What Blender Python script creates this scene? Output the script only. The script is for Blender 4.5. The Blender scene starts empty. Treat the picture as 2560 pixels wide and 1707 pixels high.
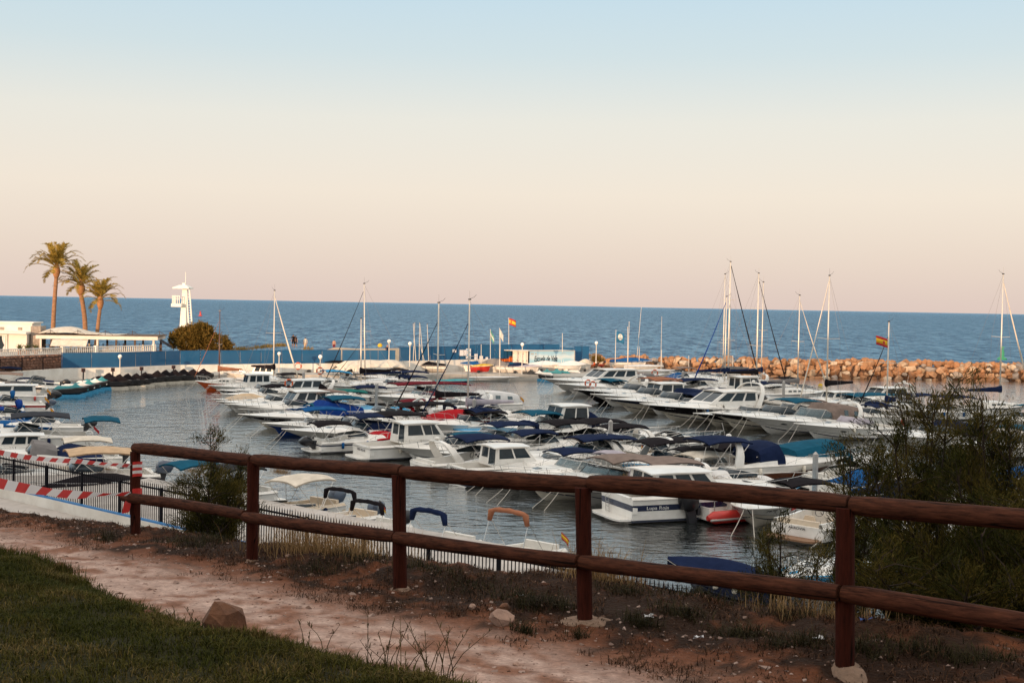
import bpy, bmesh, math, random
from mathutils import Vector, Matrix, noise
rnd = random.Random(7)
R = math.radians
S = bpy.context.scene
C = S.collection
# ------------------------------------------------------------------ camera, sky, sun
CAM_H = 9.0
cam_data = bpy.data.cameras.new('camera')
cam_data.lens = 45.0; cam_data.sensor_width = 36.0
cam_data.clip_start = 0.1; cam_data.clip_end = 80000
cam = bpy.data.objects.new('camera', cam_data); C.objects.link(cam)
RC = Matrix.Rotation(R(90 - 1.64), 3, 'X') @ Matrix.Rotation(R(1.05), 3, 'Z')
cam.matrix_world = Matrix.Translation((0, 0, CAM_H)) @ RC.to_4x4()
S.camera = cam

SUN_EL, SUN_AZ = 5.5, -22.0         # the sun stands low behind the viewer, to the left
sd = Vector((-math.sin(R(SUN_AZ)) * math.cos(R(SUN_EL)), math.cos(R(SUN_AZ)) * math.cos(R(SUN_EL)), -math.sin(R(SUN_EL))))
sun_d = bpy.data.lights.new('sun', 'SUN'); sun_d.energy = 4.4; sun_d.angle = R(0.5); sun_d.color = (1.0, 0.67, 0.42)
sun = bpy.data.objects.new('sun', sun_d); C.objects.link(sun)
sun.rotation_euler = sd.to_track_quat('-Z', 'Y').to_euler(); sun.location = (0, -30, 60)

W = bpy.data.worlds.new('World'); S.world = W; W.use_nodes = True
wt = W.node_tree; wn = wt.nodes; wl = wt.links
bg = wn['Background']
sky = wn.new('ShaderNodeTexSky'); sky.sky_type = 'NISHITA'; sky.sun_disc = False
sky.sun_elevation = R(SUN_EL); sky.sun_rotation = R(180 - SUN_AZ); sky.air_density = 1.0; sky.dust_density = 2.0
tc = wn.new('ShaderNodeTexCoord'); sep = wn.new('ShaderNodeSeparateXYZ'); wl.new(tc.outputs['Generated'], sep.inputs[0])
ramp = wn.new('ShaderNodeValToRGB'); wl.new(sep.outputs['Z'], ramp.inputs[0])
els = ramp.color_ramp.elements
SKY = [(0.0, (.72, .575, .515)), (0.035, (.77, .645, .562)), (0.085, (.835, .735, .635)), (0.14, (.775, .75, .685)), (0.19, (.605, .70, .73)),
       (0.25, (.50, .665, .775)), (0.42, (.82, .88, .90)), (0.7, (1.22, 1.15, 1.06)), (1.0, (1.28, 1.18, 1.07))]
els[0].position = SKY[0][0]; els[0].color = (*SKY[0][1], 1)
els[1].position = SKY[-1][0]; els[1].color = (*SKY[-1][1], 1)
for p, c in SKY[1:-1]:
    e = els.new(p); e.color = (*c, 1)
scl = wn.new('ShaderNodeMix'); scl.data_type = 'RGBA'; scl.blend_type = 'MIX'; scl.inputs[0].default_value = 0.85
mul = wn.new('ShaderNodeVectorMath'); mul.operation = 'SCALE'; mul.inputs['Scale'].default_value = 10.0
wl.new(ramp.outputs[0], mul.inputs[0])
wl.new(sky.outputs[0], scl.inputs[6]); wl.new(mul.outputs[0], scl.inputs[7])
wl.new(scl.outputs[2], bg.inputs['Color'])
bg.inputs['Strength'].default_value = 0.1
S.view_settings.view_transform = 'Standard'; S.view_settings.look = 'None'
S.view_settings.exposure = 0.25; S.view_settings.gamma = 1.0
S.view_settings.use_curve_mapping = False
S.cycles.max_bounces = 6; S.cycles.transparent_max_bounces = 12

def ray(u, v):
    return RC @ Vector(((u - 1280) / 3200, -(v - 853.5) / 3200, -1))
def at(u, v, z=0.0):                      # the point at height z seen at a place of the photograph
    d = ray(u, v); t = (z - CAM_H) / d.z
    return Vector((0, 0, CAM_H)) + d * t
def atd(u, v, y):                         # the point at distance y
    d = ray(u, v); return Vector((0, 0, CAM_H)) + d * (y / d.y)

# ------------------------------------------------------------------ helpers
def uy(u, y):                             # the ground position at distance y in the direction of column u
    p = atd(u, 850, y); return (p.x, p.y)
def link(o): C.objects.link(o); return o
def tag(o, label=None, cat=None, group=None, kind=None):
    if label: o['label'] = label
    if cat: o['category'] = cat
    if group: o['group'] = group
    if kind: o['kind'] = kind
    return o
def empty(name, loc, rz=0.0, label=None, cat=None, group=None):
    o = bpy.data.objects.new(name, None); o.empty_display_size = .3
    o.location = loc; o.rotation_euler = (0, 0, rz); link(o)
    return tag(o, label, cat, group)

MATS = {}
def mat(name, col, rough=.6, metal=0.0, var=.12, scale=3.0, bump=0.0, bscale=40.0, spec=.5, objvar=0.0, stretch=None, alpha=1.0, coat=0.0, dirt=None):
    if name in MATS: return MATS[name]
    m = bpy.data.materials.new(name); m.use_nodes = True
    n = m.node_tree.nodes; l = m.node_tree.links
    b = n['Principled BSDF']
    b.inputs['Roughness'].default_value = rough; b.inputs['Metallic'].default_value = metal
    b.inputs['Specular IOR Level'].default_value = spec
    b.inputs['Coat Weight'].default_value = coat
    b.inputs['Alpha'].default_value = alpha
    tcn = n.new('ShaderNodeTexCoord'); mp = n.new('ShaderNodeMapping'); l.new(tcn.outputs['Object'], mp.inputs[0])
    if stretch: mp.inputs['Scale'].default_value = stretch
    nz = n.new('ShaderNodeTexNoise'); nz.inputs['Scale'].default_value = scale; nz.inputs['Detail'].default_value = 6
    nz.inputs['Roughness'].default_value = .65
    l.new(mp.outputs[0], nz.inputs['Vector'])
    mx = n.new('ShaderNodeMix'); mx.data_type = 'RGBA'
    mr = n.new('ShaderNodeMapRange'); mr.inputs[1].default_value = .3; mr.inputs[2].default_value = .7
    l.new(nz.outputs['Fac'], mr.inputs[0]); l.new(mr.outputs[0], mx.inputs[0])
    lo = tuple(max(0, c * (1 - var)) for c in col); hi = tuple(min(1, c * (1 + var * .8)) for c in col)
    if dirt: lo = dirt
    mx.inputs[6].default_value = (*lo, 1); mx.inputs[7].default_value = (*hi, 1)
    out = mx.outputs[2]
    if objvar:
        oi = n.new('ShaderNodeObjectInfo'); hs = n.new('ShaderNodeHueSaturation')
        m1 = n.new('ShaderNodeMapRange'); m1.inputs[3].default_value = 1 - objvar; m1.inputs[4].default_value = 1 + objvar
        l.new(oi.outputs['Random'], m1.inputs[0]); l.new(m1.outputs[0], hs.inputs['Value'])
        l.new(out, hs.inputs['Color']); out = hs.outputs[0]
    l.new(out, b.inputs['Base Color'])
    if bump:
        nb = n.new('ShaderNodeTexNoise'); nb.inputs['Scale'].default_value = bscale; nb.inputs['Detail'].default_value = 5
        l.new(mp.outputs[0], nb.inputs['Vector'])
        bp = n.new('ShaderNodeBump'); bp.inputs['Strength'].default_value = bump; bp.inputs['Distance'].default_value = .03
        l.new(nb.outputs['Fac'], bp.inputs['Height']); l.new(bp.outputs[0], b.inputs['Normal'])
    MATS[name] = m
    return m

class MB:
    def __init__(s): s.v = []; s.f = []; s.m = []
    def add(s, vs, fs, mi=0):
        o = len(s.v); s.v.extend([tuple(p) for p in vs])
        for f in fs: s.f.append(tuple(i + o for i in f)); s.m.append(mi)
        return s
    def box(s, c, d, rot=None, mi=0, taper=None):
        hx, hy, hz = d[0] / 2, d[1] / 2, d[2] / 2
        tx, ty = taper or (1, 1)
        vs = [Vector((sx * hx * (tx if sz > 0 else 1), sy * hy * (ty if sz > 0 else 1), sz * hz)) for sz in (-1, 1) for sy in (-1, 1) for sx in (-1, 1)]
        if rot is not None: vs = [rot @ p for p in vs]
        c = Vector(c)
        return s.add([p + c for p in vs], [(0, 2, 3, 1), (4, 5, 7, 6), (0, 1, 5, 4), (2, 6, 7, 3), (0, 4, 6, 2), (1, 3, 7, 5)], mi)
    def tube(s, pts, r, n=6, mi=0, cap=True):
        pts = [Vector(p) for p in pts]; rs = r if isinstance(r, (list, tuple)) else [r] * len(pts)
        rings = []; prev = None
        for i, p in enumerate(pts):
            a = pts[max(0, i - 1)]; b = pts[min(len(pts) - 1, i + 1)]
            t = (b - a)
            if t.length < 1e-9: t = Vector((0, 0, 1))
            t.normalize()
            up = prev if prev is not None else (Vector((0, 0, 1)) if abs(t.z) < .9 else Vector((1, 0, 0)))
            x = t.cross(up)
            if x.length < 1e-6: x = t.cross(Vector((1, .3, 0)))
            x.normalize(); y = x.cross(t).normalized(); prev = y
            rings.append([p + (x * math.cos(2 * math.pi * k / n) + y * math.sin(2 * math.pi * k / n)) * rs[i] for k in range(n)])
        return s.loft(rings, True, cap, mi)
    def loft(s, rings, closed=True, cap=True, mi=0):
        n = len(rings[0]); vs = [p for r_ in rings for p in r_]; fs = []
        for i in range(len(rings) - 1):
            for k in range(n if closed else n - 1):
                k2 = (k + 1) % n
                fs.append((i * n + k, i * n + k2, (i + 1) * n + k2, (i + 1) * n + k))
        if cap and closed:
            fs.append(tuple(range(n))[::-1]); o = (len(rings) - 1) * n; fs.append(tuple(o + k for k in range(n)))
        return s.add(vs, fs, mi)
    def shell(s, g, th, mi=0, d=(0, 0, -1)):          # a sheet of points with thickness
        nr, nc = len(g), len(g[0]); d = Vector(d) * th
        top = [Vector(p) for r_ in g for p in r_]; bot = [p + d for p in top]; N = nr * nc; fs = []
        for i in range(nr - 1):
            for j in range(nc - 1):
                a, b, c_, e = i * nc + j, i * nc + j + 1, (i + 1) * nc + j + 1, (i + 1) * nc + j
                fs.append((a, b, c_, e)); fs.append((N + e, N + c_, N + b, N + a))
        for j in range(nc - 1):
            fs.append((j + 1, j, N + j, N + j + 1)); o = (nr - 1) * nc
            fs.append((o + j, o + j + 1, N + o + j + 1, N + o + j))
        for i in range(nr - 1):
            a, b = i * nc, (i + 1) * nc
            fs.append((a, b, N + b, N + a)); a += nc - 1; b += nc - 1
            fs.append((b, a, N + a, N + b))
        return s.add(top + bot, fs, mi)
    def lathe(s, prof, c=(0, 0, 0), n=12, mi=0):
        c = Vector(c)
        return s.loft([[c + Vector((r_ * math.cos(2 * math.pi * k / n), r_ * math.sin(2 * math.pi * k / n), z)) for k in range(n)] for r_, z in prof], True, True, mi)
    def ball(s, c, r, n=10, mi=0):
        rx, ry, rz = r if isinstance(r, (list, tuple)) else (r, r, r); c = Vector(c)
        rings = []
        for i in range(n // 2 + 1):
            a = -math.pi / 2 + math.pi * i / (n // 2); cr = max(.02, math.cos(a))
            rings.append([c + Vector((rx * cr * math.cos(2 * math.pi * k / n), ry * cr * math.sin(2 * math.pi * k / n), rz * math.sin(a))) for k in range(n)])
        return s.loft(rings, True, True, mi)
    def build(s, name, mats, parent=None, smooth=False, loc=None):
        me = bpy.data.meshes.new(name); me.from_pydata(s.v, [], s.f)
        for m_ in (mats if isinstance(mats, (list, tuple)) else [mats]): me.materials.append(m_)
        if any(s.m): me.polygons.foreach_set('material_index', s.m)
        if smooth is True: me.polygons.foreach_set('use_smooth', [True] * len(me.polygons))
        me.update()
        if smooth == 'auto': me.shade_auto = None
        o = bpy.data.objects.new(name, me); link(o)
        if parent is not None: o.parent = parent
        if loc is not None: o.location = loc
        if smooth == 'edge':
            me.polygons.foreach_set('use_smooth', [True] * len(me.polygons))
            bm = bmesh.new(); bm.from_mesh(me)
            bmesh.ops.recalc_face_normals(bm, faces=bm.faces)
            for e in bm.edges:
                if len(e.link_faces) == 2 and e.calc_face_angle(0) > R(32): e.smooth = False
            bm.to_mesh(me); bm.free()
        return o
def piece(mesh, name, parent, loc=(0, 0, 0), rot=(0, 0, 0), sc=(1, 1, 1)):       # another piece with shared mesh data
    o = bpy.data.objects.new(name, mesh); o.parent = parent; o.location = loc; o.rotation_euler = rot; o.scale = sc; link(o); return o
def text(name, body, size, m, parent, loc, rot, ext=.004, shear=0.0, cx=True, sx=1.0, off=0.0):
    cu = bpy.data.curves.new(name, 'FONT'); cu.body = body; cu.size = size; cu.extrude = ext; cu.shear = shear; cu.offset = off
    if cx: cu.align_x = 'CENTER'
    tmp = bpy.data.objects.new('tmp', cu); me = bpy.data.meshes.new_from_object(tmp); bpy.data.objects.remove(tmp)
    me.materials.clear(); me.materials.append(m)
    o = bpy.data.objects.new(name, me); o.parent = parent; o.location = loc; o.rotation_euler = rot; o.scale = (sx, 1, 1); link(o); return o
def lerp(a, b, t): return a + (b - a) * t
def sm(a, b, x):
    t = min(1, max(0, (x - a) / (b - a))); return t * t * (3 - 2 * t)
def interp(pts, x):
    if x <= pts[0][0]: return pts[0][1]
    for (a, b), (c_, d) in zip(pts, pts[1:]):
        if x <= c_: return b + (d - b) * (x - a) / (c_ - a)
    return pts[-1][1]
# ------------------------------------------------------------------ ground of the bluff
FO = Vector((1.85, 7.1)); FD = Vector((-.68, .733)); FN = Vector((.733, .68))
def base_ground(s, q):
    z = 6.95 - .055 * max(-8, min(s, 22))
    if q < 0: z += .06 * min(-q, 9)
    u = q - interp([(-6, 1.15), (3.5, 1.0), (7, .30), (11, -.2), (16, -.3)], s)
    if u > 0: z -= .66 * (math.sqrt(u * u + .5) - .7071)
    return z
def sq(x, y):
    d = Vector((x, y)) - FO; return d.dot(FD), d.dot(FN)
def xy(s, q): p = FO + FD * s + FN * q; return p.x, p.y
def hit(u, v):
    d = ray(u, v); t = 2.0
    while t < 60:
        p = Vector((0, 0, CAM_H)) + d * t
        if p.z < base_ground(*sq(p.x, p.y)): return p
        t += .02
    return p
EDGE = []
for u, v in [(-260, 1340), (0, 1398), (130, 1425), (185, 1478), (330, 1535), (520, 1592), (620, 1622), (720, 1632), (860, 1665), (960, 1700), (1150, 1735), (1400, 1800)]:
    p = hit(u, v); EDGE.append(sq(p.x, p.y))
EDGE.sort()
EDGE = [(EDGE[0][0] - 12, EDGE[0][1] - 4)] + EDGE + [(EDGE[-1][0] + 12, EDGE[-1][1] + 1)]
def fbm(x, y, z, o=4): return noise.fractal(Vector((x, y, z)), 1.0, 2.0, o)
def ground_z(s, q, fine=True):
    z = base_ground(s, q)
    qe = interp(EDGE, s) + .07 * noise.noise(Vector((s * 4, 0, 7))) if s > -14 and s < 26 else -6
    lawn = sm(0, .3, qe - q)
    if fine:
        z += lawn * (.11 + .05 * fbm(s * .9, q * .9, 3))
        bank = sm(-.9, .5, q)
        z += (1 - lawn) * (.018 + .05 * bank) * fbm(s * 1.3, q * 1.3, 0) + (1 - lawn) * (.007 + .03 * bank) * fbm(s * 6, q * 6, 5)
        z += .06 * bank * sm(3, 1, q)
    z = max(z, .93) if q > 2 else z
    return z, lawn
ss = [-70, -55, -42, -32, -24, -18, -13, -9, -7, -6] + [-5.4 + .075 * i for i in range(262)] + [14.8 + 1.2 * 1.16 ** i + i for i in range(16)]
qs = [-130, -110, -95, -80, -70, -62, -55, -48, -40, -32, -26, -20, -16, -13, -11, -9.5, -8.5, -7.8] + [-7.2 + .065 * i for i in range(165)] + [3.7, 4.1, 4.6, 5.2, 6, 7, 8, 9, 10, 11, 12, 13, 14, 15, 16, 17, 18]
vs, fs, col = [], [], []
for s in ss:
    for q in qs:
        z, lawn = ground_z(s, q); x, y = xy(s, q)
        vs.append((x, y, z))
        if -8 < q < 4.2 and -6 < s < 17:
            n1 = fbm(s * .8, q * 1.1, 11); n2 = fbm(s * 3.1, q * 4.2, 17) + .5 * fbm(s * 7, q * 8, 29); n3 = fbm(s * 14, q * 14, 23)
            qe = interp(EDGE, s)
            path = sm(-.25, -1.05, q + .45 * n1 + .2 * n2)
            pale = sm(-.1, .5, n1 * .5 + n2 * .5 + .25) * path
            soil = Vector((.145, .048, .020)) * (1 + .35 * n2 + .25 * n3)
            dark = Vector((.027, .012, .006))
            soil = soil.lerp(dark, sm(-.1, .45, n2 + n1 * .6 + .65 * sm(-.6, .3, q)))
            pc = Vector((.225, .104, .064)).lerp(Vector((.42, .292, .240)), pale) * (1 + .30 * n3 + .12 * n2)
            c = soil.lerp(pc, path).lerp(Vector((.024, .021, .006)) * (1 + .4 * n2), lawn)
        else:
            c = Vector((.10, .055, .035)).lerp(Vector((.035, .04, .016)), lawn if q < 0 else .2 + .3 * fbm(s * .3, q * .3, 1))
        col.append((max(.004, c.x), max(.004, c.y), max(.003, c.z), 1))
nq = len(qs)
for i in range(len(ss) - 1):
    for j in range(nq - 1):
        fs.append((i * nq + j, i * nq + j + 1, (i + 1) * nq + j + 1, (i + 1) * nq + j))
me = bpy.data.meshes.new('ground'); me.from_pydata(vs, [], fs); me.polygons.foreach_set('use_smooth', [True] * len(fs))
ca = me.color_attributes.new('soil_colour', 'FLOAT_COLOR', 'POINT'); ca.data.foreach_set('color', [x for c in col for x in c])
gm = bpy.data.materials.new('soil'); gm.use_nodes = True
n = gm.node_tree.nodes; l = gm.node_tree.links; b = n['Principled BSDF']; b.inputs['Roughness'].default_value = .95; b.inputs['Specular IOR Level'].default_value = .15
at_n = n.new('ShaderNodeAttribute'); at_n.attribute_name = 'soil_colour'
tcn = n.new('ShaderNodeTexCoord'); nz = n.new('ShaderNodeTexNoise'); nz.inputs['Scale'].default_value = 26; nz.inputs['Detail'].default_value = 8; nz.inputs['Roughness'].default_value = .75
l.new(tcn.outputs['Object'], nz.inputs['Vector'])
mr = n.new('ShaderNodeMapRange'); mr.inputs[1].default_value = .3; mr.inputs[2].default_value = .7; mr.inputs[3].default_value = .62; mr.inputs[4].default_value = 1.38
l.new(nz.outputs['Fac'], mr.inputs[0])
mv = n.new('ShaderNodeVectorMath'); mv.operation = 'SCALE'; l.new(at_n.outputs['Color'], mv.inputs[0]); l.new(mr.outputs[0], mv.inputs['Scale'])
l.new(mv.outputs[0], b.inputs['Base Color'])
vz = n.new('ShaderNodeTexVoronoi'); vz.inputs['Scale'].default_value = 34; l.new(tcn.outputs['Object'], vz.inputs['Vector'])
ad = n.new('ShaderNodeMath'); ad.operation = 'ADD'; l.new(nz.outputs['Fac'], ad.inputs[0]); l.new(vz.outputs['Distance'], ad.inputs[1])
bp = n.new('ShaderNodeBump'); bp.inputs['Strength'].default_value = .7; bp.inputs['Distance'].default_value = .02
l.new(ad.outputs[0], bp.inputs['Height']); l.new(bp.outputs[0], b.inputs['Normal'])
me.materials.append(gm); go = link(bpy.data.objects.new('ground', me)); go['kind'] = 'structure'

# unseen ridge added behind the viewer, shaped to hold the low sun off the harbour
vs, fs = [], []; NXh, NYh = 90, 34
for i in range(NXh):
    x = -300 + i * 5.2
    top = interp([(-300, 15), (-140, 16), (-111, 18), (-94, 21.0), (-65, 23.6), (200, 23.6)], x)
    for j in range(NYh):
        y = -150 + j * 4.2
        z = 4.0 + (top - 4.0) * sm(-12.5, -52, y) + (.7 * fbm(x * .09, y * .09, 8) * sm(-14, -30, y))
        vs.append((x, y - .18 * max(0, -x - 20) * 0, z))
for i in range(NXh - 1):
    for j in range(NYh - 1): fs.append((i * NYh + j, (i + 1) * NYh + j, (i + 1) * NYh + j + 1, i * NYh + j + 1))
o = MB().add(vs, fs).build('shading_hill', mat('shading_hill_scrub', (.085, .062, .036), .95, var=.5, scale=.35, bump=.4, bscale=3), smooth=True); o['kind'] = 'structure'
# ------------------------------------------------------------------ water
def water(name, deep, light, gloss, rough, scales, strength, dist, glossmix, tint=0.0):
    m = bpy.data.materials.new(name); m.use_nodes = True
    n = m.node_tree.nodes; l = m.node_tree.links; n.remove(n['Principled BSDF'])
    tcn = n.new('ShaderNodeTexCoord'); prev = None
    for k, (sx, sy, wt_, det) in enumerate(scales):
        mp = n.new('ShaderNodeMapping'); mp.inputs['Scale'].default_value = (sx, sy, 1); mp.inputs['Rotation'].default_value = (0, 0, .10 * k - .1)
        l.new(tcn.outputs['Object'], mp.inputs[0])
        nz = n.new('ShaderNodeTexNoise'); nz.inputs['Scale'].default_value = 1; nz.inputs['Detail'].default_value = det; nz.inputs['Roughness'].default_value = .55
        l.new(mp.outputs[0], nz.inputs['Vector'])
        mu = n.new('ShaderNodeMath'); mu.operation = 'MULTIPLY'; mu.inputs[1].default_value = wt_; l.new(nz.outputs['Fac'], mu.inputs[0])
        if prev is None: prev = mu.outputs[0]
        else:
            a = n.new('ShaderNodeMath'); a.operation = 'ADD'; l.new(prev, a.inputs[0]); l.new(mu.outputs[0], a.inputs[1]); prev = a.outputs[0]
    tot = sum(w for _, _, w, _ in scales)
    bp = n.new('ShaderNodeBump'); bp.inputs['Strength'].default_value = strength; bp.inputs['Distance'].default_value = dist
    l.new(prev, bp.inputs['Height'])
    df = n.new('ShaderNodeBsdfDiffuse'); gl = n.new('ShaderNodeBsdfGlossy'); gl.inputs['Roughness'].default_value = rough; gl.inputs['Color'].default_value = (*gloss, 1)
    cr = n.new('ShaderNodeMix'); cr.data_type = 'RGBA'; cr.inputs[6].default_value = (*deep, 1); cr.inputs[7].default_value = (*light, 1)
    big = n.new('ShaderNodeTexNoise'); big.inputs['Scale'].default_value = 1; big.inputs['Detail'].default_value = 5
    mpb = n.new('ShaderNodeMapping'); mpb.inputs['Scale'].default_value = (.012, .030, 1); l.new(tcn.outputs['Object'], mpb.inputs[0]); l.new(mpb.outputs[0], big.inputs['Vector'])
    mr = n.new('ShaderNodeMapRange'); mr.inputs[1].default_value = .35; mr.inputs[2].default_value = .65; l.new(big.outputs['Fac'], mr.inputs[0])
    mw = n.new('ShaderNodeMapRange'); mw.inputs[1].default_value = .41 * tot; mw.inputs[2].default_value = .58 * tot; l.new(prev, mw.inputs[0])      # wave light and shade painted into the colour: crests lighter, troughs darker
    mt = n.new('ShaderNodeMix'); mt.data_type = 'FLOAT'; mt.inputs[0].default_value = tint; l.new(mr.outputs[0], mt.inputs[2]); l.new(mw.outputs[0], mt.inputs[3])
    l.new(mt.outputs[0], cr.inputs[0])
    l.new(cr.outputs[2], df.inputs['Color']); l.new(bp.outputs[0], df.inputs['Normal']); l.new(bp.outputs[0], gl.inputs['Normal'])
    fr = n.new('ShaderNodeFresnel'); fr.inputs['IOR'].default_value = 1.33; l.new(bp.outputs[0], fr.inputs['Normal'])
    mm = n.new('ShaderNodeMath'); mm.operation = 'MULTIPLY'; mm.inputs[1].default_value = glossmix; l.new(fr.outputs[0], mm.inputs[0]); mm.use_clamp = True
    mx = n.new('ShaderNodeMixShader'); l.new(mm.outputs[0], mx.inputs[0]); l.new(df.outputs[0], mx.inputs[1]); l.new(gl.outputs[0], mx.inputs[2])
    l.new(mx.outputs[0], n['Material Output'].inputs['Surface'])
    return m
sea_m = water('sea_surface', (.014, .080, .180), (.21, .42, .61), (.72, .87, 1), .10, [(.20, .045, .7, 3), (.55, .14, .9, 3), (1.6, .45, .45, 2)], 1.0, 6.0, .46, .95)
har_m = water('harbour_surface', (.008, .011, .011), (.014, .017, .016), (1, 1, 1), .015, [(.42, .62, .7, 3), (1.3, 1.8, .55, 4), (.08, .16, .5, 2)], .85, .20, 1.48)
o = MB().add([(-9000, 155, -.02), (9000, 155, -.02), (60000, 70000, -.02), (-60000, 70000, -.02)], [(0, 1, 2, 3)]).build('sea', sea_m); o['kind'] = 'structure'
o = MB().add([(-140, 20, 0), (160, 20, 0), (160, 176, 0), (-140, 176, 0)], [(0, 1, 2, 3)]).build('harbour_water', har_m); o['kind'] = 'structure'

# ------------------------------------------------------------------ land of the far shore
conc = mat('concrete', (.44, .40, .35), .9, var=.25, scale=.8, bump=.2)
white_wall = mat('white_wall', (.78, .75, .69), .8, var=.10, scale=.7, bump=.1, dirt=(.62, .57, .50))
sandm = mat('sand', (.46, .34, .22), .95, var=.2, scale=.5, bump=.3, bscale=6)
WALL = [uy(u, y) for u, y in ((-560, 90), (-240, 108), (0, 121), (155, 130), (300, 133.5), (450, 141), (600, 145), (854, 152), (990, 153.5))]       # foot of the white quay wall
def prism(name, poly, z0, z1, m, parent=None):
    n_ = len(poly); mb = MB(); mb.add([(x, y, z0) for x, y in poly] + [(x, y, z1) for x, y in poly],
        [tuple(range(n_, 2 * n_))] + [(i, (i + 1) % n_, n_ + (i + 1) % n_, n_ + i) for i in range(n_)])
    return mb.build(name, m, parent)
o = prism('promenade_ground', [(x, y + .35) for x, y in WALL] + [(-8, 158.2), (-6.5, 160.5), (6, 168.5), (12, 176), (-14, 180), (-40, 184), (-90, 178), (-150, 160), (-150, 90), (-90, 85)], -.5, 1.5, sandm); o['kind'] = 'structure'
# beach with low dunes
vs, fs = [], []
for i in range(60):
    for j in range(14):
        x = -150 + i * 2.6; f = j / 13
        y = 160 + f * 34 + 6 * math.sin(x * .05)
        z = 1.56 + .25 * fbm(x * .2, y * .2, 0) + (1.5 * sm(-28, -22, x) * sm(-8, -15, x)) * math.exp(-((f - .25) / .18) ** 2) * (1 + .3 * fbm(x * .5, 0, 2)) - 3.2 * sm(.45, 1, f)
        vs.append((x, y, z))
for i in range(59):
    for j in range(13): fs.append((i * 14 + j, (i + 1) * 14 + j, (i + 1) * 14 + j + 1, i * 14 + j + 1))
o = MB().add(vs, fs).build('beach', sandm, smooth=True); o['kind'] = 'structure'
foam = mat('foam', (.8, .8, .78), .7, var=.05)
mb = MB()
for k in range(3):
    g = []
    for i in range(80):
        x = -130 + i * 1.6; y = 190 + 6 * math.sin(x * .05) + k * 4 + 1.2 * noise.noise(Vector((x * .15, k * 9, 0))); w = max(.1, .9 + 1.3 * noise.noise(Vector((x * .12, k * 5, 3))))
        g.append([(x, y, .1), (x, y + w * .5, .45), (x, y + w, .1)])
    mb.shell(g, .08)
o = mb.build('surf_foam', foam, smooth=True); tag(o, kind='stuff', label='white surf breaking along the beach behind the restaurant', cat='surf')
# middle quay
QE = [(-24, 143.5), (-12.4, 146.6), (-9.9, 148.5), (-8, 150.4), (4, 153.0), (7.5, 150.0), (13, 157.5), (20, 168), (12, 178), (-14, 178), (-24, 160)]
o = prism('quay', QE, -1.5, .72, conc); o['kind'] = 'structure'
# quay walk at the foot of the long wall
o = prism('quay_walk', [(x + .7, y - 2.0) for x, y in WALL] + [(x, y + .2) for x, y in WALL][::-1], -1.5, .62, conc); o['kind'] = 'structure'
# near quay below the bluff
F0 = Vector((-19.2, 50.0)); F1 = Vector((4.6, 28.5)); FDIR = (F1 - F0).normalized(); FNOR = Vector((-FDIR.y, FDIR.x))
def fl(s, q): p = F0 + FDIR * s + FNOR * q; return (p.x, p.y)
pave = mat('quay_paving', (.47, .42, .38), .85, var=.18, scale=1.2, bump=.15)
o = prism('near_quay', [fl(-70, -6), fl(24.0, -6), fl(22.5, 7.2), fl(-70, 7.2)], -2, 1.0, pave); o['kind'] = 'structure'
kerb_b = mat('blue_paint', (.03, .19, .46), .5, var=.15)
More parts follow.
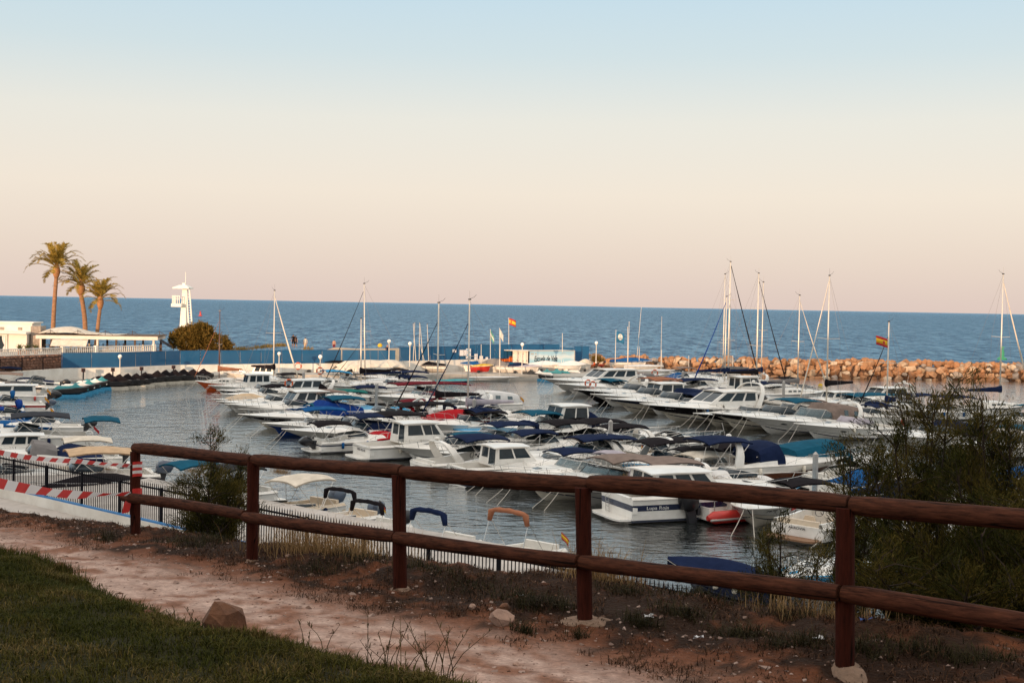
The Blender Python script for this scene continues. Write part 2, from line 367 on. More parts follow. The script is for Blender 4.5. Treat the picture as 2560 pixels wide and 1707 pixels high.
# ------------------------------------------------------------------ log fence
def wood_mat(name, a, b_, sc):
    m = bpy.data.materials.new(name); m.use_nodes = True
    n = m.node_tree.nodes; l = m.node_tree.links; b = n['Principled BSDF']; b.inputs['Roughness'].default_value = .85; b.inputs['Specular IOR Level'].default_value = .12
    t = n.new('ShaderNodeTexCoord'); mp = n.new('ShaderNodeMapping'); mp.inputs['Scale'].default_value = sc; l.new(t.outputs['Object'], mp.inputs[0])
    nz = n.new('ShaderNodeTexNoise'); nz.inputs['Scale'].default_value = 6; nz.inputs['Detail'].default_value = 8; nz.inputs['Roughness'].default_value = .7; l.new(mp.outputs[0], nz.inputs['Vector'])
    wv = n.new('ShaderNodeTexNoise'); wv.inputs['Scale'].default_value = 1.6; wv.inputs['Detail'].default_value = 3; l.new(mp.outputs[0], wv.inputs['Vector'])
    cr = n.new('ShaderNodeValToRGB'); l.new(nz.outputs['Fac'], cr.inputs[0])
    e = cr.color_ramp.elements; e[0].position = .32; e[0].color = (*a, 1); e[1].position = .72; e[1].color = (*b_, 1)
    mx = n.new('ShaderNodeMix'); mx.data_type = 'RGBA'; mx.blend_type = 'MULTIPLY'; mx.inputs[0].default_value = .55; l.new(cr.outputs[0], mx.inputs[6]); l.new(wv.outputs['Fac'], mx.inputs[7])
    mpc = n.new('ShaderNodeMapping'); mpc.inputs['Scale'].default_value = tuple(c * f for c, f in zip(sc, ((.35, 1.1, 1.1) if sc[0] < sc[1] else (1.1, 1.1, .35)))); l.new(t.outputs['Object'], mpc.inputs[0])
    ck = n.new('ShaderNodeTexNoise'); ck.inputs['Scale'].default_value = 1.0; ck.inputs['Detail'].default_value = 2; l.new(mpc.outputs[0], ck.inputs['Vector'])
    sb = n.new('ShaderNodeMath'); sb.operation = 'SUBTRACT'; sb.inputs[1].default_value = .5; l.new(ck.outputs['Fac'], sb.inputs[0])
    ab = n.new('ShaderNodeMath'); ab.operation = 'ABSOLUTE'; l.new(sb.outputs[0], ab.inputs[0])
    cm = n.new('ShaderNodeMapRange'); cm.inputs[1].default_value = .002; cm.inputs[2].default_value = .010; cm.inputs[3].default_value = .12; cm.inputs[4].default_value = 1.0; l.new(ab.outputs[0], cm.inputs[0])
    vm = n.new('ShaderNodeVectorMath'); vm.operation = 'SCALE'; l.new(mx.outputs[2], vm.inputs[0]); l.new(cm.outputs[0], vm.inputs['Scale'])
    l.new(vm.outputs[0], b.inputs['Base Color'])
    bp = n.new('ShaderNodeBump'); bp.inputs['Strength'].default_value = .5; bp.inputs['Distance'].default_value = .01; l.new(nz.outputs['Fac'], bp.inputs['Height']); l.new(bp.outputs[0], b.inputs['Normal'])
    return m
rail_m = wood_mat('weathered_rail_wood', (.020, .006, .0035), (.160, .054, .028), (1.2, 9, 9))
post_m = wood_mat('red_brown_post_wood', (.036, .007, .0035), (.10, .020, .010), (10, 10, 1.2))
concf = mat('post_footing', (.24, .15, .10), .95, var=.3, scale=8, bump=.8, bscale=30)
PB = [(340, 1362, 252), (630, 1424, 293), (1004, 1500, 339), (1467, 1582, 394), (2116, 1704, 472)]
posts = []
for u, v, hpx in PB:
    p = atd(u, v, 3200 * 1.05 / hpx); posts.append(p)
d56 = posts[4] - posts[3]
posts.append(posts[4] + Vector((1.42, -1.38, .08)))
fence = empty('log_fence', posts[2], 0, 'red brown round log fence along the dirt path in front of the harbour', 'fence')
fo = posts[2]
for i, p in enumerate(posts):
    mb = MB(); q = p - fo; tl = rnd.uniform(-.01, .01)
    pts = [q + Vector((tl * k, 0, -.35 + 1.33 * k / 5)) for k in range(6)]
    mb.tube(pts, [.054 + rnd.uniform(-.002, .002) for _ in pts], 14)
    mb.build('post', post_m, fence, smooth='edge')
def log(a, b_, r0, name='rail'):
    n_ = 14; L_ = (b_ - a).length; d = (b_ - a).normalized(); side = d.cross(Vector((0, 0, 1))).normalized()
    mb = MB(); pts = []; rs = []; ph = rnd.uniform(0, 9)
    for k in range(n_ + 1):
        f = k / n_
        pts.append(Vector((f * L_, .012 * math.sin(ph + f * 3), .012 * math.sin(ph * 2 + f * 2.6)))); rs.append(r0 * (1 + .05 * math.sin(ph + f * 5) + .03 * noise.noise(Vector((f * 7, ph, 0)))))
    rs[0] *= .86; rs[-1] *= .86
    mb.tube(pts, rs, 14)
    # a drying crack along the log
    o = mb.build(name, rail_m, fence, smooth='edge')
    o.location = a - fo; o.rotation_euler = d.to_track_quat('X', 'Z').to_euler()
    return o
up = Vector((0, 0, 1))
for i in range(5):
    a, b_ = posts[i], posts[i + 1]; d = (b_ - a).normalized()
    e0 = .05 if i == 0 else -.004; 
    log(a - d * (.06 if i == 0 else -.006) + up * 1.005, b_ - d * .006 + up * 1.0, .058)
    off = Vector((-d.y, d.x, 0)) * -.085
    if off.y > 0: off = -off
    log(a - d * (.14 if i == 0 else -.006) + up * .50 + off * .9, b_ - d * .006 + up * .50 + off * .9, .052)
for i, p in enumerate(posts[:5]):
    g = []; q = p - fo; mb = MB()
    for r_, z in ((.08, .10), (.14, .08), (.20, .03), (.26, -.08)):
        g.append([q + Vector((r_ * ((1.2, .5, .7, 1.25, .6)[i]) * math.cos(a) * (1 + .25 * noise.noise(Vector((math.cos(a) * 2, math.sin(a) * 2, i)))), r_ * math.sin(a), z + .02 * noise.noise(Vector((a, r_ * 9, i))))) for a in [2 * math.pi * k / 18 for k in range(18)]])
    mb.loft(g, True, True); mb.build('footing', concf, fence, smooth=True)
# ------------------------------------------------------------------ warning tape
tape_w = mat('tape_white', (.74, .70, .68), .45, var=.06); tape_r = mat('tape_red', (.55, .025, .02), .45, var=.08)
def tape(pts, w, nseg, label, twist):
    pts = [Vector(p) for p in pts]; mb = MB(); N = nseg * 3; prev = None
    def bez(t):
        k = min(int(t * (len(pts) - 1)), len(pts) - 2); f = t * (len(pts) - 1) - k
        return pts[k].lerp(pts[k + 1], f) - Vector((0, 0, .05 * math.sin(math.pi * t)))
    for i in range(N + 1):
        t = i / N; c = bez(t); a = twist * t + .25 * math.sin(t * 17)
        wv = Vector((.25 * math.sin(a), .97 * math.sin(a), math.cos(a))) * w / 2
        off = (pts[-1] - pts[0]).normalized() * w * .25
        cur = (c - wv - off, c + wv + off)
        if prev: mb.add([prev[0], cur[0], cur[1], prev[1]], [(0, 1, 2, 3)], (i // 3) % 2)
        prev = cur
    o = mb.build('warning_tape', [tape_w, tape_r]); tag(o, label, 'warning tape', 'red and white warning tapes tied to the fence end'); return o
p0 = posts[0]
tape([atd(-90, 1112, 11.2), atd(60, 1130, 11.8), atd(200, 1142, 12.5), p0 + Vector((-.05, -.06, .84))], .046, 26, 'upper red and white warning tape stretched to the top of the end post', .95)
tape([atd(-90, 1188, 11.0), atd(60, 1208, 11.6), atd(200, 1226, 12.4), p0 + Vector((-.05, -.06, .55))], .088, 16, 'lower and wider red and white warning tape tied to the end post', 1.35)
for z0, z1, mi, lab in [(.715, .87, 0, 'red and white tape wrapped round the top of the end post'), (.53, .59, 1, 'red tape wrapped round the end post beside the lower rail')]:
    mb = MB(); N = 5 if z1 - z0 > .1 else 2
    for k in range(N):
        za, zb_ = lerp(z0, z1, k / N), lerp(z0, z1, (k + 1) / N)
        mb.loft([[p0 + Vector((.058 * math.cos(a), .058 * math.sin(a), z + .015 * math.cos(a + 1))) for a in [2 * math.pi * j / 12 for j in range(12)]] for z in (za, zb_)], True, False, (k + 1) % 2 if N > 2 else 1)
    tag(mb.build('tape_wrap', [tape_w, tape_r]), lab, 'warning tape')
mb = MB(); mb.shell([[p0 + Vector(q) for q in r_] for r_ in (((-.06, -.065, .535), (.0, -.075, .53)), ((-.11, -.08, .44), (-.03, -.085, .45)), ((-.13, -.07, .34), (-.05, -.09, .36)))], .002, 0, d=(0, 1, 0))
tag(mb.build('tape_end', [tape_r]), 'loose red tape end hanging below the lower rail at the end post', 'warning tape')
# ------------------------------------------------------------------ blades, twigs, pebbles
def leafmat(name, a, b_, tr=.3, rough=.7):
    m = bpy.data.materials.new(name); m.use_nodes = True
    n = m.node_tree.nodes; l = m.node_tree.links; b = n['Principled BSDF']; b.inputs['Roughness'].default_value = rough; b.inputs['Specular IOR Level'].default_value = .06
    g = n.new('ShaderNodeNewGeometry'); mx = n.new('ShaderNodeMix'); mx.data_type = 'RGBA'
    l.new(g.outputs['Random Per Island'], mx.inputs[0]); mx.inputs[6].default_value = (*a, 1); mx.inputs[7].default_value = (*b_, 1)
    l.new(mx.outputs[2], b.inputs['Base Color'])
    tl = n.new('ShaderNodeBsdfTranslucent'); l.new(mx.outputs[2], tl.inputs[0]); ms = n.new('ShaderNodeMixShader'); ms.inputs[0].default_value = tr
    l.new(b.outputs[0], ms.inputs[1]); l.new(tl.outputs[0], ms.inputs[2]); l.new(ms.outputs[0], n['Material Output'].inputs[0])
    return m
lawn_m = leafmat('lawn_blade', (.019, .018, .003), (.100, .084, .017))
straw_m = leafmat('straw', (.12, .062, .026), (.44, .28, .13))
scrub_m = leafmat('dead_scrub', (.010, .006, .004), (.120, .058, .032), .1)
def blade(mb, p, h, w, lean, az, bend=.5):
    dx, dy = math.cos(az), math.sin(az); sx, sy = -dy * w / 2, dx * w / 2
    x, y, z = p; l1 = lean * h * .4; l2 = lean * h
    mb.add([(x - sx, y - sy, z), (x + sx, y + sy, z), (x + sx * .7 + dx * l1, y + sy * .7 + dy * l1, z + h * .6), (x - sx * .7 + dx * l1, y - sy * .7 + dy * l1, z + h * .6), (x + dx * l2, y + dy * l2, z + h * (1 - bend * lean * .5))],
           [(0, 1, 2, 3), (3, 2, 4)])
def zg(s, q): return ground_z(s, q)[0]
lawn_d = leafmat('lawn_blade_dry', (.060, .042, .012), (.20, .14, .05)); lawn_k = leafmat('lawn_blade_deep', (.012, .015, .002), (.065, .066, .012))
mb = MB(); k = 0
def lblade(s, q, h, w, lean):
    x, y = xy(s, q); f0 = len(mb.f); blade(mb, (x, y, zg(s, q) - .005), h, w, lean, rnd.uniform(0, 6.28))
    v_ = fbm(s * 1.5, q * 1.9, 77) + rnd.gauss(0, .22); mi = 1 if v_ > .38 else 2 if v_ < -.18 else 0
    for f_ in range(f0, len(mb.f)): mb.m[f_] = mi
while k < 92000:
    s = rnd.uniform(-4.2, 9.5); qe = interp(EDGE, s); q = qe - abs(rnd.gauss(0, 1.0)) * 1.35 + .04
    if rnd.random() < .10: q = qe + rnd.gauss(-.04, .10)
    x, y = xy(s, q)
    if y < 4.6 or x < -5 or x > 1.2: continue
    e = math.exp(-abs(qe - q) / .25)
    dens = .72 + .8 * fbm(s * 1.8, q * 1.8, 40) + e
    if rnd.random() > dens: continue
    lblade(s, q, rnd.uniform(.018, .055) * (1 + 1.4 * e * max(0, .4 + fbm(s * 2.2, 0, 60))) * (1 + .5 * fbm(s * 2.7, q * 2.7, 21)), rnd.uniform(.004, .009), rnd.uniform(.3, 1.3)); k += 1
for u, v, n_, sp, h0, h1 in [(20, 1412, 420, .16, .07, .17), (90, 1420, 420, .14, .07, .18), (150, 1440, 360, .10, .06, .16), (195, 1475, 300, .09, .05, .13), (235, 1500, 260, .08, .05, .12), (320, 1535, 320, .10, .04, .11), (350, 1552, 220, .06, .05, .12), (420, 1572, 220, .10, .03, .08),
        (500, 1600, 260, .10, .03, .09), (640, 1640, 300, .10, .04, .10), (730, 1648, 420, .10, .05, .12), (800, 1660, 300, .09, .05, .11), (900, 1690, 300, .10, .04, .11), (980, 1712, 260, .10, .05, .13), (1060, 1730, 260, .10, .04, .12)]:
    p = hit(u, v); s0, q0 = sq(p.x, p.y)
    for _ in range(n_): lblade(s0 + rnd.gauss(0, sp), q0 + rnd.gauss(0, sp * .45), rnd.uniform(h0, h1), rnd.uniform(.004, .008), rnd.uniform(.1, .8))
o = mb.build('lawn_grass', [lawn_m, lawn_d, lawn_k]); o['kind'] = 'stuff'; tag(o, 'short dark green lawn grass with taller tufts at the path edge', 'grass')
mb = MB()
def straw_patch(u, v, n_, spread, h0, h1, back=0.0):
    p = hit(u, v); s0, q0 = sq(p.x, p.y)
    for _ in range(int(n_ * 1.9)):
        s = s0 + rnd.gauss(0, spread); q = q0 + rnd.gauss(0, spread * .45) + back
        x, y = xy(s, q)
        blade(mb, (x, y, zg(s, q) - .01), rnd.uniform(h0, h1) * rnd.choice((.5, .8, 1, 1.15)), rnd.uniform(.003, .0065), rnd.uniform(.05, 1.2), rnd.uniform(0, 6.28), .3)
for u, v, n_, sp, h0, h1 in [(700, 1375, 420, .35, .12, .45), (780, 1395, 380, .4, .1, .4), (860, 1400, 300, .35, .1, .35), (560, 1330, 260, .3, .1, .4), (480, 1325, 220, .3, .1, .3),
        (1560, 1465, 420, .22, .15, .42), (1500, 1470, 260, .2, .15, .4), (1680, 1490, 420, .35, .12, .38), (1780, 1500, 420, .35, .12, .4), (1880, 1520, 300, .3, .1, .4), (1340, 1440, 160, .3, .08, .25),
        (1150, 1420, 180, .35, .06, .22), (1000, 1400, 160, .35, .06, .2), (90, 1290, 200, .5, .06, .22), (260, 1310, 240, .4, .08, .26), (2030, 1560, 160, .25, .1, .3)]:
    straw_patch(u, v, n_, sp, h0, h1)
o = mb.build('dry_grass', straw_m); o['kind'] = 'stuff'; tag(o, 'tall straw coloured dry grass on the edge of the bluff', 'dry grass')
mb = MB()
for k in range(4600):
    s = rnd.uniform(-5, 15); q = rnd.uniform(-.85, 2.0)
    if fbm(s * .9, q * 1.2, 31) + .5 * sm(-.7, .3, q) < rnd.uniform(-.12, .5): continue
    n_ = rnd.randint(10, 34); rr = rnd.uniform(.05, .16)
    for _ in range(n_):
        a = rnd.uniform(0, 6.28); r_ = rr * math.sqrt(rnd.random()); s1 = s + r_ * math.cos(a); q1 = q + r_ * math.sin(a); x, y = xy(s1, q1)
        blade(mb, (x, y, zg(s1, q1) - .008), rnd.uniform(.010, .055), rnd.uniform(.003, .009), rnd.choice((.3, .7, 1.2, 2.0, 3.0)), rnd.uniform(0, 6.28), .6)
o = mb.build('dead_scrub', scrub_m); o['kind'] = 'stuff'; tag(o, 'dark dead scrub and twigs covering the bank under the fence', 'scrub')
# low dark tufts on the bank
tuft_m = leafmat('bank_tuft', (.010, .009, .004), (.050, .040, .016), .1)
mb = MB()
for u, v, n_, sp in [(265, 1350, 260, .16), (470, 1372, 320, .22), (540, 1362, 260, .18), (800, 1440, 280, .2), (880, 1425, 320, .22), (1060, 1450, 320, .2), (1180, 1480, 340, .22), (1310, 1590, 160, .05), (1290, 1520, 300, .14), (1400, 1540, 320, .13), (1560, 1500, 300, .14), (1600, 1580, 260, .08), (1700, 1560, 340, .12), (1850, 1600, 360, .12), (1760, 1520, 320, .16), (1980, 1640, 360, .12), (2150, 1660, 320, .12), (2300, 1660, 360, .16), (2450, 1680, 360, .16), (1320, 1540, 200, .08), (2000, 1560, 300, .14), (1450, 1600, 80, .04)]:
    p = hit(u, v); s0, q0 = sq(p.x, p.y)
    for _ in range(n_):
        s = s0 + rnd.gauss(0, sp); q = q0 + rnd.gauss(0, sp * .5); x, y = xy(s, q)
        blade(mb, (x, y, zg(s, q) - .01), rnd.uniform(.03, .13), rnd.uniform(.003, .007), rnd.uniform(.3, 1.6), rnd.uniform(0, 6.28))
o = mb.build('bank_weeds', tuft_m); o['kind'] = 'stuff'; tag(o, 'low dark weeds growing in clumps on the bank under the log fence', 'weeds')
# pebbles
def rock_mesh(seed, n_=14, sx=1, sy=1, sz=1, sub=False):
    r2 = random.Random(seed); bm = bmesh.new()
    for _ in range(n_):
        v = Vector((r2.gauss(0, 1), r2.gauss(0, 1), r2.gauss(0, 1))).normalized() * r2.uniform(.8, 1.05)
        bm.verts.new((v.x * sx, v.y * sy, v.z * sz))
    res = bmesh.ops.convex_hull(bm, input=bm.verts)
    bmesh.ops.delete(bm, geom=[g for g in res['geom_interior'] if isinstance(g, bmesh.types.BMVert)], context='VERTS')
    if sub:
        bmesh.ops.bevel(bm, geom=bm.edges[:], offset=.045, segments=1, affect='EDGES', profile=.6)
    me = bpy.data.meshes.new('stone'); bm.to_mesh(me); bm.free(); return me
peb = [rock_mesh(i, 9) for i in range(6)]
pv = [([v.co.copy() for v in m_.vertices], [tuple(p.vertices) for p in m_.polygons]) for m_ in peb]
peb_m = leafmat('pebble', (.10, .05, .033), (.42, .30, .25), 0.0, .9)
mb = MB()
for k in range(7000):
    s = rnd.uniform(-5, 14); q = rnd.gauss(-.8, .8)
    if q < interp(EDGE, s) + .02 or q > 1.6: continue
    x, y = xy(s, q); r_ = .0055 * math.exp(rnd.gauss(.1, .6)); vv, ff = rnd.choice(pv); z = zg(s, q)
    mr_ = Matrix.Rotation(rnd.uniform(0, 6.28), 3, 'Z')
    mb.add([mr_ @ Vector((p.x * r_, p.y * r_, p.z * r_ * .6)) + Vector((x, y, z)) for p in vv], ff)
for k in range(900):
    s = rnd.uniform(-5, 14); q = rnd.gauss(.1, .7)
    if q < interp(EDGE, s) + .1 or q > 1.8: continue
    x, y = xy(s, q); r_ = rnd.uniform(.010, .026); vv, ff = rnd.choice(pv); mr_ = Matrix.Rotation(rnd.uniform(0, 6.28), 3, 'Z')
    mb.add([mr_ @ Vector((p.x * r_, p.y * r_ * .8, p.z * r_ * .6)) + Vector((x, y, zg(s, q))) for p in vv], ff)
o = mb.build('gravel', peb_m); o['kind'] = 'stuff'; tag(o, 'small pebbles scattered over the dirt path', 'gravel')
# single stones
rock_m = mat('brown_rock', (.145, .058, .026), .9, var=.5, scale=5, bump=.8, bscale=14, objvar=.25)
pale_rock = mat('pale_rock', (.34, .21, .155), .9, var=.35, scale=6, bump=.6, bscale=20)
def rock(u, v, w, h, label, m, seed, sink=.25):
    p = hit(u, v); mm = rock_mesh(seed, 44, w / 2, w / 2.3, h / 2, False)
    for vv_ in mm.vertices: vv_.co *= 1 + .22 * noise.noise(vv_.co * (5 / max(w, .05)) * .5 + Vector((seed, 0, 0)))
    o = bpy.data.objects.new('rock', mm); mm.materials.append(m); link(o)
    s, q = sq(p.x, p.y); o.location = (p.x, p.y, zg(s, q) + h * (.5 - sink)); o.rotation_euler = (0, 0, rnd.uniform(0, 6))
    tag(o, label, 'rock')
rock(560, 1592, .31, .30, 'large pointed brown rock at the lawn edge beside the path', rock_m, 3, .18)
rock(150, 1432, .14, .13, 'brown rock half hidden in the tall grass at the far lawn corner', rock_m, 4)
rock(370, 1555, .13, .11, 'low brown rock sunk in the lawn edge, between the tall grass and the pointed rock', rock_m, 5)
rock(1255, 1570, .19, .13, 'flat pale boulder at the edge of the path beside the fourth fence post', pale_rock, 6)
rock(1262, 1545, .08, .07, 'small orange stone lying on the pale boulder', rock_m, 8, .1)
rock(30, 1380, .09, .05, 'flat reddish stone on the path at the far lawn corner', rock_m, 9)
rock(720, 1408, .06, .05, 'small round stone on the bank between the second and third post', pale_rock, 10)
rock(1180, 1540, .07, .05, 'small tan stone on the dark scrub behind the path', pale_rock, 12)
rock(1290, 1660, .05, .03, 'small stone lying on the pale path near the picture edge', pale_rock, 13)
rock(700, 1450, .05, .04, 'little orange stone at the edge of the path below the straw', rock_m, 14)
paper = mat('paper', (.68, .66, .66), .6, var=.05)
for i, (u, v, lab) in enumerate([(1618, 1572, 'crumpled white paper on the brown bank right of the fourth post'), (1742, 1608, 'small pale blue paper scrap on bare soil'), (1295, 1513, 'tiny white paper scrap in the scrub left of the fourth post'), (2040, 1640, 'white paper scrap beside the last fence post')]):
    p = hit(u, v); s, q = sq(p.x, p.y); mb = MB(); w = .035
    g = [[(p.x + (a - 1) * w * .6, p.y + (b_ - 1) * w * .5, zg(s, q) + .008 + rnd.uniform(0, .03)) for b_ in range(3)] for a in range(4)]
    mb.shell(g, .002); tag(mb.build('paper_scrap', paper), lab, 'litter')
mb = MB(); p = hit(2150, 1600); s, q = sq(p.x, p.y)
mb.shell([[(p.x + a * .028, p.y + b_ * .022, zg(s, q) + .015 + .015 * math.sin(a * 2 + b_)) for b_ in range(3)] for a in range(4)], .003, 0)
tag(mb.build('crushed_carton', [mat('carton_blue', (.02, .07, .25), .5)]), 'crushed blue and white carton on the bank behind the last post', 'litter')
# tall stalks in front of the path
stalk_m = leafmat('stalk', (.045, .032, .015), (.12, .085, .035))
for i, (u, v, n_, h, lab) in enumerate([(960, 1690, 9, .34, 'spray of tall thin stalks with long bare blades at the lawn edge'), (790, 1622, 4, .22, 'pair of thin stalks standing on the grassy clod'), (1100, 1735, 10, .42, 'tall seeding stalks rightmost at the bottom of the lawn'), (455, 1570, 5, .14, 'short green tufts next to the pointed brown rock'), (1040, 1720, 6, .3, 'loose thin stalks between the two tall tufts')]):
    p = hit(u, v); s, q = sq(p.x, p.y); z = zg(s, q); mb = MB()
    for k in range(n_):
        a = rnd.uniform(0, 6.28); ln = rnd.uniform(.1, .75); hh = h * rnd.uniform(.5, 1); x, y = p.x + rnd.gauss(0, .05), p.y + rnd.gauss(0, .05)
        mb.tube([(x + ln * hh * t * t * math.cos(a), y + ln * hh * t * t * math.sin(a), z + hh * t) for t in (0, .3, .6, 1)], [.003, .0026, .002, .001], 4)
        for j in range(5):
            t = rnd.uniform(.55, 1); blade(mb, (x + ln * hh * t * t * math.cos(a), y + ln * hh * t * t * math.sin(a), z + hh * t), .03, .006, 1.0, rnd.uniform(0, 6.28))
    tag(mb.build('grass_stalks', stalk_m), lab, 'plant', 'tall stalks at the lawn edge')

# ------------------------------------------------------------------ shrubs with feathery sprays
spray_g = leafmat('tamarisk_spray', (.008, .0095, .002), (.058, .057, .012), .25)
spray_y = leafmat('tamarisk_tip', (.036, .031, .006), (.135, .098, .024), .3)
twig_m = mat('twig_bark', (.040, .022, .015), .9, var=.3)
def shrub(base, tips, n_spray, label, size=.060, seed=1, thin=.0027, dens=135):
    r2 = random.Random(seed); root = empty('tamarisk_shrub', base, 0, label, 'shrub', 'tamarisk shrubs growing on the slope below the log fence')
    st = MB(); br = MB(); fo1 = MB(); fo2 = MB(); base = Vector(base)
    ends = []
    for tp in tips:
        tp = Vector(tp) - base
        mid = tp * .5 + Vector((r2.gauss(0, .12), r2.gauss(0, .12), tp.z * .06))
        P = [Vector((r2.gauss(0, .08), r2.gauss(0, .08), -.2)), tp * .22 + Vector((r2.gauss(0, .06), 0, 0)), mid, tp * .8, tp]
        # smooth
        pts = []
        for i in range(len(P) - 1):
            for f in (0, .5): pts.append(P[i].lerp(P[i + 1], f))
        pts.append(P[-1]); nn = len(pts)
        st.tube(pts, [lerp(.032, .004, (i / (nn - 1)) ** .7) for i in range(nn)], 5)
        for k in range(max(2, n_spray)):
            f = r2.uniform(.18, 1.0) ** .75; i = min(int(f * (nn - 1)), nn - 2); p = pts[i].lerp(pts[i + 1], f * (nn - 1) - i)
            d = (tp.normalized() * .35 + Vector((r2.gauss(0, .55), r2.gauss(0, .55), r2.uniform(-.05, .9)))).normalized()
            ln = r2.uniform(.18, .55) * (1.15 - .45 * f); q_ = p + d * ln + Vector((0, 0, -.03)); mid2 = p + d * ln * .5 + Vector((r2.gauss(0, .02), r2.gauss(0, .02), .02))
            br.tube([p, mid2, q_], [.006, .004, .002], 3, cap=False); ends.append((p, mid2, q_, f))
    for p, m_, q_, f in ends:
        out = fo2 if r2.random() < .30 + .25 * f else fo1
        for k in range(dens):
            t = r2.uniform(.15, 1.08); c = p.lerp(m_, min(1, t * 2)) if t < .5 else m_.lerp(q_, (t - .5) * 2)
            c = c + Vector((r2.gauss(0, .035), r2.gauss(0, .035), r2.gauss(0, .035)))
            d = ((q_ - p).normalized() * 1.0 + Vector((r2.gauss(0, .5), r2.gauss(0, .5), r2.uniform(-.1, .8)))).normalized()
            L_ = size * r2.uniform(.45, 1.1); w = d.cross(Vector((r2.gauss(0, 1), r2.gauss(0, 1), r2.gauss(0, 1))))
            if w.length < 1e-4: continue
            w = w.normalized() * thin * r2.uniform(.6, 1.4); e = c + d * L_ + Vector((0, 0, -.15 * L_))
            mm = c + d * L_ * .55 + Vector((0, 0, .04 * L_))
            out.add([c - w * .5, c + w * .5, mm + w, mm - w, e], [(0, 1, 2, 3), (3, 2, 4)])
    st.build("stem", twig_m, root, smooth=True)
    for o_ in (br.build('branch', twig_m, root), fo1.build('foliage', spray_g, root), fo2.build('young_foliage', spray_y, root)): o_['kind'] = 'stuff'
    return root
def slope_base(u, dist):
    x = (u - 1280) / 3200 * dist; s, q = sq(x, dist); return Vector((x, dist, ground_z(s, q)[0]))
def tipset(dist, pix, jit, seed):
    r2 = random.Random(seed); return [atd(u + r2.gauss(0, jit), v + r2.gauss(0, jit), dist + r2.gauss(0, .45)) for u, v in pix]
b1 = slope_base(2330, 10.4)
t1 = [(2225, 955), (2290, 985), (2190, 1000), (2330, 930), (2150, 1040), (2120, 1075), (2260, 1050), (2310, 1100), (2200, 1120), (2240, 1200), (2140, 1180), (2300, 1190), (2090, 1130), (2350, 1020), (2280, 1270), (2190, 1290)]
t2 = [(2400, 975), (2445, 985), (2420, 1040), (2480, 1050), (2530, 1010), (2560, 1060), (2600, 1040), (2500, 1120), (2440, 1130), (2540, 1160), (2590, 1140), (2640, 1100), (2400, 1190), (2480, 1220), (2560, 1240), (2380, 1100), (2460, 1300), (2580, 1320), (2400, 1290)]
t3 = [(2050, 1050), (2020, 1090), (2075, 1110), (2100, 1150), (2045, 1160), (2100, 1230), (2160, 1240), (2060, 1230), (2120, 1300), (2200, 1330), (2040, 1290)]
t1 = [(u + 85 - .35 * max(0, u - 2200), v + 62 - max(0, v - 1000) * .12) for u, v in t1]; t2 = [(u + 10, v + 66 - max(0, v - 1000) * .12) for u, v in t2]; t3 = [(u + 75, v + 60) for u, v in t3]
shrub(b1, tipset(9.9, t1, 14, 1), 17, 'tall airy tamarisk shrub with bare branching stems before the white boats', seed=11)
shrub(slope_base(2520, 9.6), tipset(9.3, t2, 14, 2), 18, 'dense dark tamarisk shrub reaching out of the picture behind the last rails', seed=12)
shrub(slope_base(2150, 11.2), tipset(10.8, t3, 12, 3), 13, 'thin tamarisk shrub beside the last fence post', seed=13)
t4 = [(2230, 1380), (2330, 1380), (2430, 1400), (2530, 1380), (2280, 1450), (2380, 1460), (2480, 1470), (2560, 1460), (2180, 1430), (2600, 1400), (2220, 1520), (2340, 1540), (2440, 1550), (2540, 1550), (2600, 1530), (2160, 1480), (2380, 1590), (2500, 1610)]
shrub(slope_base(2400, 9.0), tipset(8.7, t4, 18, 4), 22, 'low dark tamarisk thicket under the lower rail', seed=14)
t5 = [(1940, 1380), (1985, 1350), (2030, 1390), (1900, 1420), (1960, 1440), (2050, 1430), (1870, 1450), (1930, 1340)]
shrub(slope_base(1960, 12.0), tipset(11.4, t5, 14, 5), 10, 'small pale tamarisk sapling left of the last post before the blue mat', seed=15)
t6 = [(520, 1085), (545, 1130), (490, 1175), (470, 1215), (520, 1180), (575, 1160), (600, 1150), (590, 1200), (550, 1230), (500, 1260), (600, 1260), (470, 1280), (560, 1290), (610, 1220)]
t6 = [(u, v + 38) for u, v in t6]
shrub(slope_base(545, 16.0), tipset(15.6, t6, 12, 6), 16, 'bushy green tamarisk shrub between the first two fence posts', seed=16, size=.075, thin=.0034)
# ------------------------------------------------------------------ picket fence on its white kerb
iron = mat('black_iron', (.008, .008, .011), .7, var=.2, spec=.1)
pf = empty('picket_fence', (F0.x, F0.y, 1.0), math.atan2(FDIR.y, FDIR.x), 'black metal picket fence on a white kerb at the foot of the slope', 'fence')
bar = MB().tube([(0, 0, .14), (0, 0, 1.62), (0, 0, 1.70)], [.017, .017, .002], 5).build('picket', iron, pf, loc=(.05, 0, 0))
LEN = (F1 - F0).length + 3
npk = 298; sp = (LEN + 3) / npk
for k in range(1, npk): piece(bar.data, 'picket', pf, (-3 + sp * k, 0, 0))
mb = MB().box((LEN / 2 - 2, .022, .25), (LEN + 6, .03, .06)); mb.build('bottom_rail', iron, pf)
MB().box((LEN / 2 - 2, .022, 1.50), (LEN + 6, .03, .06)).build('top_rail', iron, pf)
pst = None
for k in range(14):
    loc = (-3 + k * 2.6, -.05, 0)
    if pst is None: pst = MB().box((0, 0, .78), (.08, .08, 1.6)).build('fence_post', iron, pf, loc=loc)
    else: piece(pst.data, 'fence_post', pf, loc)
MB().box((-4, -.09, .16), (40, .26, .42)).build('kerb', white_wall, pf)
MB().box((-4, -.13, .40), (40, .12, .06)).build('painted_edge', kerb_b, pf)
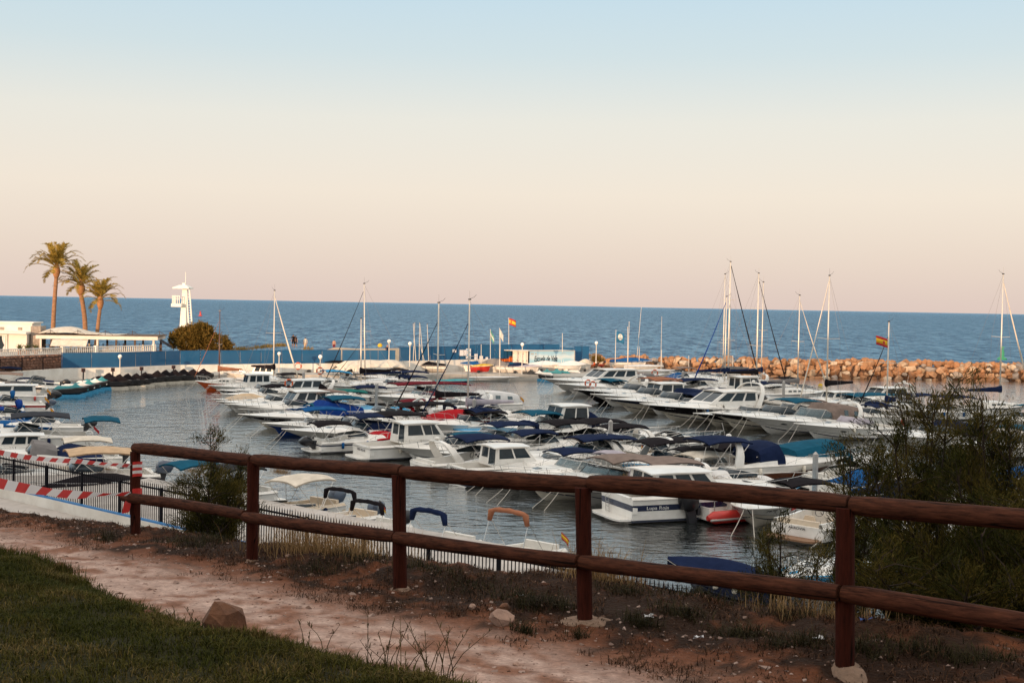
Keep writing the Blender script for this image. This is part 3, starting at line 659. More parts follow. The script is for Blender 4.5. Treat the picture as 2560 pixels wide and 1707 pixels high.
# ------------------------------------------------------------------ boat kit
gel = mat('gelcoat_white', (.84, .80, .745), .28, var=.05, scale=1.3, coat=.3, dirt=(.70, .655, .59))
crm = mat('gelcoat_cream', (.74, .66, .54), .3, var=.08, scale=1.3, coat=.3)
blk = mat('gelcoat_black', (.016, .012, .014), .16, var=.3, coat=.4)
nvy = mat('gelcoat_navy', (.012, .018, .050), .18, var=.3, coat=.4)
blu = mat('gelcoat_blue', (.012, .045, .19), .2, var=.2, coat=.4)
gry = mat('gelcoat_grey', (.42, .40, .37), .3, var=.1)
org = mat('gelcoat_orange', (.62, .10, .018), .35, var=.15)
rdm = mat('red_paint', (.50, .03, .022), .4, var=.15)
anti = mat('antifouling_dark', (.03, .035, .055), .8, var=.3)
brn = mat('varnished_wood', (.115, .038, .018), .3, var=.35, scale=4, stretch=(1, 8, 8))
teak = mat('teak_deck', (.23, .115, .055), .6, var=.3, scale=3, stretch=(1, 20, 1))
seatm = mat('seat_vinyl', (.62, .50, .37), .55, var=.1)
seatw = mat('seat_white', (.70, .66, .60), .55, var=.1)
steel = mat('stainless', (.62, .60, .57), .25, metal=.85, var=.08)
alu = mat('mast_aluminium', (.66, .60, .52), .42, metal=.35, var=.08)
dkm = mat('dark_fitting', (.022, .022, .026), .4, var=.2)
engk = mat('engine_black', (.010, .009, .011), .35, var=.2, coat=.1)
engs = mat('engine_slate', (.06, .08, .12), .3, var=.2, coat=.3)
wirem = mat('rig_wire', (.20, .18, .17), .7, var=.1)
ropem = mat('rope', (.55, .50, .43), .9, var=.2)
glassm = mat('tinted_glass', (.020, .032, .042), .08, var=.3, spec=.32)
glassc = mat('clear_glass', (.10, .17, .20), .05, var=.2, spec=.5, alpha=.45)
def cloth(name, col, var=.22): return mat('cloth_' + name, col, .85, var=var, scale=2.2, bump=.45, bscale=6, spec=.03)
CL = dict(navy=cloth('navy', (.012, .020, .055)), black=cloth('black', (.016, .013, .015)), blue=cloth('blue', (.012, .085, .24)), royal=cloth('royal', (.012, .045, .22)),
          teal=cloth('teal', (.012, .085, .14)), green=cloth('green', (.02, .16, .14)), maroon=cloth('maroon', (.145, .014, .022)), red=cloth('red', (.40, .018, .024)), brown=cloth('brown', (.20, .085, .050)),
          taupe=cloth('taupe', (.22, .165, .14)), beige=cloth('beige', (.58, .42, .27)), cream=cloth('cream', (.66, .58, .48)), grey=cloth('grey', (.20, .185, .18)), slate=cloth('slate', (.045, .047, .055)),
          lilac=cloth('lilac', (.40, .36, .40)), white=cloth('white', (.68, .66, .64), .1), sky=cloth('sky', (.06, .30, .52)), rust=cloth('rust', (.33, .135, .075)), tan=cloth('tan', (.55, .38, .24)), orange=cloth('orange', (.60, .15, .04)), yellow=cloth('yellow', (.65, .40, .04)), aqua=cloth('aqua', (.05, .36, .40)))
HM = dict(white=gel, cream=crm, black=blk, navy=nvy, blue=blu, grey=gry, orange=org, brown=brn, red=rdm)
HA = math.atan2(-.49, -.872)                 # bows that point out from the pontoons, to the lower left
class Hull:
    def __init__(h, L, B, fa, fb, kind='motor'):
        h.L, h.B, h.fa, h.fb, h.kind = L, B, fa, fb, kind
    def bs(h, t):
        if h.kind == 'sail': return max(.02, h.B / 2 * (.66 + .34 * math.sin(min(1, t / .5) * math.pi / 2) if t < .5 else 1 - ((t - .5) / .5) ** 2.1))
        return max(.03, h.B / 2 * ((.93 + .07 * t / .45) if t < .45 else 1 - ((t - .45) / .55) ** 2.5))
    def zs(h, t): return h.fa + (h.fb - h.fa) * t ** 1.7 - (.06 * math.sin(math.pi * t) if h.kind == 'sail' else 0)
    def bc(h, t): return max(.012, h.B / 2 * .87 * (1 - max(0, (t - .30) / .66) ** 2.0)) if t < .96 else .012
    def zc(h, t): return .10 + .46 * h.fb * t ** 3.2
    def pt(h, t, w, sgn=1, out=0.0):          # w: 0 at the chine, 1 at the rail
        rk = (.15 if h.kind != 'sail' else .10)
        x = -h.L / 2 + h.L * t - h.L * rk * (1 - w) * t ** 3.5
        y = lerp(h.bc(t), h.bs(t), w ** 1.25) + out
        return Vector((x, sgn * y, lerp(h.zc(t), h.zs(t), w)))
    def keel(h, t):
        return Vector((-h.L / 2 + h.L * t - h.L * .20 * t ** 3.5, 0, -.35 + .40 * h.fb * t ** 5))
    def build(h, m, low, root, name='hull', wsplit=None):
        T = [0, .08, .2, .32, .44, .55, .65, .74, .82, .88, .93, .97, 1.0]
        W_ = [0, .28, .5, .72, .90, 1.0] if wsplit is None else sorted({0, .5 * wsplit, wsplit, wsplit + (1 - wsplit) * .4, .92, 1.0})
        mb = MB(); rings = []
        for t in T: rings.append([h.pt(t, w, 1) for w in W_[::-1]] + [h.keel(t)] + [h.pt(t, w, -1) for w in W_])
        nn = len(rings[0])
        for i in range(len(rings) - 1):
            for k in range(nn - 1):
                wv = W_[::-1][k + 1] if k < len(W_) - 1 else (None if k in (len(W_) - 1, len(W_)) else W_[k - len(W_) - 1])
                mi = 1 if (wv is None or (wsplit is not None and wv < wsplit - 1e-4)) else 0
                mb.add([rings[i][k], rings[i][k + 1], rings[i + 1][k + 1], rings[i + 1][k]], [(0, 1, 2, 3)], mi)
        mb.add(rings[0], [tuple(range(nn))], 0)
        o = mb.build(name, [m, low], root)
        bm = bmesh.new(); bm.from_mesh(o.data); bmesh.ops.remove_doubles(bm, verts=bm.verts, dist=.0004)
        bmesh.ops.recalc_face_normals(bm, faces=bm.faces)
        for f in bm.faces: f.smooth = True
        for e in bm.edges:
            if len(e.link_faces) == 2 and e.calc_face_angle(0) > R(38): e.smooth = False
        bm.to_mesh(o.data); bm.free(); return o
    def band(h, w0, w1, m, root, name='stripe', t0=0.0, t1=1.0, transom=True, out=.007):
        mb = MB(); T = [t0 + (t1 - t0) * k / 22 for k in range(23)]
        for sg in (1, -1):
            mb.shell([[h.pt(t, w0, sg, out), h.pt(t, (w0 + w1) / 2, sg, out), h.pt(t, w1, sg, out)] for t in T], .005, d=(0, -sg, 0))
        if transom and t0 == 0:
            a, b_, c_, d_ = h.pt(0, w0, 1), h.pt(0, w0, -1), h.pt(0, w1, -1), h.pt(0, w1, 1)
            mb.shell([[a + Vector((-out, 0, 0)), d_ + Vector((-out, 0, 0))], [b_ + Vector((-out, 0, 0)), c_ + Vector((-out, 0, 0))]], .005, d=(1, 0, 0))
        return mb.build(name, m, root, smooth='edge')
def deck(h, m, root, tcut, hump, sole_m=None, coam=.10, wid=.80):
    """foredeck with a smooth hump, side coamings and an open cockpit aft of tcut"""
    mb = MB(); YS = [1, .93, .78, .55, .28, 0, -.28, -.55, -.78, -.93, -1]
    def hh(t): return hump * (1 - sm(tcut + .03, .97, t)) + .03
    g = []
    T = [tcut + (1 - tcut) * k / 11 for k in range(12)]
    for t in T:
        b_ = h.bs(t); z = h.zs(t); x = h.pt(t, 1).x
        g.append([Vector((x, b_ * y, z + hh(t) * (1 - sm(.55, 1.0, abs(y))) + .02)) for y in YS])
    mb.shell(g, .05)
    # side decks and cockpit
    if tcut > .06:
        TA = [tcut * k / 7 for k in range(8)]; zsole = max(.22, h.fa * .42)
        for sg in (1, -1):
            g = []
            for t in TA:
                b_ = h.bs(t); z = h.zs(t) + .02; x = h.pt(t, 1).x; c_ = coam + (hump - coam) * sm(.35, 1, t / tcut) * .85
                g.append([Vector((x, sg * b_, z)), Vector((x, sg * b_ * .93, z + c_ * .3)), Vector((x, sg * b_ * (.9), z + c_)), Vector((x, sg * b_ * wid, z + c_)), Vector((x, sg * b_ * wid * .98, zsole))])
            if sg < 0: g = [r_[::-1] for r_ in g]
            mb.shell(g, .03)
        x0 = h.pt(0, 1).x; b0 = h.bs(0); z0 = h.zs(0)
        mb.box((x0 + .12, 0, (z0 + zsole) / 2 + .03), (.22, b0 * 2 * .98, z0 - zsole + .04))
        xb = h.pt(tcut, 1).x; bb = h.bs(tcut)
        mb.box((xb - .01, 0, zsole + (h.zs(tcut) + hump - zsole) / 2), (.06, bb * 2 * .82, h.zs(tcut) + hump - zsole - .02))
        sb = MB(); sb.shell([[Vector((h.pt(t, 1).x, y * h.bs(t) * wid, zsole + .01)) for y in (-1, 0, 1)] for t in (0.01, tcut * .5, tcut)], .03)
        sb.build('cockpit_floor', sole_m or gel, root)
    return mb.build('deck', m, root, smooth='edge')
def at_x(h, x): return min(1, max(0, (x + h.L / 2) / h.L))
def rail(h, root, t0=.48, hgt=.5, r=.016, name='bow_rail', closed=True):
    mb = MB(); inn = .9
    def P(t, sg, dz): 
        p = h.pt(min(t, 1), 1, sg); return Vector((p.x - (.05 if t > .97 else 0) + .14 * dz * (t ** 6), p.y * inn, p.z + dz))
    T = [t0 + (1 - t0) * k / 8 for k in range(9)]
    side = [P(t, 1, hgt * min(1, .25 + k * .4)) for k, t in enumerate(T)]
    other = [P(t, -1, hgt * min(1, .25 + k * .4)) for k, t in enumerate(T)]
    mb.tube(side + other[::-1], r, 5)
    for k in (1, 3, 5, 7):
        for sg in (1, -1):
            t = T[k]; mb.tube([P(t - .012, sg, .02), P(t, sg, hgt)], r * .9, 4)
    return mb.build(name, steel, root)
def windscreen(h, root, tcut, hump, hgt=.5, wrap=.9, frame=None, glass=None, back=.55):
    b_ = h.bs(tcut) * .80; xc = h.pt(tcut, 1).x; z = h.zs(tcut) + hump
    A = [-1, -.92, -.7, -.35, 0, .35, .7, .92, 1]
    bot = []; top = []
    for a in A:
        x = xc + .55 * (1 - abs(a) ** 2.4) - wrap * max(0, abs(a) - .7) / .3 * 1.0
        y = b_ * (1 - (1 - min(1, abs(a) / .75)) ** 1.6) * (1 if a > 0 else -1) if a else 0
        zz = z - .02 - .05 * max(0, abs(a) - .7) - .02 * (1 - abs(a))
        hg = hgt * (1 - .55 * max(0, abs(a) - .7) / .3)
        bot.append(Vector((x, y, zz))); top.append(Vector((x - back * hg * 1.25, y * .9, zz + hg)))
    g = [[b, b.lerp(t_, .5) , t_] for b, t_ in zip(bot, top)]
    w = MB().shell(g, .012, d=(1, 0, 0)).build('windscreen', glass or glassm, root, smooth=True)
    f = MB(); f.tube(top, .022, 5); f.tube(bot, .016, 4)
    for k in (2, 4, 6): f.tube([bot[k], top[k]], .014, 4)
    f.build('frame', frame or steel, w)
    return top[4], b_
def bimini(h, root, x0, ln, z, col, w=None, legs=True, sag=.05, tilt=0.0, arch=.20, valance=.07, name='bimini_top'):
    wd = w or h.B * .84; NX, NY = 9, 9; g = []
    for i in range(NX):
        f = i / (NX - 1); r_ = []
        for j in range(NY):
            y = -1 + 2 * j / (NY - 1)
            zz = z - arch * abs(y) ** 2.4 + .07 * math.sin(math.pi * f) - sag * abs(math.sin(math.pi * 3 * f)) * (1 - y * y) + tilt * (f - .5) - (.10 * sm(.25, 0, f) + .10 * sm(.75, 1, f)) + .015 * noise.noise(Vector((f * 5, y * 3, z * 3 + x0)))
            r_.append(Vector((x0 + ln * f, y * wd / 2, zz)))
        r_ = [r_[0] + Vector((0, 0, -valance))] + r_ + [r_[-1] + Vector((0, 0, -valance))]
        g.append(r_)
    g = [[p + Vector((0, 0, -valance)) for p in g[0]]] + g + [[p + Vector((0, 0, -valance)) for p in g[-1]]]
    c_ = MB().shell(g, .02).build(name, CL[col], root, smooth='edge')
    if legs:
        mb = MB()
        xm = x0 + ln * .45; t = at_x(h, xm); zb = h.zs(t) + .08; yb = h.bs(t) * .92
        for fx in (.06, .5, .94):
            xx = x0 + ln * fx; 
            for sg in (1, -1): mb.tube([(xm + (fx - .5) * .5, sg * yb, zb), (xx, sg * wd * .49, z - arch - .08)], .014, 4)
        for sg in (1, -1): mb.tube([(x0 + ln * .5, sg * wd * .49, z - arch - .1), (x0 + ln * .1, sg * yb, zb)], .01, 4)
        mb.build('bimini_frame', steel, root)
    return c_
def rolled(h, root, x, z, col, w=None, r=.085, lean=.35, drop=.45):
    """a folded bimini in its boot: a fat arch across the boat on thin legs"""
    wd = (w or h.B * .86) / 2; pts = []
    for k in range(13):
        a = -1 + k / 6; pts.append(Vector((x + .03 * math.sin(k * 1.7), wd * max(-1, min(1, a * 1.04)), z - .10 * abs(a) ** 2 - (drop * sm(.80, 1.0, abs(a))))))
    mb = MB(); mb.tube(pts, [r * (.7 if k in (0, 12) else 1 + .12 * math.sin(k * 2.3)) for k in range(13)], 8)
    o = mb.build('folded_bimini', CL[col], root, smooth=True)
    lg = MB(); t = at_x(h, x + lean)
    for sg in (1, -1):
        lg.tube([(x, sg * wd, z - drop - .05), (x + lean, sg * h.bs(t) * .9, h.zs(t) + .05)], .016, 5)
        lg.tube([(x, sg * wd * 1.0, z - drop + .1), (x - lean * 2.4, sg * h.bs(at_x(h, x - lean * 2)) * .9, h.zs(t) + .05)], .012, 4)
    lg.build('bimini_frame', steel, root); return o
def arch(h, root, x, hgt=1.2, lean=-.6, m=None, th=.10, depth=.32):
    t = at_x(h, x); zb = h.zs(t) + .04; yb = h.bs(t) * .93; mb = MB(); pts = []
    for k in range(15):
        a = math.pi * k / 14; y = yb * math.copysign(abs(math.cos(a)) ** .55, math.cos(a)); z = zb + hgt * math.sin(a) ** .6
        pts.append((Vector((x + lean * math.sin(a) ** .6, y * (1 - .14 * math.sin(a)), z)), a))
    rings = []
    for p, a in pts:
        n_ = Vector((0, math.cos(a), math.sin(a))); dd = depth * (1.7 - .9 * math.sin(a))
        rings.append([p + Vector((-dd / 2, 0, 0)) - n_ * th / 2, p + Vector((dd / 2, 0, 0)) - n_ * th / 2, p + Vector((dd / 2 - .03, 0, 0)) + n_ * th / 2, p + Vector((-dd / 2 + .03, 0, 0)) + n_ * th / 2])
    mb.loft(rings, True, True); o = mb.build('radar_arch', m or gel, root, smooth='edge')
    a2 = MB(); a2.ball((x + lean, 0, zb + hgt + .16), (.16, .16, .13), 8); a2.tube([(x + lean, .35, zb + hgt), (x + lean - .2, .37, zb + hgt + 1.0)], .012, 4); a2.build('antenna', gel, root)
    return o
def camper(h, root, x0, x1, z0, z1, col, win=True, w=.9, name='camper_canopy'):
    """an enclosed cockpit canopy, x0 aft to x1 forward, top heights z0 and z1"""
    rings = []; NX = 7
    for i in range(NX):
        f = i / (NX - 1); x = lerp(x0, x1, f); t = at_x(h, x); b_ = h.bs(t) * w; zb = h.zs(t) + .06; zt = lerp(z0, z1, f) + .12 * math.sin(math.pi * f) - (.5 * (z1 - zb) * sm(.84, 1, f))
        prof = [(1, 0), (.99, .35), (.94, .72), (.80, .93), (.4, 1.0), (0, 1.03), (-.4, 1.0), (-.80, .93), (-.94, .72), (-.99, .35), (-1, 0)]
        rings.append([Vector((x - (.25 * (1 - zz) * 0), y * b_, zb + (zt - zb) * zz + .012 * noise.noise(Vector((i * 2, y * 4, zz * 3))))) for y, zz in prof])
    mb = MB(); mb.shell([r_ for r_ in rings], .02)
    mb.add(rings[0], [tuple(range(11))[::-1]]); mb.add(rings[-1], [tuple(range(11))])
    o = mb.build(name, CL[col], root, smooth='edge')
    if win:
        for sg in (0, 1):
            for i in (1, 3):
                k0, k1 = (1, 2) if sg == 0 else (9, 8)
                q = [rings[i][k0], rings[i + 1][k0], rings[i + 1][k1], rings[i][k1]]
                c_ = sum(q, Vector()) / 4; outv = Vector((0, .02 if sg == 0 else -.02, .008))
                q = [c_ + (p - c_) * .8 + outv for p in q]
                MB().shell([[q[0], q[3]], [q[1], q[2]]], .006, d=(0, -1 if sg == 0 else 1, 0)).build('canopy_window', glassc, o)
    return o
def tarp(h, root, t0, t1, zr, col, over=1.03, hang=.22, name='mooring_cover', peak=.5):
    rings = []; N = 9
    for i in range(N):
        f = i / (N - 1); t = lerp(t0, t1, f); b_ = h.bs(t) * over; z = h.zs(t) + .03; x = h.pt(t, 1).x
        r_ = zr * (.35 + .65 * math.exp(-((f - peak) / .33) ** 2)) * (1 - .6 * sm(.82, 1, f)); r_ *= 1 + .06 * noise.noise(Vector((f * 6, zr, 0)))
        prof = [(1.0, -hang), (1.0, 0), (.82, .16), (.45, .66), (.15, .97), (0, 1.0), (-.15, .97), (-.45, .66), (-.82, .16), (-1.0, 0), (-1.0, -hang)]
        rings.append([Vector((x, y * b_, z + (zz * r_ if zz >= 0 else zz) + (.02 * noise.noise(Vector((f * 9, y * 5, 2))) if abs(y) < .95 else .015))) for y, zz in prof])
    mb = MB(); mb.shell(rings, .015); mb.add(rings[0], [tuple(range(11))[::-1]]); mb.add(rings[-1], [tuple(range(11))])
    return mb.build(name, CL[col], root, smooth='edge')
def outboard(h, root, y=0, m=None, tilt=.35, s=1.0, name='outboard_engine'):
    x = -h.L / 2 - .12; z = h.fa * .92; M_ = Matrix.Translation((x, y, z)) @ Matrix.Rotation(-tilt, 4, 'Y') @ Matrix.Scale(s, 4)
    mb = MB(); rings = []
    for zz, a, b_, ox in ((.10, .20, .15, -.12), (.18, .30, .20, -.16), (.42, .34, .23, -.17), (.62, .31, .21, -.19), (.72, .20, .14, -.22)):
        rings.append([M_ @ Vector((ox + a * math.copysign(abs(math.cos(k * math.pi / 6)) ** .7, math.cos(k * math.pi / 6)), b_ * math.copysign(abs(math.sin(k * math.pi / 6)) ** .7, math.sin(k * math.pi / 6)), zz)) for k in range(12)])
    mb.loft(rings, True, True); o = mb.build(name, m or engk, root, smooth='edge')
    lg = MB(); lg.loft([[M_ @ Vector(p) for p in ((-.30, -.07, zz), (.0, -.07, zz), (.02, .07, zz), (-.30, .07, zz))] for zz in (.14, -.25, -.6)], True, True)
    lg.loft([[M_ @ Vector(p) for p in ((xx, -.03, -.85), (xx, .03, -.85), (xx + .1, .05, -.55), (xx + .1, -.05, -.55))] for xx in (-.34, 0)], True, True)
    lg.box(tuple(M_ @ Vector((.1, 0, .0))), (.16, .3, .3)); lg.build('engine_leg', dkm, o)
    for k in range(3):
        pb = MB(); a = k * 2.094; c_ = Vector((-.42, 0, -.78)); d = Vector((0, math.cos(a), math.sin(a)))
        pb.shell([[M_ @ (c_ + d * .03), M_ @ (c_ + d * .03 + Vector((.05, 0, 0)))], [M_ @ (c_ + d * .17 + Vector((-.03, .03, 0))), M_ @ (c_ + d * .17 + Vector((.06, 0, 0)))]], .012); pb.build('propeller_blade', steel, o)
    return o
def seat(root, x, y, z, m, w=.5, d=.5, name='seat'):
    mb = MB(); mb.box((x, y, z + .22), (d, w, .14), None); mb.box((x, y, z + .08), (d * .6, w * .6, .18)); mb.loft([[Vector((x - d * .5 + a, y + sg * w / 2 * e, z + zz)) for a, sg in ((0, -1), (.12, -1), (.12, 1), (0, 1))] for zz, e in ((.2, 1), (.5, 1.02), (.68, .8))], True, True)
    return mb.build(name, m, root, smooth='edge')
def portholes(h, root, ts, w=.62, rx=.22, rz=.085):
    for t in ts:
        for sg in (1, -1):
            p = h.pt(t, w, sg, .012); tx = (h.pt(t + .03, w, sg) - h.pt(t - .03, w, sg)).normalized(); tz = (h.pt(t, w + .12, sg) - h.pt(t, w - .12, sg)).normalized()
            mb = MB(); mb.loft([[p + tx * rx * a * math.cos(k * math.pi / 7) + tz * rz * a * math.sin(k * math.pi / 7) + Vector((0, sg * o_, 0)) for k in range(14)] for a, o_ in ((1.22, -.01), (1.12, .012), (1.0, .012))], True, False)
            r_ = mb.build('porthole', steel, root)
            MB().add([p + tx * rx * math.cos(k * math.pi / 7) + tz * rz * math.sin(k * math.pi / 7) + Vector((0, sg * .006, 0)) for k in range(14)], [tuple(range(14))]).build('pane', glassm, r_)
def ropes(h, root, both=True, ln=2.4, dx=.9):
    for sg in ((1, -1) if both else (1,)):
        p = h.pt(.97, .98, sg); mb = MB(); e = Vector((p.x + dx * ln * .6, p.y + sg * .35, -.15)); m_ = p.lerp(e, .5) + Vector((0, 0, -.07))
        mb.tube([p, p.lerp(m_, .5) + Vector((0, 0, -.02)), m_, e], .017, 4); mb.build('mooring_rope', ropem, root)
def fenders(h, root, ts, m, w=.75, sgs=(1, -1)):
    for t in ts:
        for sg in sgs:
            p = h.pt(t, w, sg, .10); mb = MB()
            mb.lathe([(.02, .24), (.085, .2), (.095, 0), (.085, -.2), (.02, -.25)], p, 8); o = mb.build('fender', m, root, smooth=True)
            MB().tube([p + Vector((0, 0, .22)), h.pt(t, 1, sg)], .01, 4).build('fender_rope', ropem, o)
def hatch(h, root, t, hump, tcut, m=None, s=.42):
    x = h.pt(t, 1).x; z = h.zs(t) + (hump * (1 - sm(tcut + .03, .97, t))) + .045
    sl = -.22 if hump > .15 else -.05
    return MB().box((x, 0, z + .012), (s, s * 1.05, .035), Matrix.Rotation(-sl, 3, 'Y')).build('deck_hatch', m or glassm, root)
def platform(h, root, m=None, d=.65, z=.28):
    mb = MB(); b_ = h.bs(0) * .92; x = -h.L / 2
    mb.loft([[Vector((x + .02, b_, zz)), Vector((x - d * .8, b_ * .96, zz)), Vector((x - d, b_ * .7, zz)), Vector((x - d, -b_ * .7, zz)), Vector((x - d * .8, -b_ * .96, zz)), Vector((x + .02, -b_, zz))] for zz in (z - .10, z)], True, True)
    return mb.build('swim_platform', m or gel, root)
def ladder(h, root, y=.5, z=.3):
    mb = MB(); x = -h.L / 2 - .08
    for d in (-.17, .17): mb.tube([(x, y + d, z), (x - .02, y + d, z + 1.0), (x + .06, y + d, z + 1.1)], .017, 5)
    for k in range(4): mb.tube([(x, y - .17, z + .15 + .25 * k), (x, y + .17, z + .15 + .25 * k)], .017, 5)
    return mb.build('boarding_ladder', steel, root)
def flag_mesh(mb, p, w, hgt, bands, dirv=(1, 0, 0), droop=.25, seed=0, down=(0, 0, -1)):
    """bands: list of (fraction, material index); cloth hangs from p down, flies along dirv"""
    d = Vector(dirv).normalized(); dn = Vector(down); sd_ = d.cross(Vector((0, 0, 1))).normalized() if abs(d.z) < .95 else Vector((0, 1, 0)); y0 = 0
    def P(a, b_): return Vector(p) + d * w * a + dn * hgt * b_ + Vector((0, 0, -droop * w * a * a)) + sd_ * (.09 * w * math.sin(a * 6.5 + b_ * 1.6 + seed) * a ** .6)
    for fr, mi in bands:
        y1 = y0 + fr
        mb.shell([[P(a / 8, lerp(y0, y1, b_ / 2)) for b_ in range(3)] for a in range(9)], .006, mi, d=tuple(sd_)); y0 = y1
fl_red = mat('flag_red', (.42, .015, .02), .8, var=.08); fl_yel = mat('flag_yellow', (.72, .42, .02), .8, var=.08); fl_blk = mat('flag_black', (.02, .02, .02), .8)
def ensign(root, x, y, z, hgt=.6, kind='es', seed=0):
    mb = MB().tube([(x, y, z), (x - .12, y, z + hgt)], .011, 4); o = mb.build('flag_staff', steel, root)
    f = MB(); bands = {'es': [(.25, 0), (.5, 1), (.25, 0)], 'de': [(.34, 2), (.33, 0), (.33, 1)], 'red': [(1, 0)], 'cat': [(.2, 1), (.15, 0), (.15, 1), (.15, 0), (.2, 1), (.15, 0)]}[kind]
    flag_mesh(f, (x - .12, y, z + hgt), hgt * .62, hgt * .42, bands, (-.8, .25, -.9), .2, seed); f.build('flag', [fl_red, fl_yel, fl_blk], o, smooth=True)
def cabin(h, root, x0, x1, w0, zb, zt, m=None, rake_f=.5, rake_a=.1, roof_over=.25, wins=3, roofm=None, gm=None, front=True, name='cabin', tuck=.88):
    """a wheelhouse with windows on the sides and front, roof slab on top"""
    m = m or gel; bw = w0 / 2; tw = bw * tuck; H = zt - zb
    a = [Vector((x0, bw, zb)), Vector((x1, bw * .86, zb)), Vector((x1, -bw * .86, zb)), Vector((x0, -bw, zb))]
    b_ = [Vector((x0 + rake_a, tw, zt)), Vector((x1 - rake_f, tw * .9, zt)), Vector((x1 - rake_f, -tw * .9, zt)), Vector((x0 + rake_a, -tw, zt))]
    cb = MB().loft([a, b_], True, True).build(name, m, root)
    gm = gm or glassm
    def panel(p0, p1, p2, p3, f0, f1, g0, g1):        # p0,p1 bottom, p2,p3 top (p3 above p0)
        nrm = (p1 - p0).cross(p3 - p0).normalized(); c0 = (a[0] + a[2]) / 2
        if nrm.dot((p0 + p1) / 2 - c0) < 0: nrm = -nrm
        def Q(f, g): return p0.lerp(p1, f).lerp(p3.lerp(p2, f), g) + nrm * .012
        mb = MB(); mb.shell([[Q(f, g) for g in (g0, g1)] for f in (f0, f1)], .01, d=tuple(-nrm)); mb.build('window', gm, cb)
    for k in range(wins):
        f0 = .06 + .90 * k / wins; f1 = f0 + .90 / wins - .05
        panel(a[0], a[1], b_[1], b_[0], f0, f1, .42, .90); panel(a[3], a[2], b_[2], b_[3], f0, f1, .42, .90)
    if front:
        for k in range(2): panel(a[1], a[2], b_[2], b_[1], .06 + .46 * k, .48 + .46 * k, .38, .92)
    panel(a[3], a[0], b_[0], b_[3], .12, .46, .10, .90); panel(a[3], a[0], b_[0], b_[3], .54, .88, .40, .90)
    g = []; X0, X1 = x0 + rake_a - .25, x1 - rake_f + roof_over
    for i in range(7):
        f = i / 6; x = lerp(X0, X1, f); e = 1 - .16 * sm(.7, 1, f)
        g.append([Vector((x, y * (tw + .10) * e, zt + .07 - .09 * y * y + .05 * math.sin(math.pi * f))) for y in (-1, -.9, -.5, 0, .5, .9, 1)])
    MB().shell(g, .07).build('roof', roofm or m, root, smooth='edge')
    return cb
def lines(root, P_, name='mooring_rope', m=None, r=.012):
    return MB().tube(P_, r, 4).build(name, m or ropem, root)
BOATS = []
def place(name, label, L, u, v, end, head, group, dz=0.0, frac=.40, cat='boat', z=0.0):
    P = at(u, v, z); hd = HA if head is None else R(head)
    d = Vector((math.cos(hd), math.sin(hd), 0))
    if end == 'bow': loc = P - d * L * frac
    elif end == 'stern': loc = P + d * L * .5
    else: loc = P
    loc.z = z + dz
    root = empty(name, loc, hd, label, cat, group); BOATS.append((root, L)); return root
GA = 'boats moored along the middle pontoon'; GB = 'boats moored along the far right pontoon'; GL = 'boats moored at the left pontoon'; GN = 'boats moored at the near quay'; GQ = 'boats by the far quay'
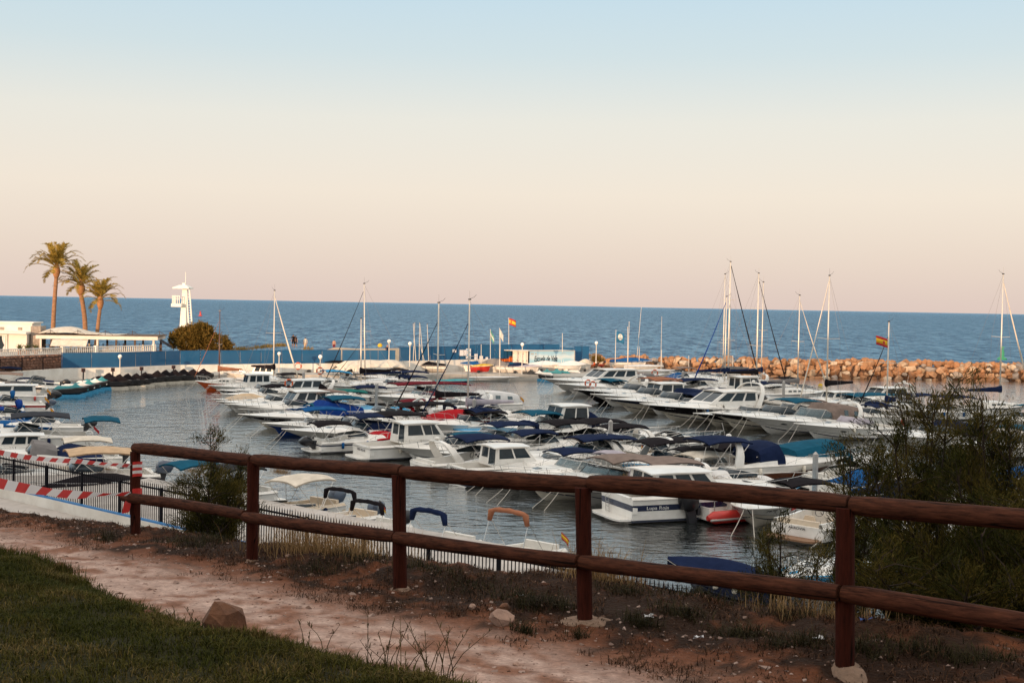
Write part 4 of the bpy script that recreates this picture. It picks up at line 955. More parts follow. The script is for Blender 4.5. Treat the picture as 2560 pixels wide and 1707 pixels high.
def motor(label, u, v, end='bow', L=8.0, head=None, group=GA, B=None, fa=None, fb=None, hull='white', low=None, split=None, boot=True, bands=(), tcut=.42, hump=.38, ws=.5, wsg=None, wsf=None, dk=None, rl=True,
          bim=None, roll=None, cmp=None, trp=None, arc=None, eng=(), ports=(), rp=True, fend=(), fendm=None, seats='white', plat=True, flagk=None, cab=None, hat=True, fly=False, lad=None, pads=None, extra=None, name='motorboat', coam=.10, names=(), sole=None):
    B = B or L * .33 + .12; fa = fa or .55 + L * .038; fb = fb or .70 + L * .075
    root = place(name, label, L, u, v, end, head, group); root.scale = (1, 1, .76)
    h = Hull(L, B, fa, fb)
    h.build(HM[hull], HM[low] if low else HM[hull], root, wsplit=split)
    if boot: h.band(-.04 if False else .0, .10, anti, root, 'boot_stripe')
    for b_ in bands: h.band(b_[0], b_[1], HM.get(b_[2]) or CL[b_[2]], root, 'stripe', *(b_[3:5] if len(b_) > 3 else ()))
    rb = MB()
    for sg in (1, -1): rb.tube([h.pt(k / 16, .985, sg, .012) for k in range(17)], .022, 5)
    rb.build('rub_rail', steel if hull in ('black', 'navy') else gry, root)
    deck(h, dk or gel, root, tcut, hump, sole, coam)
    top = None
    if ws: top, wb = windscreen(h, root, tcut, hump, ws, glass=wsg, frame=wsf)
    if rl: rail(h, root)
    zd = h.zs(tcut) + hump; xc = h.pt(tcut, 1).x
    if seats:
        sm_ = {'white': seatw, 'tan': seatm, 'dark': CL['slate']}[seats]
        zs_ = max(.22, h.fa * .42)
        for sg in (1, -1): seat(root, xc - .75, sg * B * .22, zs_, sm_, .48)
        mb = MB(); mb.box((-L / 2 + .55, 0, zs_ + .22), (.55, B * .72, .42)); mb.box((-L / 2 + .30, 0, zs_ + .55), (.16, B * .72, .42)); mb.build('bench', sm_, root)
        MB().tube([Vector((xc - .32 + .05 * math.cos(a), B * .2 + .19 * math.sin(a), zd - .16 + .19 * math.cos(a))) for a in [2 * math.pi * k / 12 for k in range(13)]], .016, 4).build('steering_wheel', dkm, root)
    if hat and hump > .1: hatch(h, root, lerp(tcut, 1, .42), hump, tcut)
    if plat: platform(h, root, teak if plat == 'teak' else None)
    if bim: 
        for q in (bim if isinstance(bim[0], (tuple, list)) else [bim]): bimini(h, root, xc + q[1], q[2], zd + q[3], q[0], tilt=q[4] if len(q) > 4 else .04)
    if roll: rolled(h, root, xc + roll[1], zd + roll[2], roll[0], r=roll[3] if len(roll) > 3 else .085)
    if arc: arch(h, root, xc + arc[0], arc[1], arc[2])
    if cmp: camper(h, root, -L / 2 + cmp[1], xc + cmp[2], h.fa + cmp[3], zd + cmp[4], cmp[0], win=cmp[5] if len(cmp) > 5 else True)
    if trp: tarp(h, root, trp[1], trp[2], trp[3], trp[0], peak=trp[4] if len(trp) > 4 else .5)
    if cab: cabin(h, root, xc + cab[0], xc + cab[1], B * cab[2], h.zs(tcut) + .05, zd + cab[3] * .88, rake_f=cab[4], wins=cab[5] if len(cab) > 5 else 3)
    for y, mm, tl, s_ in eng: outboard(h, root, y * B, mm, tl, s_)
    if ports: portholes(h, root, ports)
    if rp: ropes(h, root)
    if not fend and end != 'bow' and rnd.random() < .6: fend = (rnd.uniform(.2, .35), rnd.uniform(.45, .6)); fendm = rnd.choice((gel, CL['navy'], crm, CL['blue']))
    if fend: fenders(h, root, fend, fendm or gel)
    if flagk: ensign(root, -L / 2 + .15, B * .32, h.fa + .1, .75, flagk, rnd.uniform(0, 6))
    if lad: ladder(h, root, lad * B, .2)
    for body, t, w, size, mm in names:
        if t == 'transom':
            text('name_lettering', body, size, mm, root, (-L / 2 - .03, 0, lerp(h.zc(0), h.zs(0), w)), (R(90), 0, R(-90)))
        else:
            for sg in (1, -1):
                p = h.pt(t, w, sg, .016); q = h.pt(min(1, t + .05), w, sg, .016); ang = math.atan2(q.y - p.y, q.x - p.x)
                slope = math.atan2((h.pt(t, w + .1, sg).y - h.pt(t, w - .1, sg).y) * sg, h.pt(t, w + .1, sg).z - h.pt(t, w - .1, sg).z)
                text('name_lettering', body, size, mm, root, p, (R(90) + (slope if sg < 0 else slope), 0, ang + (math.pi if sg > 0 else 0)))
    if extra: extra(root, h, xc, zd)
    return root, h
def sailboat(label, mu, mv, mtop, y, L=8.5, head=None, group=GA, hull='white', bands=((.82, .93, 'navy'),), cover='navy', jib=None, jibm='grey', boomaft=True, mastm=None, spread=1, fb=1.0, fa=.82, mt=.58, zdeck=None, crn='white', boom_z=1.0, boom_col=None, mast_r=.065, lean=0.0, cov_name=None, extra=None):
    """mast foot seen at (mu, mv), at distance y; the mast top is seen at the row mtop; jib: end of the forestay forward of the mast as a share of L"""
    hd = HA if head is None else R(head); d = Vector((math.cos(hd), math.sin(hd), 0)); Pm = atd(mu, mv, y)
    topP = atd(mu, mtop, y); Hm = topP.z
    mx = -L / 2 + L * mt; loc = Vector((Pm.x, Pm.y, 0)) - d * mx
    root = empty('sailboat', loc, hd, label, 'sailboat', group); BOATS.append((root, L))
    h = Hull(L, L * .31, fa, fb, 'sail'); h.build(HM[hull], HM[hull], root)
    h.band(.0, .10, anti, root, 'boot_stripe')
    for b_ in bands: h.band(b_[0], b_[1], HM[b_[2]], root, 'stripe')
    deck(h, gel, root, .30, .10, teak, .12, .7)
    # coach roof
    g = []
    for i in range(8):
        f = i / 7; t = lerp(.31, .76, f); b_ = h.bs(t) * .66; z = h.zs(t) + .1; H_ = .42 * (1 - .75 * sm(.35, 1, f)); x = h.pt(t, 1).x
        g.append([Vector((x, y_ * b_, z + H_ * zz)) for y_, zz in ((1, 0), (.95, .75), (.7, 1), (0, 1.1), (-.7, 1), (-.95, .75), (-1, 0))])
    cr_ = MB().shell(g, .03).add(g[0], [tuple(range(7))[::-1]]).add(g[-1], [tuple(range(7))]).build('coachroof', HM[crn], root, smooth='edge')
    for k in range(3):
        for sg in (0, 6):
            i = 1 + k; p, q = g[i][sg], g[i][1 if sg == 0 else 5]; p2, q2 = g[i + 1][sg], g[i + 1][1 if sg == 0 else 5]; o_ = Vector((0, .012 if sg == 0 else -.012, 0))
            MB().shell([[p.lerp(q, .3).lerp(p2.lerp(q2, .3), .15) + o_, p.lerp(q, .75).lerp(p2.lerp(q2, .75), .15) + o_], [p.lerp(q, .3).lerp(p2.lerp(q2, .3), .8) + o_, p.lerp(q, .75).lerp(p2.lerp(q2, .75), .8) + o_]], .008, d=(0, -1 if sg == 0 else 1, 0)).build('window', glassm, cr_)
    rail(h, root, .72, .5, .012, 'pulpit')
    st = MB(); zt = h.zs(0)
    st.tube([h.pt(.12, 1, 1) + Vector((0, 0, .55)), h.pt(0, 1, 1) + Vector((0, -.1, .55)), h.pt(0, 1, -1) + Vector((0, .1, .55)), h.pt(.12, 1, -1) + Vector((0, 0, .55))], .013, 5)
    for t in (.0, .12, .3, .48, .66):
        for sg in (1, -1): st.tube([h.pt(t, 1, sg) * 1 + Vector((0, -sg * .05, 0)), h.pt(t, 1, sg) + Vector((0, -sg * .05, .55))], .010, 4)
    for sg in (1, -1): st.tube([h.pt(k * .072, 1, sg) + Vector((0, -sg * .05, .54)) for k in range(11)], .006, 3)
    st.build('guard_rail', steel, root)
    mm = mastm or alu; z0 = h.zs(mt) + .35; tl = Vector((lean, 0, 0))
    mast = MB().tube([(mx, 0, h.zs(mt)), (mx + lean * .5, 0, Hm * .5), (mx + lean, 0, Hm)], [mast_r, mast_r, mast_r * .72], 8).build('mast', mm, root, smooth=True)
    g_ = MB(); g_.tube([(mx + lean, 0, Hm), (mx + lean, 0, Hm + .65)], .008, 4); g_.tube([(mx + lean + .1, 0, Hm + .05), (mx + lean - .35, .05, Hm + .22), (mx + lean - .5, .06, Hm + .4)], .012, 4); g_.box((mx + lean, 0, Hm + .05), (.2, .10, .08))
    g_.build('masthead_gear', dkm, mast)
    rg = MB(); sp_ = MB()
    for k in range(spread):
        zz = z0 + (Hm - z0) * (k + 1) / (spread + 1.0) * 1.02; yw = h.B * .36
        for sg in (1, -1):
            sp_.tube([(mx, 0, zz), (mx - .1, sg * yw, zz + .05)], .02, 4)
            rg.tube([(mx, sg * h.bs(mt) * .95, h.zs(mt)), (mx - .1, sg * yw, zz + .05), (mx + lean, 0, Hm - .2 if k == spread - 1 else zz + 1.5)], .009, 3)
    for sg in (1, -1): rg.tube([(mx - .4, sg * h.bs(mt) * .9, h.zs(mt)), (mx, 0, z0 + (Hm - z0) * .55)], .008, 3)
    rg.tube([(-L / 2 + .05, 0, h.fa), (mx + lean, 0, Hm - .05)], .009, 3)
    sp_.build('spreader', alu, mast); rg.build('rigging', wirem, root)
    if jib:
        fr, ftop, r0, jc = jib      # where the stay foot is, how high on the mast, thickness
        a = Vector((mx + fr * L, 0, h.zs(min(1, mt + fr)) + .35)); b_ = Vector((mx + lean + .08, 0, z0 + (Hm - z0) * ftop)); n_ = 10
        MB().tube([a.lerp(b_, k / n_) + Vector((0, 0, -.15 * math.sin(math.pi * k / n_))) for k in range(n_ + 1)], [r0 * (.55 if k in (0,) else 1.15 - .75 * k / n_ + .1 * math.sin(k * 2)) for k in range(n_ + 1)], 6).build('furled_jib', CL[jc], root, smooth=True)
    # boom and cover
    bl = L * .42; zb = z0 + boom_z
    bo = MB().tube([(mx - .08, 0, zb), (mx - bl, 0, zb + .10)], .05, 7).build('boom', mm, root, smooth=True)
    if cover:
        rings = []
        for k in range(12):
            f = k / 11; x = mx + .12 - (bl + .02) * f; a_, b2 = (.17 - .07 * f) , (.30 - .19 * f) * (1 + .06 * math.sin(k * 2.1))
            if k == 0: b2 *= 1.35
            rings.append([Vector((x, a_ * math.cos(j * math.pi / 5), zb + .10 * f + .12 * (1 - f) + b2 * math.sin(j * math.pi / 5) * (1 if j <= 5 else .75))) for j in range(10)])
        sc_ = MB().loft(rings, True, True).build('sail_cover', CL[cover], root, smooth='edge')
        if cov_name: text('name_lettering', cov_name, .34, gel, sc_, (mx - bl * .42, .19, zb - .02), (R(90), 0, R(180 - 2)))
        if cov_name: text('name_lettering', cov_name, .34, gel, sc_, (mx - bl * .42, -.19, zb - .02), (R(90), 0, R(-2)))
    MB().tube([Vector((-L / 2 + .75, .3 * math.cos(a), h.fa + .45 + .3 * math.sin(a))) for a in [2 * math.pi * k / 14 for k in range(15)]], .016, 4).build('steering_wheel', steel, root)
    ropes(h, root)
    if extra: extra(root, h, mx, z0)
    return root, h
# ------------------------------------------------------------------ pontoons
pdeck = mat('pontoon_blue', (.055, .27, .47), .7, var=.22, scale=.8, bump=.15); pside = mat('pontoon_side', (.30, .28, .26), .8, var=.2)
pile_m = mat('galvanised_pile', (.40, .38, .36), .45, metal=.4, var=.2)
def pontoon(p0, p1, w, label, seg=8.0, dm=None, z=.5, piles=True):
    p0 = Vector(p0); p1 = Vector(p1); d = (p1 - p0); L_ = d.length; d.normalize()
    root = empty('pontoon', (p0.x, p0.y, 0), math.atan2(d.y, d.x), label, 'pontoon', 'floating pontoons in the harbour')
    n_ = int(L_ / seg); sl = L_ / n_; a = b_ = None
    for k in range(n_):
        if a is None:
            a = MB().box((0, 0, z - .05), (sl - .06, w, .10)).build('deck_section', dm or pdeck, root, loc=(sl * .5, 0, 0))
            b_ = MB().box((0, 0, z - .36), (sl - .4, w * .92, .5)).build('float', pside, root, loc=(sl * .5, 0, 0))
            if piles: pl = MB().tube([(0, w / 2 + .16, -1), (0, w / 2 + .16, 2.3), (0, w / 2 + .16, 2.42)], [.13, .13, .02], 10).build('pile', pile_m, root, smooth='edge', loc=(sl * .9, 0, 0))
        else:
            piece(a.data, 'deck_section', root, (sl * (k + .5), 0, 0)); piece(b_.data, 'float', root, (sl * (k + .5), 0, 0))
            if piles and k % 2 == 0: piece(pl.data, 'pile', root, (sl * (k + .9), 0, 0))
    for k in range(n_ * 2):
        q = MB(); q.box((0, 0, z + .42), (.24, .2, .84)); q.box((0, 0, z + .87), (.3, .26, .06)); q.build('service_post', alu, root, loc=(sl * (k * .5 + .27), -w * .36, 0)) if k < 2 else None
    return root
pontoon((-24.3, 125.6), (22.0, 43.2), 2.2, 'long light blue pontoon running through the middle rows of boats')
pontoon((13.5, 140), (43, 80), 2.2, 'grey pontoon behind the row of large motor yachts on the right', dm=conc)
pontoon((-62, 92), (-33.5, 72), 2.0, 'short pontoon among the boats at the left edge', dm=conc, piles=False)
wtx = mat('lettering_white', (.75, .73, .70), .6); ktx = mat('lettering_dark', (.03, .03, .04), .6)
# ------------------------------------------------------------------ left side of the middle pontoon, bows out, far to near
motor('small white wheelhouse launch with a flat roof, far end of the middle pontoon', 536, 986, L=6.2, cab=(-2.3, .1, .8, 1.55, .25), ws=0, hump=.25, rl=True, seats=None, hat=False)
motor('low black hulled day cruiser with black cockpit cover, far end of the middle pontoon', 560, 1000, L=7.0, hull='black', cmp=('black', .6, .3, .5, .4, False), seats=None)
motor('white cabin cruiser with a pointed white radar arch and black stern canopy', 612, 1003, L=8.4, cab=(-3.0, .7, .74, 1.25, .9), arc=(-3.2, 1.5, -.9), cmp=('black', .1, -2.5, .6, .9, False), ws=0, seats=None)
motor('white cruiser under a beige foredeck cover', 552, 1026, L=7.6, trp=('beige', .35, .85, .75), ws=0, seats=None, hat=False)
motor('slim white cruiser with dark cockpit cover between the beige covered and the hardtop boats', 564, 1033, L=7.8, bands=((.78, .86, 'grey'),), trp=('black', .08, .48, .8))
motor('white hardtop cruiser with a navy apron round the windscreen', 590, 1043, L=9.2, cab=(-2.6, .6, .82, 1.35, .8), cmp=('navy', .2, -2.0, .5, 1.0, False), ws=.42, wsg=CL['navy'], bim=('taupe', -4.3, 2.7, 1.25), seats=None)
motor('white cruiser with a broad black hull stripe and royal blue cockpit tent', 627, 1072, L=9.2, low='cream', bands=((.40, .80, 'black'),), cmp=('royal', .3, -.2, .95, 1.15, False), bim=('teal', -3.7, 2.6, 1.5), ports=(.66, .8), names=(('7-ALM-52', .80, .56, .26, wtx),), seats=None)
motor('small bowrider with a blue lower hull and white top', 676, 1089, L=6.0, hull='blue', hump=.22, ws=.36, bands=((.62, .98, 'white'),), bim=('blue', -2.2, 3.0, 1.35), rl=False, seats='tan', hat=False)
motor('large white cruiser with two oval portholes and a navy bimini', 738, 1117, L=9.0, low='grey', split=.42, ports=(.55, .70), cmp=('navy', 1.2, .1, .7, .55, False), bim=(('black', -4.0, 3.0, 1.25), ('navy', -1.8, 2.4, 1.15)), seats=None, fb=1.5)
motor('white sports boat stern out with tilted black outboard and red bow cover', 788, 1131, 'stern', L=6.4, head=math.degrees(HA) + 180, trp=('red', .55, .98, .55, .2), eng=((0, engk, .8, 1.15),), ws=.3, rp=False, hat=False, bim=('black', -2.9, 2.2, 1.2), bands=((.70, .84, 'navy'),), fb=1.15)
motor('white fishing boat with a tall glazed wheelhouse, stern to the rail', 903, 1148, 'stern', L=8.2, head=math.degrees(HA) + 180, cab=(-2.0, .9, .78, 1.5, .9, 2), ws=0, rp=False, seats=None, hump=.30, tcut=.52, fa=1.0, names=(('TRES ISLAS', 'transom', .62, .26, ktx),), bands=((.86, .95, 'grey'),))
motor('white cruiser with a swept radar arch, navy folded bimini and green towel', 1052, 1190, 'stern', L=8.6, head=math.degrees(HA) + 180, arc=(-1.9, 1.45, -.8), bim=('navy', -1.6, 2.6, 1.35), rp=False, flagk=None, bands=((.70, .78, 'grey'),), fend=(.3, .55), fendm=CL['green'])
motor('white cabin boat with MANDY on its flat stern and a boarding ladder', 1142, 1213, 'stern', L=7.8, head=math.degrees(HA) + 178, cab=(-1.6, .9, .78, 1.1, .8, 2), ws=0, rp=False, seats=None, fa=1.15, names=(('MANDY\'', 'transom', .70, .42, ktx),), lad=.28, plat=False)
motor('grey hulled cruiser with clear wrap windscreen behind the top rail', 1255, 1229, L=8.0, hull='grey', ws=.55, wsg=glassc, bim=('lilac', -3.2, 1.2, .9))
motor('cream bowed cruiser with beige bimini and twin rope lines', 1312, 1253, L=8.2, low='cream', split=.9, hull='white', bim=('taupe', -3.1, 3.0, 1.15), ws=.55, wsg=glassc, wsf=dkm, bands=((.36, .40, 'grey'),), names=(('7-MA-3-98', .82, .70, .2, ktx),), fb=1.4)
motor('white cruiser with lilac tinted windscreen cover beside the cream bowed one', 1428, 1266, L=8.2, low='grey', split=.5, bands=((.50, .54, 'black'),), ws=.6, wsg=CL['lilac'], arc=(-2.6, 1.3, -.5), bim=('taupe', -2.6, 2.8, 1.25), names=(('B 3506', .44, .72, .30, ktx),), fb=1.4)
def lupa(root, h, xc, zd):
    pass
motor('big white cruiser with navy band, stern ladder and the name Lupa Roja', 1541, 1297, 'stern', L=9.6, head=math.degrees(HA) + 171, B=3.4, bands=((.50, .76, 'navy'),), fa=1.35, fb=1.75, lad=.22, rp=False, plat=True, cab=(-2.9, .6, .78, 1.0, .9, 3), ws=0, seats='tan', names=(('Lupa Roja', .12, .56, .26, wtx),), arc=(-2.0, 1.2, -.4), bands2=None) if False else \
motor('big white cruiser with navy band, stern ladder and the name Lupa Roja', 1541, 1297, 'stern', L=9.6, head=math.degrees(HA) + 171, B=3.4, bands=((.50, .76, 'navy'),), fa=1.35, fb=1.75, lad=.22, rp=False, plat=True, cab=(-2.9, .6, .78, 1.0, .9, 3), ws=0, seats='tan', names=(('Lupa Roja', .12, .56, .26, wtx),))
# red inflatable
def rib(label, u, v, L=5.0, head=None, group=GA, col='red', cons=True):
    root = place('inflatable_boat', label, L, u, v, 'stern', head, group); rr = .27; bw = .74
    mb = MB(); pts = [Vector((-L / 2, bw, .30)), Vector((-L / 2 + .35, bw, .30)), Vector((0, bw, .32)), Vector((L * .28, bw * .92, .40)), Vector((L * .42, bw * .55, .50)), Vector((L * .47, 0, .55))]
    pts = pts + [Vector((p.x, -p.y, p.z)) for p in pts[-2::-1]]
    mb.tube(pts, [.10, rr] + [rr] * (len(pts) - 4) + [rr, .10], 12); tb = mb.build('inflatable_tube', HM[col], root, smooth='edge')
    st = MB(); pt2 = [p + Vector((0, .255 * (1 if p.y > 0 else -1 if p.y < 0 else 0), -.06)) for p in pts]; pt2[5] = pts[5] + Vector((.26, 0, -.06)); st.tube(pt2, .05, 6); st.build('rubbing_strake', gry, tb)
    mb = MB(); mb.box((-L * .05, 0, .16), (L * .8, 1.3, .08)); mb.box((-L / 2 + .25, 0, .42), (.10, 1.2, .5)); mb.build('floor', gel, root)
    mb = MB(); mb.box((-.2, 0, .65), (.5, .7, .9), taper=(.7, .9)); mb.box((-.05, 0, 1.15), (.05, .6, .35), Matrix.Rotation(-.4, 3, 'Y')); mb.build('console', gel, root, smooth='edge')
    seat(root, -.95, 0, .2, seatw, .8)
    h = Hull(L, 1.9, .5, .6); outboard(h, root, 0, engk, .18, 1.35)
    mb = MB(); [mb.tube([(-L / 2 + .5, sg * .55, .5), (-L / 2 + .45, sg * .55, 1.5), (-L / 2 + .55, sg * .45, 1.6)], .025, 6) for sg in (1, -1)]; mb.tube([(-L / 2 + .55, .45, 1.6), (-L / 2 + .55, -.45, 1.6)], .025, 6); mb.build('tow_arch', steel, root)
    MB().tube([p + Vector((0, 0, .28)) for p in pts[1:-1]], .012, 4).build('grab_line', ropem, root); return root
rib('red inflatable boat with a big black outboard between two white cruisers', 1742, 1306, L=5.4, head=math.degrees(HA) + 178)
motor('clean white cuddy cruiser bow out with round porthole, right of the red inflatable', 1875, 1326, L=7.2, head=math.degrees(HA) + 40, low='cream', split=.42, ports=(.62,), hump=.32, bands=((.36, .42, 'grey'),), names=(('7ª BA 37-02', .80, .70, .16, ktx),), fb=1.3)
motor('white sports boat stern out with beige seats and teak swim step', 1992, 1354, 'stern', L=6.4, head=44, plat='teak', seats='tan', rp=False, B=2.6, ws=.4, names=(('AKROVIA', 'transom', .8, .18, ktx),), coam=.26, sole=seatm, bands=((.3, .62, 'black', .15, .8),))
motor('white cruiser half hidden behind the last fence post', 2128, 1368, L=7.4)
motor('white day cruiser with blue rub rail behind the dense shrub', 2440, 1420, L=7.2, bands=((.78, .92, 'blue'),))
motor('white cabin boat under the lower branches of the dense shrub', 2260, 1395, L=7.2, cab=(-2.2, .5, .78, 1.3, .6))
# ------------------------------------------------------------------ right side of the middle pontoon
SA = math.degrees(HA)
sailboat('white sloop with black sail cover in the middle of the left rows', 1093, 1000, 758, 95, L=8.6, head=SA, cover='black', jib=(.40, .82, .05, 'black'), boom_z=.9, spread=1)
sailboat('white sloop with red deck cover and lilac boom sail in the middle rows', 1169, 1046, 750, 90, L=9.0, head=SA, cover='lilac', jib=(.40, .80, .05, 'navy'), boom_z=.75, extra=lambda r_, h, mx, z0: tarp(h, r_, .35, .98, .75, 'red'))
sailboat('white sloop with maroon boom cover near the middle of the harbour', 985, 985, 935, 99, L=9.5, head=SA + 4, cover='maroon', boom_z=1.2, spread=1) if False else None
motor('white boat under a long maroon canopy in the middle rows', 1035, 1004, 'mid', L=8.6, head=SA, bim=('maroon', -4.5, 7.4, 1.0, .1), rp=False, rl=True, seats=None)
motor('white cruiser with maroon cockpit cover below the long maroon canopy', 945, 1016, 'bow', L=8.0, trp=('maroon', .05, .5, .7), ws=.4, wsg=glassc)
motor('white cruiser with navy folded bimini in the far middle row', 885, 985, 'bow', L=8.0, roll=('navy', -1.5, 1.0, .14), bim=('navy', -3.6, 2.6, 1.0))
motor('white boat with a narrow navy awning near the far quay', 935, 968, 'bow', L=7.0, bim=('navy', -2.6, 3.2, 1.0))
motor('small white open boat with black awning near the far quay', 905, 960, 'bow', L=6.2, bim=('black', -2.4, 2.2, .95))
motor('white cruiser with tall swept arch and two navy covers', 1010, 1046, 'bow', L=8.8, arc=(-2.2, 1.4, -.9), cmp=('navy', .2, -1.8, .5, .7, False), trp=('navy', .40, .66, .5), fb=1.4)
motor('white hardtop cruiser with clear side curtains behind the lilac sail', 1175, 1030, 'mid', L=8.6, head=SA, cmp=('white', .3, .2, 1.1, 1.0, True), rp=False, flagk='es', seats=None)
motor('white cruiser with taupe bimini and pale pointed hull near the light blue pontoon', 930, 1062, 'mid', L=8.0, head=SA, arc=(-2.4, 1.6, -1.2), trp=('sky', .05, .45, .8), rp=False, seats=None)
motor('white cruiser with a black folded bimini and slanted arch beside the light blue pontoon', 985, 1072, 'mid', L=7.6, head=SA, arc=(-2.0, 1.5, .5), bim=('black', -3.6, 4.2, 1.15, -.1), rp=False)
motor('white boat with turquoise awning among the far middle row', 800, 978, 'mid', L=6.6, head=SA, bim=('sky', -2.6, 2.8, 1.5, .3), rp=False, seats=None)
motor('small white boat with green folded cover behind the taupe bimini', 800, 1030, 'mid', L=7.0, head=SA, bim=('green', -3.2, 3.6, 1.1), rp=False)
motor('white cruiser with navy folded bimini behind the fishing boat', 1140, 1085, 'mid', L=7.2, head=SA, roll=('navy', -1.2, 1.0, .16), bim=('navy', -2.6, 2.2, 1.0), rp=False)
motor('white wheelhouse boat with a large navy cockpit screen', 1345, 1102, 'mid', L=8.6, head=SA, cab=(-2.6, -.2, .84, 1.75, .5, 2), cmp=('navy', .2, -2.4, 1.0, 1.2, False), ws=.5, wsg=glassc, bim=('teal', -.5, 2.4, 1.1), rp=False, seats=None, fa=1.1, fb=1.5)
motor('white cruiser with navy boot covered bimini and dish arch, behind the MANDY boat', 1200, 1128, 'mid', L=7.8, head=SA, bim=('navy', -2.8, 2.9, 1.0), roll=('navy', -2.8, .9, .15), rp=False, arc=(-2.6, 1.1, -.3))
motor('black and white open boat with two black biminis in a line', 1510, 1128, 'mid', L=8.4, head=SA + 180, bim=(('black', -3.6, 2.6, 1.35), ('black', -1.0, 2.6, 1.35)), trp=('black', .02, .5, .5), bands=((.2, .45, 'black'),), rp=False, flagk='red', seats=None)
motor('white bowrider with black bimini and clear windscreen', 1610, 1140, 'mid', L=7.0, head=SA + 180, hull='black', bands=((.55, .98, 'white'),), bim=('black', -2.6, 2.8, 1.35), ws=.5, wsg=glassc, rp=False, flagk='de', names=(('7-AL-9-04', .72, .3, .2, wtx),))
motor('white boat with navy canopy, canted arch and Spanish ensign beside the blue pontoon', 1440, 1172, 'mid', L=7.6, head=SA, bim=('navy', -2.8, 3.6, 1.1), arc=(-1.6, 1.2, .5), flagk='es', rp=False)
motor('cream cruiser with wakeboard tower and long black bimini', 1745, 1178, 'mid', L=8.0, head=SA + 180, low='cream', bim=('black', -3.4, 3.8, 1.2, .12), arc=(-2.4, 1.7, .7), ws=.55, wsg=glassc, seats='tan', rp=False, sole=seatm)
motor('small black and white ski boat with black bimini', 1800, 1195, 'mid', L=6.2, head=SA + 180, hull='white', bands=((.25, .6, 'black'),), bim=('black', -2.4, 2.5, 1.05), ws=.4, wsg=glassc, rp=False, flagk='es', dk=None)
motor('wood trimmed cruiser with navy camper canopy and open tan cockpit', 1935, 1205, 'mid', L=9.4, head=SA + 171, hull='brown', bands=((.62, .98, 'white'),), B=3.3, cmp=('navy', 3.0, .5, 1.1, 1.1, False), bim=('navy', -3.9, 2.5, 1.45), arc=(-2.2, 1.75, .2), seats='tan', fa=1.3, fb=1.7, rp=False, sole=seatm, plat='teak', flagk=None)
motor('small white outboard boat with black folded bimini, left of the tall shrub', 2030, 1222, 'stern', L=5.8, head=SA + 172, roll=('black', -.3, .55, .1), rp=False, ws=.3, hat=False, names=(('7-BA-2', .25, .7, .2, ktx),))
motor('white cruiser with teal camper canopy and clear windows behind the tall shrub', 2085, 1192, 'mid', L=8.6, head=SA + 180, cmp=('teal', .6, .8, 1.4, 1.3, True), seats=None, rp=False, fb=1.6)
motor('white cruiser glimpsed behind the tall shrub with blue cover', 2210, 1240, 'mid', L=7.5, head=SA + 180, trp=('blue', .05, .55, .9), rp=False)
motor('white cruiser glimpsed through the dense shrub with navy cover', 2330, 1290, 'mid', L=7.5, head=SA + 180, cmp=('navy', .3, .2, .9, .9, False), rp=False, seats=None)
motor('turquoise covered boat at the right picture edge', 2560, 1245, 'mid', L=7.5, head=SA + 180, trp=('blue', .05, .9, 1.1), rp=False, seats=None)
# small tender lying by the outer pontoon berth
# ------------------------------------------------------------------ far right pontoon: bows out
motor('white motor yacht with a long curved hardtop, far end of the right row', 1378, 978, L=12.0, group=GB, cab=(-4.6, 1.0, .84, 1.5, 1.9, 3), ws=0, seats=None, fb=1.8, fa=1.1, bands=((.45, .5, 'grey'),), tcut=.46)
motor('white express cruiser right beside the curved hardtop yacht, lower and open', 1410, 990, L=11.0, group=GB, ws=.7, arc=(-3.2, 1.5, -.8), fb=1.7, bim=('teal', -1.4, 2.2, .7), bands=((.4, .45, 'grey'),))
motor('black hulled motor yacht with white deck and orange lifebuoys on the rail', 1459, 1008, L=11.2, group=GB, hull='black', ws=.75, arc=(-3.6, 1.5, -.9), bim=('rust', -4.8, 3.2, 1.5), fb=1.75, fa=1.0)
motor('white express cruiser behind the navy banded one, with tan hardtop over the helm', 1500, 1018, L=10.5, group=GB, ws=.75, cab=(-3.4, -.4, .74, 1.45, .5, 2), fb=1.6, seats=None)
motor('white express cruiser with a navy band and a big navy arch canopy', 1541, 1034, L=11.6, group=GB, bands=((.62, .92, 'navy'),), low='cream', split=.62, ws=.75, cmp=('navy', 1.0, -1.2, 1.3, 1.1, True), arc=(-3.3, 1.7, -1.1), fb=1.75, seats=None)
motor('black hulled flybridge yacht with blue fender on its side', 1640, 1056, L=12.4, group=GB, hull='black', low='cream', split=.34, cab=(-3.7, 1.6, .82, 1.45, 2.2, 3), arc=(-3.4, 2.6, -1.1), ws=0, seats=None, fb=1.9, fa=1.25, fend=(.62,), fendm=CL['blue'], tcut=.48, names=(('7-AL-3-99', .86, .72, .24, wtx),), hump=.45)
motor('small dark hulled cruiser squeezed between the flybridge yacht and its neighbour', 1757, 1067, L=9.4, group=GB, hull='black', low='cream', split=.35, ws=.5, trp=('black', .05, .42, .7), seats=None)
motor('white cruiser with black topsides and a blue tinted windscreen', 1801, 1075, L=10.6, group=GB, low='cream', bands=((.52, .92, 'black'),), split=.52, ws=.75, bim=('teal', -3.6, 2.8, 1.4), arc=(-3.0, 1.5, -.8), fb=1.75)
motor('big white cruiser with rounded arch, taupe canopy and two portholes', 1884, 1088, L=11.0, group=GB, ports=(.62, .76), ws=.85, wsg=glassc, cmp=('taupe', .8, -.8, 1.5, 1.35, True), arc=(-3.2, 1.9, -.6), bands=((.36, .385, 'black'),), fb=1.85, seats=None, names=(('7-MA-4', .9, .62, .2, ktx),))
